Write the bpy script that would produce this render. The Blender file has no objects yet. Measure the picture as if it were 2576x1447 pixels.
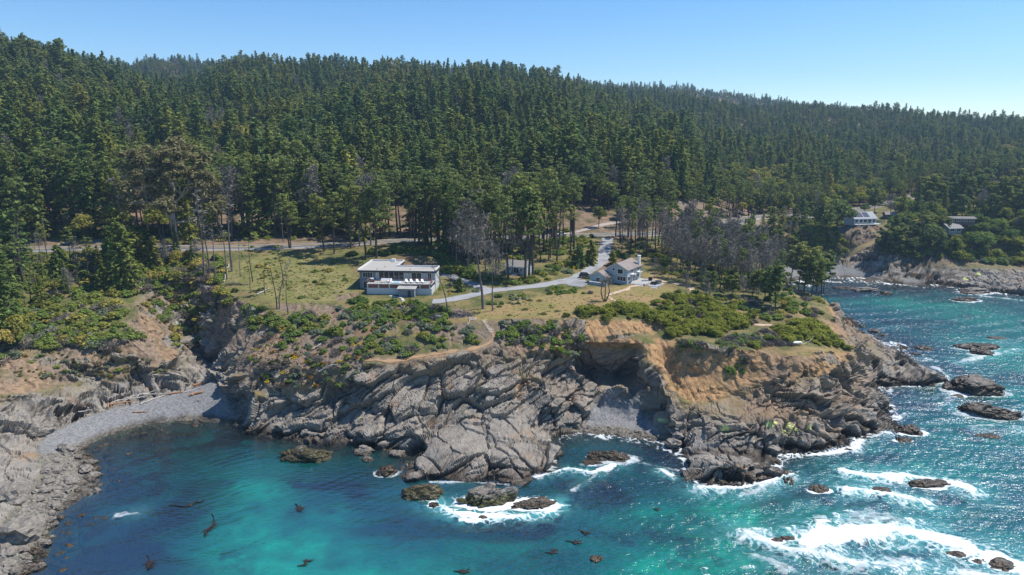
import bpy, bmesh, math, random
import numpy as np
from mathutils import Vector, Matrix, Euler

# ------------------------------------------------------------------ camera, sky, sun, exposure
SC = bpy.context.scene
COL = SC.collection
CAM_H = 72.0
PITCH = math.radians(12.5)
FPX, CX, CY = 1741.0, 1288.0, 723.5          # focal length and centre on a 2576 x 1447 frame
SUN_AZ, SUN_EL = math.radians(76), math.radians(59)   # sun: to the right of, and ahead of, the view
cam_d = bpy.data.cameras.new("camera")
cam_d.sensor_width = 36.0
cam_d.lens = 36.0 * FPX / 2576.0
cam_d.clip_start, cam_d.clip_end = 1.0, 30000.0
cam = bpy.data.objects.new("camera", cam_d)
cam.location = (0, 0, CAM_H)
cam.rotation_euler = (math.pi / 2 - PITCH, 0, 0)
COL.objects.link(cam)
SC.camera = cam

W = bpy.data.worlds.new("World"); SC.world = W; W.use_nodes = True
_n = W.node_tree.nodes; _bg = _n["Background"]
_sky = _n.new("ShaderNodeTexSky"); _sky.sky_type = 'NISHITA'; _sky.sun_disc = False
_sky.sun_elevation = SUN_EL; _sky.sun_rotation = SUN_AZ
_sky.air_density = 1.0; _sky.dust_density = 0.0; _sky.ozone_density = 4.0; _sky.altitude = 1200
_hs = _n.new('ShaderNodeHueSaturation'); _hs.inputs['Saturation'].default_value = 1.22
W.node_tree.links.new(_sky.outputs[0], _hs.inputs['Color']); W.node_tree.links.new(_hs.outputs[0], _bg.inputs[0]); _bg.inputs[1].default_value = 0.125

sun_d = bpy.data.lights.new("sun", 'SUN'); sun_d.energy = 4.6; sun_d.angle = math.radians(0.5)
sun_d.color = (1.0, 0.95, 0.87)
sun = bpy.data.objects.new("sun", sun_d)
_sv = Vector((math.sin(SUN_AZ) * math.cos(SUN_EL), math.cos(SUN_AZ) * math.cos(SUN_EL), math.sin(SUN_EL)))
sun.rotation_euler = _sv.to_track_quat('Z', 'Y').to_euler()
sun.location = (100, 100, 300)
COL.objects.link(sun)
SC.view_settings.view_transform = 'Standard'; SC.view_settings.look = 'None'
SC.view_settings.exposure = 0.4; SC.view_settings.gamma = 1.0
SC.cycles.max_bounces = 5; SC.cycles.diffuse_bounces = 2; SC.cycles.glossy_bounces = 2
SC.cycles.transmission_bounces = 3; SC.cycles.transparent_max_bounces = 8; SC.cycles.volume_bounces = 0
SC.cycles.sample_clamp_indirect = 4.0; SC.cycles.sample_clamp_direct = 3.0; SC.cycles.use_denoising = True; SC.cycles.denoiser = 'OPENIMAGEDENOISE'; SC.cycles.denoising_prefilter = 'ACCURATE'
SC.cycles.caustics_reflective = False; SC.cycles.caustics_refractive = False

RNG = np.random.default_rng(7)
rnd = random.Random(11)

# ------------------------------------------------------------------ geometry of the view: a picture point and a height give a place
def ray(u, v):
    x = (u - CX) / FPX; yy = (CY - v) / FPX
    c, s = math.cos(PITCH), math.sin(PITCH)
    return np.array([x, c + yy * s, -s + yy * c])
def P(u, v, z):                      # point of height z seen at (u, v)
    d = ray(u, v); t = (z - CAM_H) / d[2]
    return np.array([d[0] * t, d[1] * t, z])
def Q(u, r, z):                      # point in the direction of column u, r metres out on the map, of height z
    d = ray(u, 600); h = math.hypot(d[0], d[1])
    return np.array([d[0] / h * r, d[1] / h * r, z])
def project(X, Y, Z):
    c, s = math.cos(PITCH), math.sin(PITCH)
    dz = Z - CAM_H
    dep = Y * c - dz * s; up = Y * s + dz * c
    dep = np.maximum(dep, 1e-3)
    return CX + FPX * X / dep, CY - FPX * up / dep
def sstep(a, b, x):
    t = np.clip((x - a) / (b - a), 0, 1); return t * t * (3 - 2 * t)

# ------------------------------------------------------------------ noise
def _hash(ix, iy, iz, seed):
    h = (ix.astype(np.int64) * 374761393 + iy.astype(np.int64) * 668265263 + iz.astype(np.int64) * 2147483647 + seed * 1274126177) & 0xffffffff
    h = ((h ^ (h >> 13)) * 1274126177) & 0xffffffff
    h = ((h ^ (h >> 16)) * 2246822519) & 0xffffffff
    return ((h ^ (h >> 15)) & 0xffffff).astype(np.float32) / 16777215.0
def vnoise(x, y, z, seed=0):
    x, y, z = np.broadcast_arrays(x, y, z)
    fx, fy, fz = np.floor(x), np.floor(y), np.floor(z)
    ix, iy, iz = fx.astype(np.int64), fy.astype(np.int64), fz.astype(np.int64)
    tx, ty, tz = x - fx, y - fy, z - fz
    tx = tx * tx * tx * (tx * (tx * 6 - 15) + 10); ty = ty * ty * ty * (ty * (ty * 6 - 15) + 10); tz = tz * tz * (3 - 2 * tz)
    r = 0
    for dx in (0, 1):
        wx = tx if dx else 1 - tx
        for dy in (0, 1):
            wy = ty if dy else 1 - ty
            for dz in (0, 1):
                wz = tz if dz else 1 - tz
                r = r + wx * wy * wz * _hash(ix + dx, iy + dy, iz + dz, seed)
    return r
def fbm(x, y, z, oct=4, seed=0, gain=0.5):
    a, s, t, f = 1.0, 0.0, 0.0, 1.0
    for o in range(oct):
        s = s + a * vnoise(x * f + 17.3 * o, y * f + 5.1 * o, z * f + 9.7 * o, seed + o); t += a
        a *= gain; f *= 2.03
    return s / t
def worley(x, y, z, seed=0):         # F1, F2, value of the nearest cell, offset vector to it
    ix, iy, iz = np.floor(x).astype(np.int64), np.floor(y).astype(np.int64), np.floor(z).astype(np.int64)
    f1 = np.full(x.shape, 9.0, np.float32); f2 = f1.copy(); val = np.zeros(x.shape, np.float32)
    ox = np.zeros_like(f1); oy = np.zeros_like(f1); oz = np.zeros_like(f1)
    for dx in (-1, 0, 1):
        for dy in (-1, 0, 1):
            for dz in (-1, 0, 1):
                cx, cy, cz = ix + dx, iy + dy, iz + dz
                px = cx + _hash(cx, cy, cz, seed) - x; py = cy + _hash(cx, cy, cz, seed + 1) - y; pz = cz + _hash(cx, cy, cz, seed + 2) - z
                d = np.sqrt(px * px + py * py + pz * pz)
                near = d < f1
                f2 = np.where(near, f1, np.minimum(f2, d))
                val = np.where(near, _hash(cx, cy, cz, seed + 3), val)
                ox = np.where(near, px, ox); oy = np.where(near, py, oy); oz = np.where(near, pz, oz)
                f1 = np.where(near, d, f1)
    return f1, f2, val, ox, oy, oz

def seg_dist(X, Y, pts, pad=12):
    xs = [p[0] for p in pts]; ys = [p[1] for p in pts]
    s = (X > min(xs) - pad) & (X < max(xs) + pad) & (Y > min(ys) - pad) & (Y < max(ys) + pad)
    D = np.full(X.shape, 1e3)
    if s.any():
        x, y = X[s], Y[s]; d = np.full(x.shape, 1e3)
        for a, b in zip(pts[:-1], pts[1:]):
            dx, dy = b[0] - a[0], b[1] - a[1]; q = np.clip(((x - a[0]) * dx + (y - a[1]) * dy) / (dx * dx + dy * dy + 1e-9), 0, 1)
            d = np.minimum(d, np.hypot(x - a[0] - q * dx, y - a[1] - q * dy))
        D[s] = d
    return D

# ------------------------------------------------------------------ materials
def mat(name):
    m = bpy.data.materials.new(name); m.use_nodes = True
    nt = m.node_tree
    return m, nt, nt.nodes, nt.nodes["Principled BSDF"]
class NG:                            # a little node builder
    def __init__(s, nt): s.nt = nt; s.N = nt.nodes
    def new(s, t, **kw):
        n = s.N.new(t)
        for k, v in kw.items(): setattr(n, k, v)
        return n
    def link(s, a, b): s.nt.links.new(a, b)
    def put(s, sock, v):
        if v is None: return
        if isinstance(v, bpy.types.NodeSocket): s.link(v, sock)
        else: sock.default_value = v if not (isinstance(v, tuple) and len(v) == 3 and sock.type == 'RGBA') else (*v, 1)
    def attr(s, name): return s.new("ShaderNodeAttribute", attribute_name=name)
    def noise(s, scale, detail=4, rough=0.55, vec=None, out=0, dist=0.0):
        n = s.new("ShaderNodeTexNoise"); n.inputs["Scale"].default_value = scale; n.inputs["Detail"].default_value = detail
        n.inputs["Roughness"].default_value = rough; n.inputs["Distortion"].default_value = dist
        if vec is not None: s.link(vec, n.inputs["Vector"])
        return n.outputs[out]
    def ramp(s, f, stops, interp='LINEAR'):
        r = s.new("ShaderNodeValToRGB"); r.color_ramp.interpolation = interp
        el = r.color_ramp.elements
        while len(el) < len(stops): el.new(0.5)
        for e, (p, c) in zip(el, stops):
            e.position = p; e.color = (*c, 1) if len(c) == 3 else c
        s.put(r.inputs[0], f); return r.outputs[0]
    def mix(s, f, a, b, blend='MIX'):
        m = s.new("ShaderNodeMix", data_type='RGBA', blend_type=blend)
        s.put(m.inputs[0], f); s.put(m.inputs[6], a); s.put(m.inputs[7], b); return m.outputs[2]
    def math(s, op, a, b=None, c=None, clamp=False):
        m = s.new("ShaderNodeMath", operation=op); m.use_clamp = clamp
        s.put(m.inputs[0], a)
        if b is not None: s.put(m.inputs[1], b)
        if c is not None: s.put(m.inputs[2], c)
        return m.outputs[0]
    def maprange(s, v, a, b, c=0.0, d=1.0):
        m = s.new("ShaderNodeMapRange"); s.put(m.inputs[0], v)
        for i, q in enumerate((a, b, c, d)): m.inputs[i + 1].default_value = q
        return m.outputs[0]
    def mapping(s, vec, scale=(1, 1, 1), rot=(0, 0, 0)):
        m = s.new("ShaderNodeMapping"); s.link(vec, m.inputs[0]); m.inputs["Scale"].default_value = scale; m.inputs["Rotation"].default_value = rot
        return m.outputs[0]
    def bump(s, h, strength=0.5, dist=0.1, normal=None):
        b = s.new("ShaderNodeBump"); b.inputs["Strength"].default_value = strength; b.inputs["Distance"].default_value = dist
        s.link(h, b.inputs["Height"])
        if normal is not None: s.link(normal, b.inputs["Normal"])
        return b.outputs[0]
    def pos(s): return s.new("ShaderNodeNewGeometry").outputs["Position"]

_plain = {}
def plain(name, col, rough=0.7, var=0.12, scale=1.5, metal=0.0, spec=0.4):
    if name in _plain: return _plain[name]
    m, nt, N, b = mat(name); g = NG(nt)
    oc = g.new("ShaderNodeTexCoord").outputs["Object"]
    f = g.noise(scale, 4, 0.6, oc)
    lo = tuple(c * (1 - var) for c in col); hi = tuple(min(1, c * (1 + var)) for c in col)
    g.put(b.inputs["Base Color"], g.ramp(f, [(0.3, lo), (0.7, hi)]))
    b.inputs["Roughness"].default_value = rough; b.inputs["Metallic"].default_value = metal
    b.inputs["Specular IOR Level"].default_value = spec
    _plain[name] = m; return m

# ------------------------------------------------------------------ building meshes and objects
class MB:                            # collects shapes, then links ONE mesh object
    def __init__(s): s.v = []; s.f = []
    def add(s, verts, faces):
        o = len(s.v); s.v.extend([tuple(map(float, p)) for p in verts]); s.f.extend([tuple(o + i for i in f) for f in faces]); return s
    def box(s, x0, x1, y0, y1, z0, z1):
        return s.add([(x0, y0, z0), (x1, y0, z0), (x1, y1, z0), (x0, y1, z0), (x0, y0, z1), (x1, y0, z1), (x1, y1, z1), (x0, y1, z1)],
                     [(0, 3, 2, 1), (4, 5, 6, 7), (0, 1, 5, 4), (1, 2, 6, 5), (2, 3, 7, 6), (3, 0, 4, 7)])
    def prism(s, poly, y0, y1, axis='y'):      # polygon in xz (axis y) or in xy (axis z) or in yz (axis x), extruded
        n = len(poly)
        if axis == 'y': v = [(a, y0, b) for a, b in poly] + [(a, y1, b) for a, b in poly]
        elif axis == 'z': v = [(a, b, y0) for a, b in poly] + [(a, b, y1) for a, b in poly]
        else: v = [(y0, a, b) for a, b in poly] + [(y1, a, b) for a, b in poly]
        f = [tuple(range(n)), tuple(range(2 * n - 1, n - 1, -1))] + [(i, n + i, n + (i + 1) % n, (i + 1) % n) for i in range(n)]
        return s.add(v, f)
    def tube(s, pts, rads, n=6, caps=True):
        pts = [np.array(p, float) for p in pts]; o = len(s.v)
        for i, p in enumerate(pts):
            d = pts[min(i + 1, len(pts) - 1)] - pts[max(i - 1, 0)]; d = d / (np.linalg.norm(d) + 1e-9)
            a = np.cross(d, (0, 0, 1.0)) if abs(d[2]) < 0.9 else np.cross(d, (1.0, 0, 0)); a /= np.linalg.norm(a); b = np.cross(d, a)
            for k in range(n):
                t = 2 * math.pi * k / n
                s.v.append(tuple(p + rads[i] * (math.cos(t) * a + math.sin(t) * b)))
        for i in range(len(pts) - 1):
            for k in range(n):
                s.f.append((o + i * n + k, o + i * n + (k + 1) % n, o + (i + 1) * n + (k + 1) % n, o + (i + 1) * n + k))
        if caps:
            s.f.append(tuple(o + k for k in range(n - 1, -1, -1))); s.f.append(tuple(o + (len(pts) - 1) * n + k for k in range(n)))
        return s
    def mesh(s, name, m):
        me = bpy.data.meshes.new(name); me.from_pydata(s.v, [], s.f); me.update()
        bm = bmesh.new(); bm.from_mesh(me); bmesh.ops.recalc_face_normals(bm, faces=bm.faces); bm.to_mesh(me); bm.free()
        if m: me.materials.append(m)
        return me
    def build(s, name, m, parent=None):
        return link(name, s.mesh(name, m), parent)
def link(name, data, parent=None):
    o = bpy.data.objects.new(name, data); COL.objects.link(o)
    if parent is not None: o.parent = parent
    return o
def np_mesh(name, V, F, m=None, smooth=False):       # V (n,3), F (k,3 or 4) arrays
    me = bpy.data.meshes.new(name); V = np.asarray(V, np.float32); F = np.asarray(F, np.int32); k = F.shape[1]
    me.vertices.add(len(V)); me.vertices.foreach_set("co", V.ravel())
    me.loops.add(F.size); me.loops.foreach_set("vertex_index", F.ravel())
    me.polygons.add(len(F)); me.polygons.foreach_set("loop_start", np.arange(0, F.size, k, dtype=np.int32))
    me.polygons.foreach_set("use_smooth", np.full(len(F), smooth))
    me.update(calc_edges=True)
    if m: me.materials.append(m)
    return me
def fattr(me, name, arr):
    a = me.attributes.new(name, 'FLOAT', 'POINT'); a.data.foreach_set("value", np.asarray(arr, np.float32).ravel())
def tag(o, label=None, cat=None, group=None, kind=None):
    if label: o["label"] = label
    if cat: o["category"] = cat
    if group: o["group"] = group
    if kind: o["kind"] = kind
    return o
def empty(name, loc, rz=0.0):
    o = bpy.data.objects.new(name, None); o.location = tuple(map(float, loc)); o.rotation_euler = (0, 0, rz); o.empty_display_size = 0.5
    COL.objects.link(o); return o
def copy_thing(root, loc, rz=0.0, scale=1.0, label=None, group=None, tilt=(0, 0)):
    r = root.copy(); COL.objects.link(r); r.location = tuple(map(float, loc)); r.rotation_euler = (tilt[0], tilt[1], rz)
    r.scale = (scale,) * 3 if not isinstance(scale, tuple) else scale
    if label: r["label"] = label
    if group: r["group"] = group
    for ch in root.children:
        c = ch.copy(); COL.objects.link(c); c.parent = r
        for gch in ch.children:
            d = gch.copy(); COL.objects.link(d); d.parent = c
    return r
# ------------------------------------------------------------------ the lie of the land: heights along lines seen in the photograph
LINES = []
def L(*pts): LINES.append([P(*p) for p in pts])
def LZ(z, *pts): LINES.append([P(u, v, z) for u, v in pts])
# waterline
LZ(0, (67,1600),(67,1447),(83,1383),(127,1333),(133,1283),(233,1239),(213,1173),(200,1126),(267,1089),(367,1063),(480,1052),(590,1049),(597,1063),(627,1083),(683,1099),(767,1113),(858,1113),(958,1126),(1012,1133),
   (1032,1153),(1017,1179),(1040,1195),(1092,1206),(1175,1203),(1292,1215),(1358,1195),(1408,1175),(1402,1150),(1410,1130),(1402,1107),(1370,1088),(1340,1078),(1360,1076),(1458,1083),(1525,1093),(1658,1106),(1678,1123),(1717,1131),
   (1720,1173),(1745,1210),(1780,1223),(1884,1216),(1957,1195),(1966,1173),(1955,1150),(1960,1142),(2067,1141),(2147,1126),(2150,1109),(2217,1086),(2240,1063),(2260,1046),(2232,1016),(2194,993),(2197,972),(2290,970),(2357,965),(2367,950),(2350,936),(2280,913),(2277,880),(2264,866),(2200,862),(2154,846))
LINES.append([P(2154,846,0), Q(2120,252,0), Q(2050,272,0), Q(2000,290,0), Q(1960,315,0), Q(1950,340,0), P(1985,700,0), P(2040,698,0), P(2084,697,0)])
LZ(0, (2084,697),(2124,695),(2186,700),(2221,710),(2270,717),(2324,714),(2386,720),(2464,733),(2522,739),(2576,741),(2700,750),(2900,770))
# sea bed
LZ(-2, (330,1600),(330,1447),(390,1300),(420,1180),(560,1110),(680,1140),(900,1165),(985,1220),(1100,1250),(1300,1265),(1420,1225),(1450,1150),(1600,1165),(1680,1180),(1710,1240),(1900,1260),(2000,1220),(2150,1170),(2270,1100),(2320,1040),(2400,960),(2330,880),(2250,820),(2200,780),(2230,745),(2320,745),(2576,775),(2800,800))
LINES.append([Q(2090,290,-2), Q(2050,330,-2)])
LZ(-7, (600,1600),(600,1447),(650,1300),(1000,1340),(1400,1340),(1800,1350),(2100,1300),(2400,1150),(2576,950),(2800,1000))
LZ(-9, (700,1600),(1300,1600),(2100,1600),(2800,1300),(2900,900))
# left cove: beach, cliffs, gully
L((90,1125,2.6),(115,1090,2.6),(200,1050,2.6),(280,1025,2.6),(380,1000,2.6),(470,975,2.6),(535,950,2.8))
L((-200,1180,6),(0,1130,5),(0,1200,3.6),(0,1300,2.6),(60,1350,1.2),(0,1440,1.4),(-200,1440,2.2)); L((60,1250,2.2),(130,1200,1.5),(100,1150,3.2))
L((-250,1050,12),(0,1000,12),(100,985,9),(200,965,8),(330,945,8),(430,930,7),(500,925,5))
L((-250,900,18),(0,880,17),(100,860,17),(250,850,17),(330,850,17),(390,900,11),(440,900,8))
L((-250,800,21),(0,780,21.5),(150,770,21.5),(290,770,21.5),(340,760,22),(370,800,19),(420,850,13))
L((540,930,3.2),(500,890,5),(470,850,8.5),(450,800,13),(470,750,18),(500,715,22))
L((-250,690,26),(0,680,26),(200,690,25.5),(400,690,25.5),(520,690,25.5))
L((520,720,24),(580,745,23),(640,770,22),(700,790,21),(760,785,21.5),(850,800,21.8),(950,800,22),(1050,805,22.3),(1130,815,22.3),(1180,806,22.7),(1250,800,23),(1350,800,23),(1430,803,22.5),(1500,802,22),(1640,806,21.5))
L((640,770,22),(600,830,17),(560,870,13.5))
L((545,935,5),(575,980,4.5),(600,1020,4),(608,1040,3)); L((575,900,12),(610,950,10.5),(640,1000,8))
L((620,890,15),(700,905,15),(800,920,15),(905,915,16.5),(1006,908,16.5),(1093,895,17),(1180,885,17.5),(1223,873,18),(1300,865,18.3),(1400,868,18),(1440,878,17.5),(1470,920,13.5))
L((650,985,8),(720,990,8.5),(800,990,9),(900,980,9.5))
L((640,1055,3),(760,1065,3.2),(870,1060,3.8),(1000,1060,5),(1060,1080,4),(1180,1060,5.2),(1300,1055,4.5),(1380,1050,3.5),(1440,1040,3))
L((1250,960,11.5),(1330,960,11.5),(1400,970,11)); L((1390,1010,7),(1450,1005,6.5)); L((1360,1062,1.6),(1440,1068,1.4))
L((1100,1130,3.6),(1250,1140,3.6),(1360,1110,3)); L((1050,1160,2),(1060,1190,1.2),(1180,1190,1),(1290,1203,1.2),(1380,1170,1))
L((900,1090,2.5),(1000,1095,2.8)); L((690,1082,1.8),(760,1092,1.8),(860,1095,2))
# second cove, its back wall, sink hole and bridge
L((1480,1062,0.9),(1600,1060,1)); L((1490,1030,2.2),(1625,1042,1.8)); L((1508,1003,4.6),(1560,1005,4.6),(1590,1015,3.6))
L((1455,1000,6),(1462,960,9.5),(1478,935,11.5))
LINES.append([Q(1474,170.5,11.5), Q(1500,171,11), Q(1535,171,10), Q(1590,170.5,12)])
for _rr, _zz in ((173,6),(175,5.5),(177,5.5),(178.3,6.5)): LINES.append([Q(1468,_rr,_zz + 1), Q(1490,_rr,_zz), Q(1540,_rr,_zz), Q(1590,_rr,_zz), Q(1612,_rr,_zz + 1.5)])
LINES.append([Q(1438,178.5,17.5), Q(1470,180,17.8), Q(1540,180.3,17.6), Q(1600,180.3,17.8), Q(1640,178.5,18.2)])
LINES.append([Q(1440,175,17), Q(1452,172,15)]); LINES.append([Q(1636,176,17.3), Q(1628,173,16)])
L((1597,926,13.6),(1646,931,13.5),(1657,968,11.3),(1679,1014,8.8),(1685,1060,5.5),(1692,1088,2.5))
L((1578,1006,4.4),(1600,1022,3),(1634,1046,1.6),(1648,1076,0.9),(1668,1098,0.4))
# right headland
L((1655,835,18.8),(1648,870,17.2),(1622,905,15.5),(1600,930,13.5))
L((1700,850,19.5),(1800,872,19),(1900,880,19),(1980,886,19),(2050,880,18.8),(2100,872,18.5),(2128,885,17))
L((1700,780,21.3),(1800,750,22),(2000,800,20),(2000,740,20.5),(2050,770,19)); L((2100,800,18),(2070,740,17.5))
L((2096,748,14.5),(2122,790,12.5),(2138,830,10),(2140,860,13),(2150,885,14))
L((2160,880,8),(2200,872,6.5),(2260,895,6),(2250,940,2.8),(2300,930,3.5),(2340,948,1.8)); L((2180,930,7),(2180,980,5)); L((2145,905,13))
L((1665,900,14),(1690,960,9.5),(1725,1010,8),(1800,1012,8.5),(1850,965,11.5),(1950,940,13),(2050,922,14.5),(2125,920,13))
L((1750,920,14.3),(1850,915,15.5))
L((1712,1085,3.2),(1760,1075,5),(1850,1080,5),(1950,1052,7),(2050,1030,7.3),(2150,1000,6.5),(2200,1040,3)); L((1800,1115,2),(1900,1120,2.2),(2050,1110,2.4),(2130,1085,2.4))
L((1750,1150,2.5),(1800,1160,4.2),(1880,1160,4.2),(1940,1172,2.5)); L((1770,1200,2),(1880,1197,2.2))
L((1730,1136,1),(1800,1135,1.3),(1930,1135,0.8))
# the terrace with the houses
L((880,725,24),(930,748,23.3),(1100,752,23.3)); L((905,715,24),(1100,712,24.2)); L((800,740,23.4),(700,700,25),(600,660,27),(750,650,27.5),(900,650,27.5)); L((950,655,27),(1050,642,29.5),(1120,655,28))
L((1000,772,22.7),(800,775,22)); L((1150,700,24),(1250,725,24),(1400,715,24.3),(1500,680,25.2),(1525,645,27.3),(1515,620,29))
L((1240,690,25.5),(1345,690,25.5)); L((1490,715,24.5),(1620,715,24.5),(1650,700,24.5)); L((1540,690,24.7),(1620,690,24.7))
L((1750,690,24),(1850,700,23),(1950,700,22),(2040,735,18.5)); L((1700,640,27),(1800,605,29.2),(1850,640,25))
L((1330,770,23.4),(1500,775,23.2),(1650,765,23.2))
# back of the headland and the far cove
LINES.append([Q(2060,248,16), Q(2000,262,19), Q(1940,280,20.5), Q(1900,310,21), Q(1890,345,22)])
L((1960,680,3),(2000,668,3),(2089,669,3)); L((2017,612,14),(2090,640,7),(2130,655,6),(2180,655,7))
L((2000,575,23),(2060,578,22),(2130,576,22),(2200,580,20.5),(2230,602,17),(2300,605,17.5),(2400,605,17.5),(2500,597,19),(2576,597,19),(2750,600,19),(2900,600,19))
L((2250,652,6),(2350,650,8),(2450,642,9),(2576,652,9),(2900,660,9)); L((2250,700,1.6),(2350,700,2.2),(2450,715,2.2),(2540,727,2),(2800,738,2))
L((2150,562,24),(2200,562,24)); L((2300,560,26),(2400,550,27),(2500,540,28),(2576,530,29),(2900,520,30))
ROAD_PX = [(-420,634),(-150,629),(130,625),(280,621),(520,622),(760,617),(900,611),(1100,600),(1300,597),(1500,590),(1700,581),(1840,554),(1930,545),(2060,541),(2200,520),(2270,503),(2350,480),(2460,462),(2620,452),(2800,447),(3000,443)]
ROAD_Z = 30.0
def road_zu(u): return float(np.interp(u, [1700, 1840, 1930, 2060, 2200, 2270, 2350, 2460, 2620, 3000], [30, 27.5, 24.5, 24.5, 26.5, 28.5, 32, 36, 40, 44]))
ROAD = [P(u, v, road_zu(u)) for u, v in ROAD_PX]
LINES.append(ROAD)

CELL = 1.25
GX0, GX1, GY0, GY1 = -330.0, 640.0, 70.0, 640.0
def _solve():
    nx, ny = int((GX1 - GX0) / CELL) + 1, int((GY1 - GY0) / CELL) + 1
    S = np.zeros((ny, nx)); C = np.zeros((ny, nx))
    for ln in LINES:
        pts = []
        for a, b in zip(ln[:-1], ln[1:]) if len(ln) > 1 else [(ln[0], ln[0])]:
            n = max(1, int(np.linalg.norm((b - a)[:2]) / (CELL * 0.6)))
            for k in range(n + 1): pts.append(a + (b - a) * k / n)
        for p in pts:
            i, j = int(round((p[1] - GY0) / CELL)), int(round((p[0] - GX0) / CELL))
            if 0 <= i < ny and 0 <= j < nx: S[i, j] += p[2]; C[i, j] += 1
    levels = [(S, C)]
    while min(levels[-1][0].shape) > 12:
        s, c = levels[-1]; h, w = s.shape
        s2 = np.zeros(((h + 1) // 2, (w + 1) // 2)); c2 = s2.copy()
        # average per fine cell first so that long lines do not outweigh
        m = np.where(c > 0, s / np.maximum(c, 1e-9), 0); k = (c > 0).astype(float)
        for a in (0, 1):
            for b in (0, 1):
                q = m[a::2, b::2]; kk = k[a::2, b::2]
                s2[:q.shape[0], :q.shape[1]] += q; c2[:q.shape[0], :q.shape[1]] += kk
        levels.append((s2, c2))
    Z = None
    for s, c in reversed(levels):
        fixed = c > 0; val = np.where(fixed, s / np.maximum(c, 1e-9), 0)
        if Z is None: Z = np.full(s.shape, val[fixed].mean() if fixed.any() else 10.0)
        else:
            Z = np.repeat(np.repeat(Z, 2, 0), 2, 1)[:s.shape[0], :s.shape[1]]
        Z = np.where(fixed, val, Z)
        for it in range(140):
            p = np.pad(Z, 1, mode='edge')
            Z = np.where(fixed, val, 0.25 * (p[:-2, 1:-1] + p[2:, 1:-1] + p[1:-1, :-2] + p[1:-1, 2:]))
    for it in range(1):
        p = np.pad(Z, 1, mode='edge')
        Z = 0.5 * Z + 0.125 * (p[:-2, 1:-1] + p[2:, 1:-1] + p[1:-1, :-2] + p[1:-1, 2:])
    return Z
GRID = _solve()
def _grid(x, y):
    fx = np.clip((x - GX0) / CELL, 0, GRID.shape[1] - 1.001); fy = np.clip((y - GY0) / CELL, 0, GRID.shape[0] - 1.001)
    ix, iy = fx.astype(int), fy.astype(int); tx, ty = fx - ix, fy - iy
    return (GRID[iy, ix] * (1 - tx) + GRID[iy, ix + 1] * tx) * (1 - ty) + (GRID[iy + 1, ix] * (1 - tx) + GRID[iy + 1, ix + 1] * tx) * ty

# the wooded hills: a near ridge and a far one, in map polar coordinates about the view point
_r = np.array([[math.atan2(p[0], p[1]), math.hypot(p[0], p[1]), p[2]] for p in ROAD])
def _az(u): d = ray(u, 300); return math.atan2(d[0], d[1])
def _prof(tab, r, lift):
    a = np.array([_az(u) for u, v in tab]); e = []
    for u, v in tab:
        d = ray(u, v); e.append(d[2] / math.hypot(d[0], d[1]))
    return a, np.array(e)
NEAR = [(-700,20),(-300,40),(0,105),(110,140),(200,160),(330,205),(430,222),(520,200),(600,172),(700,166),(760,170),(850,172),(960,178),(1080,190),(1220,186),(1320,192),(1400,208),(1460,222),(1560,248),(1700,258),(1900,268),(2000,268),(2100,268),(2200,274),(2300,284),(2400,294),(2576,302),(2900,318),(3300,330)]
FAR = [(-700,90),(-300,100),(0,150),(100,148),(200,152),(330,168),(420,152),(500,157),(600,158),(760,175),(960,196),(1220,215),(1380,214),(1480,213),(1600,217),(1750,225),(1900,242),(2000,256),(2100,272),(2300,292),(2576,308),(2900,324),(3300,340)]
_an, _en = _prof(NEAR, 0, 0); _af, _ef = _prof(FAR, 0, 0)
TREE_H = 13.0
def road_r(a): return np.interp(a, _r[:, 0], _r[:, 1])
def ridge1_r(a): return 1000 + 130 * np.sin(3.1 * a + 0.6) + 60 * np.sin(9 * a) + 160 * sstep(0.1, 0.6, a)
def ridge2_r(a): return ridge1_r(a) + 520
def hill(x, y):
    a = np.arctan2(x, y); r = np.hypot(x, y)
    rr = road_r(a) + 6; r1 = ridge1_r(a); r2 = ridge2_r(a)
    z1 = CAM_H + r1 * np.interp(a, _an, _en) - TREE_H; z2 = CAM_H + r2 * np.interp(a, _af, _ef) - TREE_H
    t = np.clip((r - rr) / (r1 - rr), 0, 1)
    up = 0.72 * t + 0.28 * sstep(0, 1, t) + 0.035 * np.sin(t * 9.0 + 5 * a) * np.sin(np.pi * t)
    n = (fbm(x / 210, y / 210, 0 * x + 3.3, 4, 21) - 0.5)
    rz = np.interp(a, _r[:, 0], _r[:, 2]); za = rz + (z1 - rz) * up + n * 78 * np.sin(np.pi * np.clip(t, 0, 1)) ** 0.8
    s = np.clip((r - r1) / (r2 - r1), 0, 1)
    zb = z1 + (z2 - z1) * sstep(0.15, 1, s) - 24 * np.sin(np.pi * np.clip(s, 0, 1)) ** 2
    zc = z2 - np.clip(r - r2, 0, 1e9) * 0.12
    return np.where(r < r1, za, np.where(r < r2, zb, zc))
def H(x, y):
    x = np.asarray(x, float); y = np.asarray(y, float)
    a = np.arctan2(x, y); r = np.hypot(x, y); rr = road_r(a)
    w = sstep(rr + 5, rr + 45, r)
    return _grid(x, y) * (1 - w) + hill(x, y) * w
def hit(u, v, t0=90.0):
    d = ray(u, v); t = np.arange(t0, 2600.0, 0.5)
    X, Y, Z = d[0] * t, d[1] * t, CAM_H + d[2] * t
    b = np.nonzero(Z < H(X, Y))[0]
    k = b[0] if len(b) else len(t) - 1
    return np.array([X[k], Y[k], float(H(X[k], Y[k]))])

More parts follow.
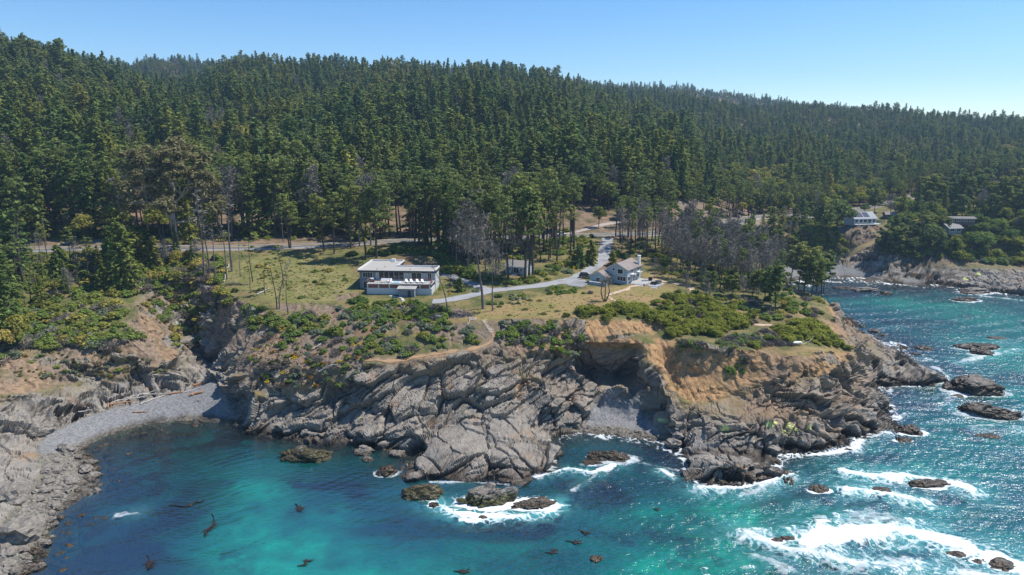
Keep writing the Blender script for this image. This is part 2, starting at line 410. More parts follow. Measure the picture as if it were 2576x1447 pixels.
def inpoly(u, v, poly):
    ins = np.zeros(u.shape, bool); n = len(poly)
    for i in range(n):
        x1, y1 = poly[i]; x2, y2 = poly[(i + 1) % n]
        c = ((y1 > v) != (y2 > v)) & (u < (x2 - x1) * (v - y1) / ((y2 - y1) if y2 != y1 else 1e-9) + x1)
        ins ^= c
    return ins
def polymask(X, Y, polys, feather=1.2):   # polygons of map points -> soft mask
    m = np.zeros(X.shape, np.float32)
    for poly in polys:
        pts = [(p[0], p[1]) for p in poly]
        xs = [p[0] for p in pts]; ys = [p[1] for p in pts]
        sel = (X > min(xs) - 3) & (X < max(xs) + 3) & (Y > min(ys) - 3) & (Y < max(ys) + 3)
        if not sel.any(): continue
        x, y = X[sel], Y[sel]; ins = inpoly(x, y, pts); d = np.full(x.shape, 1e9)
        for (x1, y1), (x2, y2) in zip(pts, pts[1:] + pts[:1]):
            dx, dy = x2 - x1, y2 - y1; q = np.clip(((x - x1) * dx + (y - y1) * dy) / (dx * dx + dy * dy + 1e-9), 0, 1)
            d = np.minimum(d, np.hypot(x - x1 - q * dx, y - y1 - q * dy))
        sd = np.where(ins, d, -d)
        m[sel] = np.maximum(m[sel], sstep(-feather, feather, sd))
    return m
def ground_poly(pts): return [hit(u, v) for u, v in pts]
BEACH = [ground_poly(p) for p in (
    [(92,1128),(115,1092),(200,1054),(280,1030),(380,1005),(470,980),(538,955),(568,1000),(596,1044),(590,1049),(480,1054),(367,1066),(267,1092),(200,1128),(150,1150),(95,1145)],
    [(1500,1002),(1530,992),(1570,1008),(1620,1022),(1655,1075),(1655,1104),(1525,1092),(1462,1084),(1480,1040)],
    [(2089,665),(2150,675),(2200,690),(2230,708),(2190,703),(2080,700),(1985,703),(1950,690),(1975,668)],
    [(2275,700),(2330,705),(2330,716),(2272,718)])]
COBBLE = [ground_poly(p) for p in (
    [(95,1150),(200,1115),(300,1075),(480,1045),(596,1046),(590,1056),(480,1060),(367,1072),(267,1100),(215,1130),(240,1180),(250,1245),(140,1300),(130,1340),(90,1390),(60,1470),(-60,1470),(0,1330),(70,1250),(110,1190)],
    [(1470,1068),(1560,1076),(1655,1092),(1672,1120),(1600,1112),(1525,1098),(1440,1090)])]
SOIL = [ground_poly(p) for p in (
    [(1650,842),(1700,872),(1800,893),(1850,930),(1950,895),(2050,905),(2110,925),(2060,950),(1950,955),(1880,975),(1820,1015),(1740,1012),(1700,985),(1660,930),(1618,925),(1640,880)],
    [(1440,810),(1640,815),(1650,842),(1560,846),(1440,842)],
    [(905,905),(1006,900),(1093,887),(1180,877),(1215,868),(1228,835),(1222,812),(1234,812),(1248,838),(1252,868),(1240,880),(1190,892),(1093,903),(1006,915),(905,921)],
    [(760,762),(840,768),(890,785),(870,800),(840,815),(780,795)], [(860,800),(900,815),(890,850),(860,840)],
    [(1020,800),(1060,800),(1075,830),(1030,835)], [(1095,820),(1150,815),(1200,830),(1180,850),(1130,860),(1100,850)],
    [(620,900),(640,850),(720,820),(800,830),(900,850),(890,930),(840,985),(760,990),(660,985),(625,940)],
    [(340,755),(365,770),(400,830),(440,870),(470,920),(430,930),(390,880),(350,810)],
    [(40,900),(160,890),(290,870),(380,900),(440,935),(330,960),(200,965),(80,985),(30,950)],
    [(480,770),(560,780),(560,830),(500,830),(480,800)], [(-80,905),(60,890),(70,1000),(-80,1010)], [(1000,772),(1050,768),(1085,790),(1060,806),(1000,800)], [(930,800),(985,806),(1000,835),(940,835)], [(1120,776),(1180,780),(1190,798),(1130,800)], [(1260,832),(1300,826),(1330,850),(1270,858)], [(1385,815),(1435,812),(1440,850),(1400,845)], [(700,762),(760,768),(750,785),(700,782)], [(840,745),(900,735),(905,752),(850,758)])]
MEADOW = [ground_poly(p) for p in (
    [(560,700),(600,660),(680,640),(800,640),(880,660),(895,725),(900,745),(840,760),(760,765),(690,760),(620,735)],
    [(880,745),(935,752),(1060,760),(1060,772),(960,775),(880,765)])]
LAWN = [ground_poly(p) for p in (
    [(1130,800),(1180,790),(1220,775),(1300,755),(1440,735),(1500,722),(1640,722),(1700,725),(1680,750),(1640,775),(1560,790),(1430,803),(1250,808),(1180,812)],
    [(1970,888),(2000,880),(2060,876),(2090,880),(2060,895),(1990,900)],
    [(1610,690),(1680,680),(1700,700),(1640,712)])]
WOODS = [ground_poly(p) for p in ([(-300,640),(120,600),(500,590),(760,600),(900,560),(760,520),(300,520),(-300,540)],)]

DRIVE_PX = [[(1530,600),(1522,625),(1519,640),(1516,655),(1496,672),(1455,697),(1420,707),(1380,716),(1320,724),(1250,731),(1215,738),(1180,746),(1120,757),(1088,759)],
            [(1240,733),(1205,722),(1170,708),(1140,698),(1112,693)], [(1408,708),(1450,712),(1478,710)]]
DRIVE = [[hit(u, v) for u, v in l] for l in DRIVE_PX]
TRAILS = [([hit(u, v) for u, v in l], w) for l, w in (
  ([(1616,720),(1585,723),(1578,729),(1564,734),(1530,743),(1537,752),(1541,757)], 1.3), ([(1546,757),(1563,760),(1546,766),(1558,772),(1570,775),(1599,778)], 1.0), ([(1640,704),(1670,708),(1700,714),(1735,722),(1745,745),(1752,765)], 1.9),
  ([(908,910),(960,911),(1006,906),(1093,893),(1180,882),(1223,871),(1242,852),(1238,838)], .8), ([(1880,815),(1910,818),(1950,822),(1968,832)], 1.4), ([(2105,655),(2150,634),(2190,615),(2215,598),(2222,590)], 1.6))]
# ------------------------------------------------------------------ the ground: one sheet, finer where it is steep or near
AZ = np.radians(np.linspace(-46, 46, 1350))
def _rows():
    fine = np.concatenate([np.arange(88, 330, 0.3), np.arange(330, 470, 0.7), 470 * np.cumprod(np.full(130, 1.0135))])
    return fine
_fine = _rows(); NR = 940
Xf, Yf = np.sin(AZ)[:, None] * _fine, np.cos(AZ)[:, None] * _fine
Zf = H(Xf, Yf)
_dr = np.diff(_fine); _dz = np.abs(np.diff(Zf, axis=1))
_w = (0.40 * _dr + 0.85 * np.minimum(_dz, 4 * _dr)) / (_fine[:-1] ** 1.12)
_w = np.where(np.maximum(Zf[:, 1:], Zf[:, :-1]) < -1.2, 0.12 * _w, _w)
for _ in range(60): _w[1:-1] = (_w[:-2] + 2 * _w[1:-1] + _w[2:]) / 4
_cw = np.concatenate([np.zeros((len(AZ), 1)), np.cumsum(_w, 1)], 1)
_cw /= _cw[:, -1:]
R = np.stack([np.interp(np.linspace(0, 1, NR), _cw[i], _fine) for i in range(len(AZ))])
X = np.sin(AZ)[:, None] * R; Y = np.cos(AZ)[:, None] * R; Z = H(X, Y)
def _normals(X, Y, Z):
    def d(A, ax): return np.gradient(A, axis=ax)
    a = np.stack([d(X, 0), d(Y, 0), d(Z, 0)], -1); b = np.stack([d(X, 1), d(Y, 1), d(Z, 1)], -1)
    n = np.cross(b, a); n /= np.linalg.norm(n, axis=-1, keepdims=True) + 1e-9
    return np.where(n[..., 2:] < 0, -n, n)
NRM = _normals(X, Y, Z)
slope = np.sqrt(np.clip(1 - NRM[..., 2] ** 2, 0, 1)) / np.maximum(NRM[..., 2], 0.05)
near = R < 480
m_beach = polymask(X, Y, BEACH, 0.8); m_cob = polymask(X, Y, COBBLE, 1.0); m_soil = polymask(X, Y, SOIL, 1.0)
m_mead = polymask(X, Y, MEADOW, 2.5); m_lawn = polymask(X, Y, LAWN, 1.6)
n_lo = fbm(X / 9, Y / 9, Z / 9, 3, 31); n_mid = fbm(X / 2.6, Y / 2.6, Z / 2.6, 3, 32)
_a = np.arctan2(X, Y)
topz = np.where(R > 290, 9.5 + 4 * (n_lo - 0.5), np.where(_a < math.radians(-17), 9.5 + 7 * (n_lo - .5), np.where(X > 40, 12.5 + 5 * (n_lo - .5), 15.0 + 4.0 * (n_lo - .5))))
m_rock = sstep(0.35, 0.75, slope + 0.5 * (n_mid - 0.5)) * (1 - sstep(topz - 1.5, topz + 1.5, Z))
m_rock = np.maximum(m_rock, (1 - sstep(5.5, 8, Z + 2 * (n_mid - .5))))
m_rock = np.where(near, m_rock, 0) * (1 - m_beach) * (1 - m_cob)
m_rock = m_rock * (1 - np.clip(m_soil * sstep(5, 8, Z) * np.where(X > 20, 1.0, sstep(0.25, 0.45, n_mid + 0.25 * m_soil)), 0, 1))
outc = sstep(.54, .64, fbm(X / 6, Y / 6, Z / 4, 4, 35)) * sstep(.3, .6, slope) * sstep(4, 7, Z) * near
m_rock = np.maximum(m_rock, outc * (1 - m_beach) * np.where((X > 20) & (m_soil > .5), .12, .9))
bank = sstep(0.3, 0.6, slope + 0.4 * (n_mid - .5)) * (1 - m_rock) * near * sstep(3, 6, Z)      # bare earth on steep ground
m_earth = np.clip(np.maximum(bank, m_soil * (1 - m_rock)), 0, 1)

# rock: dipping beds, joints, blocks
def rockwork(x, y, z, dip):
    wx = x + 3.0 * (fbm(x / 11, y / 11, z / 11, 2, 41) - .5); wy = y + 3.0 * (fbm(x / 11, y / 11, z / 11, 2, 42) - .5); wz = z + 3.0 * (fbm(x / 11, y / 11, z / 11, 2, 43) - .5)
    b = np.stack([-np.sin(dip) * 0.93, 0.30 + 0 * dip, np.cos(dip)], -1); b /= np.linalg.norm(b, axis=-1, keepdims=True)
    t1 = np.stack([b[..., 2], 0 * dip, -b[..., 0]], -1); t1 /= np.linalg.norm(t1, axis=-1, keepdims=True); t2 = np.cross(b, t1)
    s = wx * b[..., 0] + wy * b[..., 1] + wz * b[..., 2]; p = wx * t1[..., 0] + wz * t1[..., 2]; q = wx * t2[..., 0] + wy * t2[..., 1] + wz * t2[..., 2]
    d = 0
    f1, f2, v0, ox, oy, oz = worley(s / 9 + 3, p / 17, q / 14, 45)
    d = d + 2.6 * (v0 - .5) + 1.6 * (ox * .9 + oy * .6) - 1.0 * (1 - sstep(0, .12, f2 - f1))
    f1, f2, v1, ox, oy, oz = worley(s / 5.5, p / 12.0, q / 9.0, 51)             # buttresses
    d = d + 2.4 * (v1 - .5) + 1.8 * (ox * 0.9 + oy * .7) - 0.6 * (1 - sstep(0, .08, f2 - f1))
    f1, f2, v2, ox, oy, oz = worley(s / 2.1, p / 6.0, q / 4.5, 61)             # blocks
    d = d + 0.70 * (v2 - .5) + 0.85 * (ox * .8 + oy * .6 - oz * .5) - 0.22 * (1 - sstep(0.0, 0.06, f2 - f1))
    f1, f2, v3, ox, oy, oz = worley(s / 0.75, p / 1.9, q / 1.7, 71)
    d = d + 0.20 * (v3 - .5) + 0.18 * (ox - oz * .5) - 0.10 * (1 - sstep(0, 0.1, f2 - f1))
    k = 0.35 + 1.3 * vnoise(x / 7, y / 7, z / 7, 81)
    def saw(t): t = t - np.floor(t); return np.where(t < 0.8, t / 0.8, (1 - t) / 0.2)
    d = d + 0.60 * k * (saw(s / 2.9) - .5) + 0.16 * k * (saw(s / 1.1 + 2 * vnoise(x / 5, y / 5, z / 5, 82)) - .5)
    d = d + 0.18 * (fbm(x / 1.1, y / 1.1, z / 1.1, 3, 83) - .5)
    return d, v2, v1
disp = np.zeros_like(Z)
bk1 = np.zeros_like(Z); bk2 = np.zeros_like(Z)
sel = (m_rock > 0.02) & (Z > -3)
dip = np.where(X[sel] < -75, 0.35, np.where(X[sel] > 45, 0.55, 0.80)) + 0.25 * (n_lo[sel] - .5)
dd, k2, k1 = rockwork(X[sel], Y[sel], Z[sel], dip)
gentle = 0.22 + 0.78 * sstep(0.30, 0.80, slope[sel])
pit = np.exp(-(((X[sel] - Q(1540,175,0)[0]) / 11) ** 2 + ((Y[sel] - Q(1540,175,0)[1]) / 7) ** 2))
disp[sel] = dd * m_rock[sel] * gentle * (1 - .6 * pit) * np.where((X[sel] < -58) & (Y[sel] < 150), .85, 1.0) * np.where(R[sel] > 300, 1.15, 1.0)
bk1[sel] = k1; bk2[sel] = k2
# earth: rills and crumbly steps
se = (m_earth > 0.02) & near
ex, ey, ez = X[se], Y[se], Z[se]
rill = np.abs(vnoise(ex / 1.7 + .25 * ez, ey / 6, ez / 7, 91) - .5) * 2
w1_, w2_, wv_, *_o = worley(ex / 1.5, ey / 1.5, ez / 1.1, 90)
disp[se] += m_earth[se] * (0.40 * (rill - .5) + .55 * (wv_ - .5) * sstep(.3, .6, n_lo[se]) + 1.3 * (fbm(ex / 4.5, ey / 4.5, ez / 4.5, 3, 92) - .5) + 0.35 * (fbm(ex / .9, ey / .9, ez / .9, 2, 93) - .5))
# rough upland turf, cobbles
flat = np.where(near, (1 - m_rock) * (1 - m_earth) * (1 - m_beach), 0.0) * sstep(3, 8, Z)
m_way = np.zeros_like(Z)
for _l, _w2 in [(ROAD, 6.0)] + [(l, 3.6) for l in DRIVE] + [(l, .8) for l, w in TRAILS]:
    m_way = np.maximum(m_way, sstep(_w2 + min(2.5, _w2), _w2, seg_dist(X, Y, _l, 12)))
flat = flat * (1 - m_way); disp *= (1 - m_way)
disp += flat * (0.30 * (fbm(X / 3.2, Y / 3.2, 0 * X, 3, 94) - .5) + 0.10 * (fbm(X / .7, Y / .7, 0 * X, 2, 95) - .5)) * (1 - 0.6 * np.maximum(m_lawn, m_mead))
sc = m_cob > 0.02
f1, f2, vv, *_o = worley(X[sc] / 1.0, Y[sc] / 1.0, 0 * X[sc], 96); g1, g2, gg, *_o = worley(X[sc] / .45, Y[sc] / .45, 0 * X[sc], 97)
disp[sc] += m_cob[sc] * (0.55 * np.clip(0.75 - f1, -.2, 1) * (vv + .2) + .22 * (0.6 - g1))
cr1, cr2, *_o = worley(X[sel] / 6.5 + .3 * Y[sel] / 6.5, Y[sel] / 11, Z[sel] / 11, 141)
plat = 1 - sstep(0.30, 0.7, slope[sel])
disp[sel] += plat * m_rock[sel] * (-.75 * (1 - sstep(0.0, .07, cr2 - cr1)) + .9 * (fbm(X[sel] / 8, Y[sel] / 8, 0 * X[sel], 2, 142) - .5))
disp += np.where(m_beach > 0.02, m_beach * (0.12 * (fbm(X / .6, Y / .6, 0 * X, 2, 98) - .5) + .25 * (fbm(X / 4, Y / 4, 0 * X, 2, 99) - .5)), 0)
PX_, PY_, PZ_ = X + NRM[..., 0] * disp, Y + NRM[..., 1] * disp, Z + NRM[..., 2] * disp
# hollows, recesses and undercut walls
def push(cx, cy, cz, rx, rz, dx, dy, dz=0.0):
    w = np.exp(-(((PX_ - cx) ** 2 + (PY_ - cy) ** 2) / rx ** 2 + ((PZ_ - cz) / rz) ** 2))
    w = w * near
    return w * dx, w * dy, w * dz
for u, v, z, rx, rz, dep, dn in ((1048,992,9,4.5,4.2,4.2,-1.2),(1015,960,12.5,4,1.8,2.2,-.5),(1238,938,12,2.2,2.0,2.2,-.4),(1335,1020,7,3.2,2.0,2.4,-.3),(1405,940,13.5,2.6,2.6,2.4,-.3),(1440,1030,4,2.2,2,2.0,0),(1118,1010,8,2.2,1.8,1.8,0),(985,1045,4.5,2.2,1.6,1.8,-.4),(690,1040,4,3,1.8,2,0),(860,1010,7,3,2.2,2.4,-.3),
   (1745,945,12.6,3.2,1.5,2.6,-.3),(1845,1010,8.8,4.0,1.8,3.2,-.5),(1905,1000,9.2,3.0,2.6,3.4,-.5),(2010,935,13.2,3.6,1.7,2.8,-.3),(1940,1040,6.6,3,1.2,2,0),(2060,1010,7.2,3.6,1.8,2.6,-.3),(1765,1060,4.8,3,1.5,2.0,0),(2265,915,4.2,5.5,3.2,5.0,-1.5),(2175,900,9,4,2.5,3,-.5),(2120,830,8,4,4,2.5,0),
   (150,975,8,4,2,3,-.3),(60,1020,9,4,2.5,3,0),(300,975,6.5,4,1.6,2.4,0),(400,955,6,3,1.5,2,0),(475,800,14.5,3,4,4.5,-2)):
    c = P(u, v, z); hd = math.hypot(c[0], c[1]); a_, b_, c_ = push(c[0], c[1], z, rx, rz, dep * c[0] / hd, dep * c[1] / hd, dn)
    PX_ += a_; PY_ += b_; PZ_ += c_
# the sink hole's back wall leans out over its floor
_a0, _a1 = _az(1440), _az(1642); _w = sstep(_a0, _a0 + .012, _a) * sstep(_a1, _a1 - .010, _a) * sstep(175.5, 177.5, R) * sstep(188, 183, R) * sstep(17.4, 16.4, PZ_)
_k = _w * (0.85 * np.clip(17.2 - PZ_, 0, 12) + .8); PX_ += np.sin(_a) * _k; PY_ += np.cos(_a) * _k
# the right headland's left wall is undercut
_tp = [P(1600,924,13.6), P(1646,931,13.2), P(1657,968,11.3), P(1679,1014,8.8), P(1686,1060,5.5), P(1692,1088,2.5)]
_d = np.full(X.shape, 1e9); _zt = np.zeros_like(Z)
for q1, q2 in zip(_tp[:-1], _tp[1:]):
    dx_, dy_ = q2[0] - q1[0], q2[1] - q1[1]; t_ = np.clip(((X - q1[0]) * dx_ + (Y - q1[1]) * dy_) / (dx_ ** 2 + dy_ ** 2), 0, 1); dd_ = np.hypot(X - q1[0] - t_ * dx_, Y - q1[1] - t_ * dy_)
    _zt = np.where(dd_ < _d, q1[2] + t_ * (q2[2] - q1[2]), _zt); _d = np.minimum(_d, dd_)
_k = sstep(4.5, 1.5, _d) * 0.5 * np.clip(_zt - .6 - PZ_, 0, 9) * (m_beach < .3)
PX_ += _k * .9; PY_ += _k * -.15
m_wet = (1 - sstep(0.5, 1.7, PZ_ + 0.9 * (n_mid - .5) + 0.4 * (n_lo - .5) + np.where(X > 45, -0.5, 0) + .9 * (m_beach + m_cob > .3))) * near
LICHEN = []
for u, v, ru, rv in ((1730,1395/1.59,0,0),):
    pass
_U, _V = project(PX_, PY_, PZ_)
m_lich = np.zeros_like(Z)
for u, v, ru in ((1822,1083,9),(1938,1072,10),(1950,1066,7),(1990,1072,12),(1998,1085,13),(1975,1082,9),(2010,1090,7),(2035,1075,6),(862,1048,8),(868,1060,6),(905,1050,5),(1283,1053,5),(1333,1040,7),(1345,1034,6),(1660,1060,6),(2462,690,6),(2430,700,5)):
    c = hit(u, v); d = np.sqrt((PX_ - c[0]) ** 2 + ((PY_ - c[1]) * .8) ** 2 + (PZ_ - c[2]) ** 2); rr_ = ru * np.linalg.norm(c - np.array([0, 0, CAM_H])) / FPX
    m_lich = np.maximum(m_lich, sstep(1.25, 0.55, d / rr_ + 1.3 * (fbm(PX_ / .8, PY_ / .8, PZ_ / .8, 2, 33) - .5)) if (d < 2.5 * rr_).any() else 0)

# drop what lies deep under the sea
idx = np.arange(X.size).reshape(X.shape)
F = np.stack([idx[:-1, :-1], idx[1:, :-1], idx[1:, 1:], idx[:-1, 1:]], -1).reshape(-1, 4)
keep = (PZ_.ravel()[F].max(1) > -4.5)
F = F[keep][:, ::-1]
used = np.zeros(X.size, bool); used[F.ravel()] = True
remap = np.cumsum(used) - 1
F = remap[F]
def U(a): return a.ravel()[used]
gm, nt, N, B = mat("ground_cover"); g = NG(nt)
pos = g.pos()
def A(n): return g.attr(n).outputs["Fac"]
nf = g.noise(0.9, 5, 0.6, pos); nm = g.noise(0.16, 4, 0.6, pos); nl = g.noise(0.035, 3, 0.5, pos); nff = g.noise(3.5, 3, 0.6, pos)
bedv = g.mapping(pos, (1.35, .7, 1.35), (0, math.radians(38), 0))
nb = g.noise(0.8, 5, 0.62, bedv, dist=0.6)
# vegetation cover of the open ground
up = g.mix(g.maprange(nm, .40, .60), (0.205, 0.158, 0.062), (0.085, 0.098, 0.026))
up = g.mix(g.maprange(nf, .52, .66), up, (0.045, 0.060, 0.016))
up = g.mix(g.maprange(nl, .55, .66), up, (0.20, 0.125, 0.066))
duff = g.mix(g.maprange(nm, .42, .62), (0.235, 0.155, 0.105), (0.080, 0.072, 0.028))
duff = g.mix(g.maprange(nf, .55, .7), duff, (0.05, 0.055, 0.018))
lawn = g.mix(g.maprange(nl, .38, .6), (0.285, 0.210, 0.085), (0.220, 0.178, 0.060))
lawn = g.mix(g.maprange(nm, .45, .62), lawn, (0.30, 0.19, 0.095))
lawn = g.mix(g.maprange(nf, .5, .68), lawn, (0.125, 0.118, 0.036))
mead = g.mix(g.maprange(nm, .40, .60), (0.150, 0.150, 0.040), (0.235, 0.200, 0.080))
mead = g.mix(g.maprange(nf, .52, .68), mead, (0.085, 0.105, 0.026))
c = g.mix(A("wood"), up, duff)
c = g.mix(A("mead"), c, mead); c = g.mix(A("lawn"), c, lawn)
# earth
tan = g.mix(g.maprange(nf, .38, .62), (0.44, 0.265, 0.120), (0.28, 0.165, 0.080))
brn = g.mix(g.maprange(nf, .38, .62), (0.265, 0.190, 0.130), (0.130, 0.096, 0.070))
earth = g.mix(A("tan"), brn, tan)
earth = g.mix(g.maprange(nff, .60, .72, 0, .8), earth, (0.36, 0.32, 0.26))
earth = g.mix(g.maprange(nm, .56, .66, 0, .8), earth, (0.115, 0.105, 0.045))
earth = g.mix(g.maprange(nl, .50, .62, 0, .6), earth, (0.15, 0.125, 0.105))
c = g.mix(A("earth"), c, earth)
# rock
rk = g.ramp(nb, [(.30, (0.070, 0.064, 0.056)), (.42, (0.195, 0.175, 0.150)), (.58, (0.285, 0.255, 0.217)), (.75, (0.41, 0.365, 0.305))])
rk2 = g.mix(A("blk"), (0.150, 0.135, 0.117), (0.345, 0.310, 0.262))
rk = g.mix(0.5, rk, rk2)
rk = g.mix(g.maprange(nm, .56, .70, 0, .75), rk, (0.27, 0.165, 0.085))
rk = g.mix(g.maprange(nff, .58, .70, 0, .6), rk, (0.075, 0.070, 0.064))
rk = g.mix(g.math("MULTIPLY", A("tan"), g.maprange(nl, .35, .65, .15, .75)), rk, g.mix(g.maprange(nb, .35, .65), (.17, .118, .075), (.37, .265, .175)))
c = g.mix(A("rock"), c, rk)
# beach shingle
vo = g.new("ShaderNodeTexVoronoi"); vo.inputs["Scale"].default_value = 2.6; g.link(pos, vo.inputs["Vector"])
sh = g.mix(g.maprange(vo.outputs["Color"], .2, .8), (0.115, 0.115, 0.116), (0.26, 0.257, 0.25))
sh = g.mix(g.maprange(nf, .3, .7, 0, .6), sh, (0.20, 0.20, 0.203))
c = g.mix(A("beach"), c, sh)
co = g.mix(g.maprange(vo.outputs["Color"], .2, .8), (0.10, 0.092, 0.075), (0.25, 0.228, 0.19))
c = g.mix(A("cob"), c, co)
c = g.mix(A("lich"), c, g.mix(g.maprange(nff, .4, .6), (0.62, 0.66, 0.10), (0.72, 0.74, 0.40)))
wetc = g.mix(g.maprange(nff, .42, .6), (0.030, 0.026, 0.020), (0.075, 0.052, 0.032))
c = g.mix(g.math('MULTIPLY', A("wet"), 0.9), c, wetc)
g.link(c, B.inputs["Base Color"])
g.put(B.inputs["Roughness"], g.mix(A("wet"), (.9, .9, .9), (.38, .38, .38)))
B.inputs["Specular IOR Level"].default_value = 0.3
hgt = g.math('ADD', g.math('MULTIPLY', nb, A("rock")), g.math('MULTIPLY', nf, 0.6))
g.link(g.bump(hgt, 0.6, 0.4), B.inputs["Normal"])

V = np.stack([U(PX_), U(PY_), U(PZ_)], -1)
me = np_mesh("ground", V, F, gm)
m_wood = np.clip(np.maximum(polymask(X, Y, WOODS, 3), np.where(R > road_r(_a) - 6, 1, 0)) * (1 - m_mead) * (1 - m_lawn), 0, 1)
m_tan = np.clip(sstep(-5, 25, X) * (R < 260) * sstep(2, 9, Z) * 0.9 + 0.7 * (n_lo - .35) + .12 * m_soil, 0, 1) * np.where((X < -45) & (m_soil < .3), .15, 1.0)
for n_, a_ in (("rock", m_rock), ("earth", m_earth), ("beach", m_beach), ("cob", m_cob), ("lawn", m_lawn), ("mead", m_mead), ("wood", m_wood), ("tan", m_tan), ("wet", m_wet), ("lich", m_lich), ("blk", 0.55 * bk1 + .45 * bk2)):
    fattr(me, n_, U(a_))
tag(link("ground", me), "coastal land with cliffs, terraces and wooded hills", kind='structure')
del Xf, Yf, Zf, _dr, _dz, _w, _cw, V
# ------------------------------------------------------------------ the sea: one sheet with modelled swell; shoals and foam where they lie
wa = np.radians(np.linspace(-46, 46, 1000))
wr = np.concatenate([np.arange(84, 175, 0.24), np.arange(175, 260, 0.5), 260 + np.cumsum(np.linspace(0.6, 2.4, 110))])
WX, WY = np.sin(wa)[:, None] * wr, np.cos(wa)[:, None] * wr
WR = np.broadcast_to(wr, WX.shape)
bed = _grid(WX, WY)
wu, wv = project(WX, WY, 0 * WX)
# swell and chop
def dirwave(ang, lam, amp, seed, sharp=1.0):
    k = WX * math.sin(ang) + WY * math.cos(ang); o = WX * math.cos(ang) - WY * math.sin(ang)
    ph = k / lam + 0.55 * (fbm(WX / (lam * 3), WY / (lam * 3), 0 * WX + seed, 2, seed) - .5) * 2 + 0 * o
    s = 0.5 + 0.5 * np.sin(2 * np.pi * ph)
    env = np.clip(vnoise(k / (2.2 * lam), o / (5 * lam), 0 * k, seed + 5) * 1.7 - 0.35, 0, 1)
    return amp * (s ** sharp - .4) * env
wild = sstep(-0.22, 0.30, np.arctan2(WX, WY) + 0.25 * (fbm(WX / 40, WY / 40, 0 * WX, 2, 5) - .5))    # sheltered left, open right
wild = np.maximum(wild, 0.45 * sstep(150, 110, WR) * sstep(-.3, 0., np.arctan2(WX, WY)))
wave = dirwave(-0.35, 9.0, 0.55, 101, 1.6) * (0.15 + .85 * wild) + dirwave(0.15, 4.3, 0.26, 102, 1.3) * (0.2 + .8 * wild) + dirwave(-0.7, 2.3, 0.12, 103) * (0.3 + .7 * wild)
wave += 0.22 * (fbm(WX / 1.3, WY / 1.3, 0 * WX, 3, 104) - .5) * (0.25 + .75 * wild)
# foam: round the rocks on the open side, and on the breaking crests
depth = np.clip(-bed, 0, 20)
fn = fbm(WX / 4.5, WY / 4.5, 0 * WX, 4, 111); fs = fbm(WX / 1.2, WY / 1.2, 0 * WX, 4, 112)
wx_, wy_ = WX + 2.2 * (fbm(WX / 3, WY / 3, 0 * WX, 2, 113) - .5) * 2, WY + 2.2 * (fbm(WX / 3, WY / 3, 0 * WX, 2, 114) - .5) * 2
f1, f2, *_o = worley(wx_ / 2.0, wy_ / 2.0, 0 * WX, 115); lace = 1 - sstep(0.02, 0.22, f2 - f1)
f1, f2, *_o = worley(wx_ / 0.8, wy_ / 0.8, 0 * WX, 118); lace2 = 1 - sstep(0.02, 0.2, f2 - f1)
foam = np.zeros_like(WX)
ROCK_SPOTS = []       # (u, v, half width, half depth, height, wetness, foam)  -- filled below
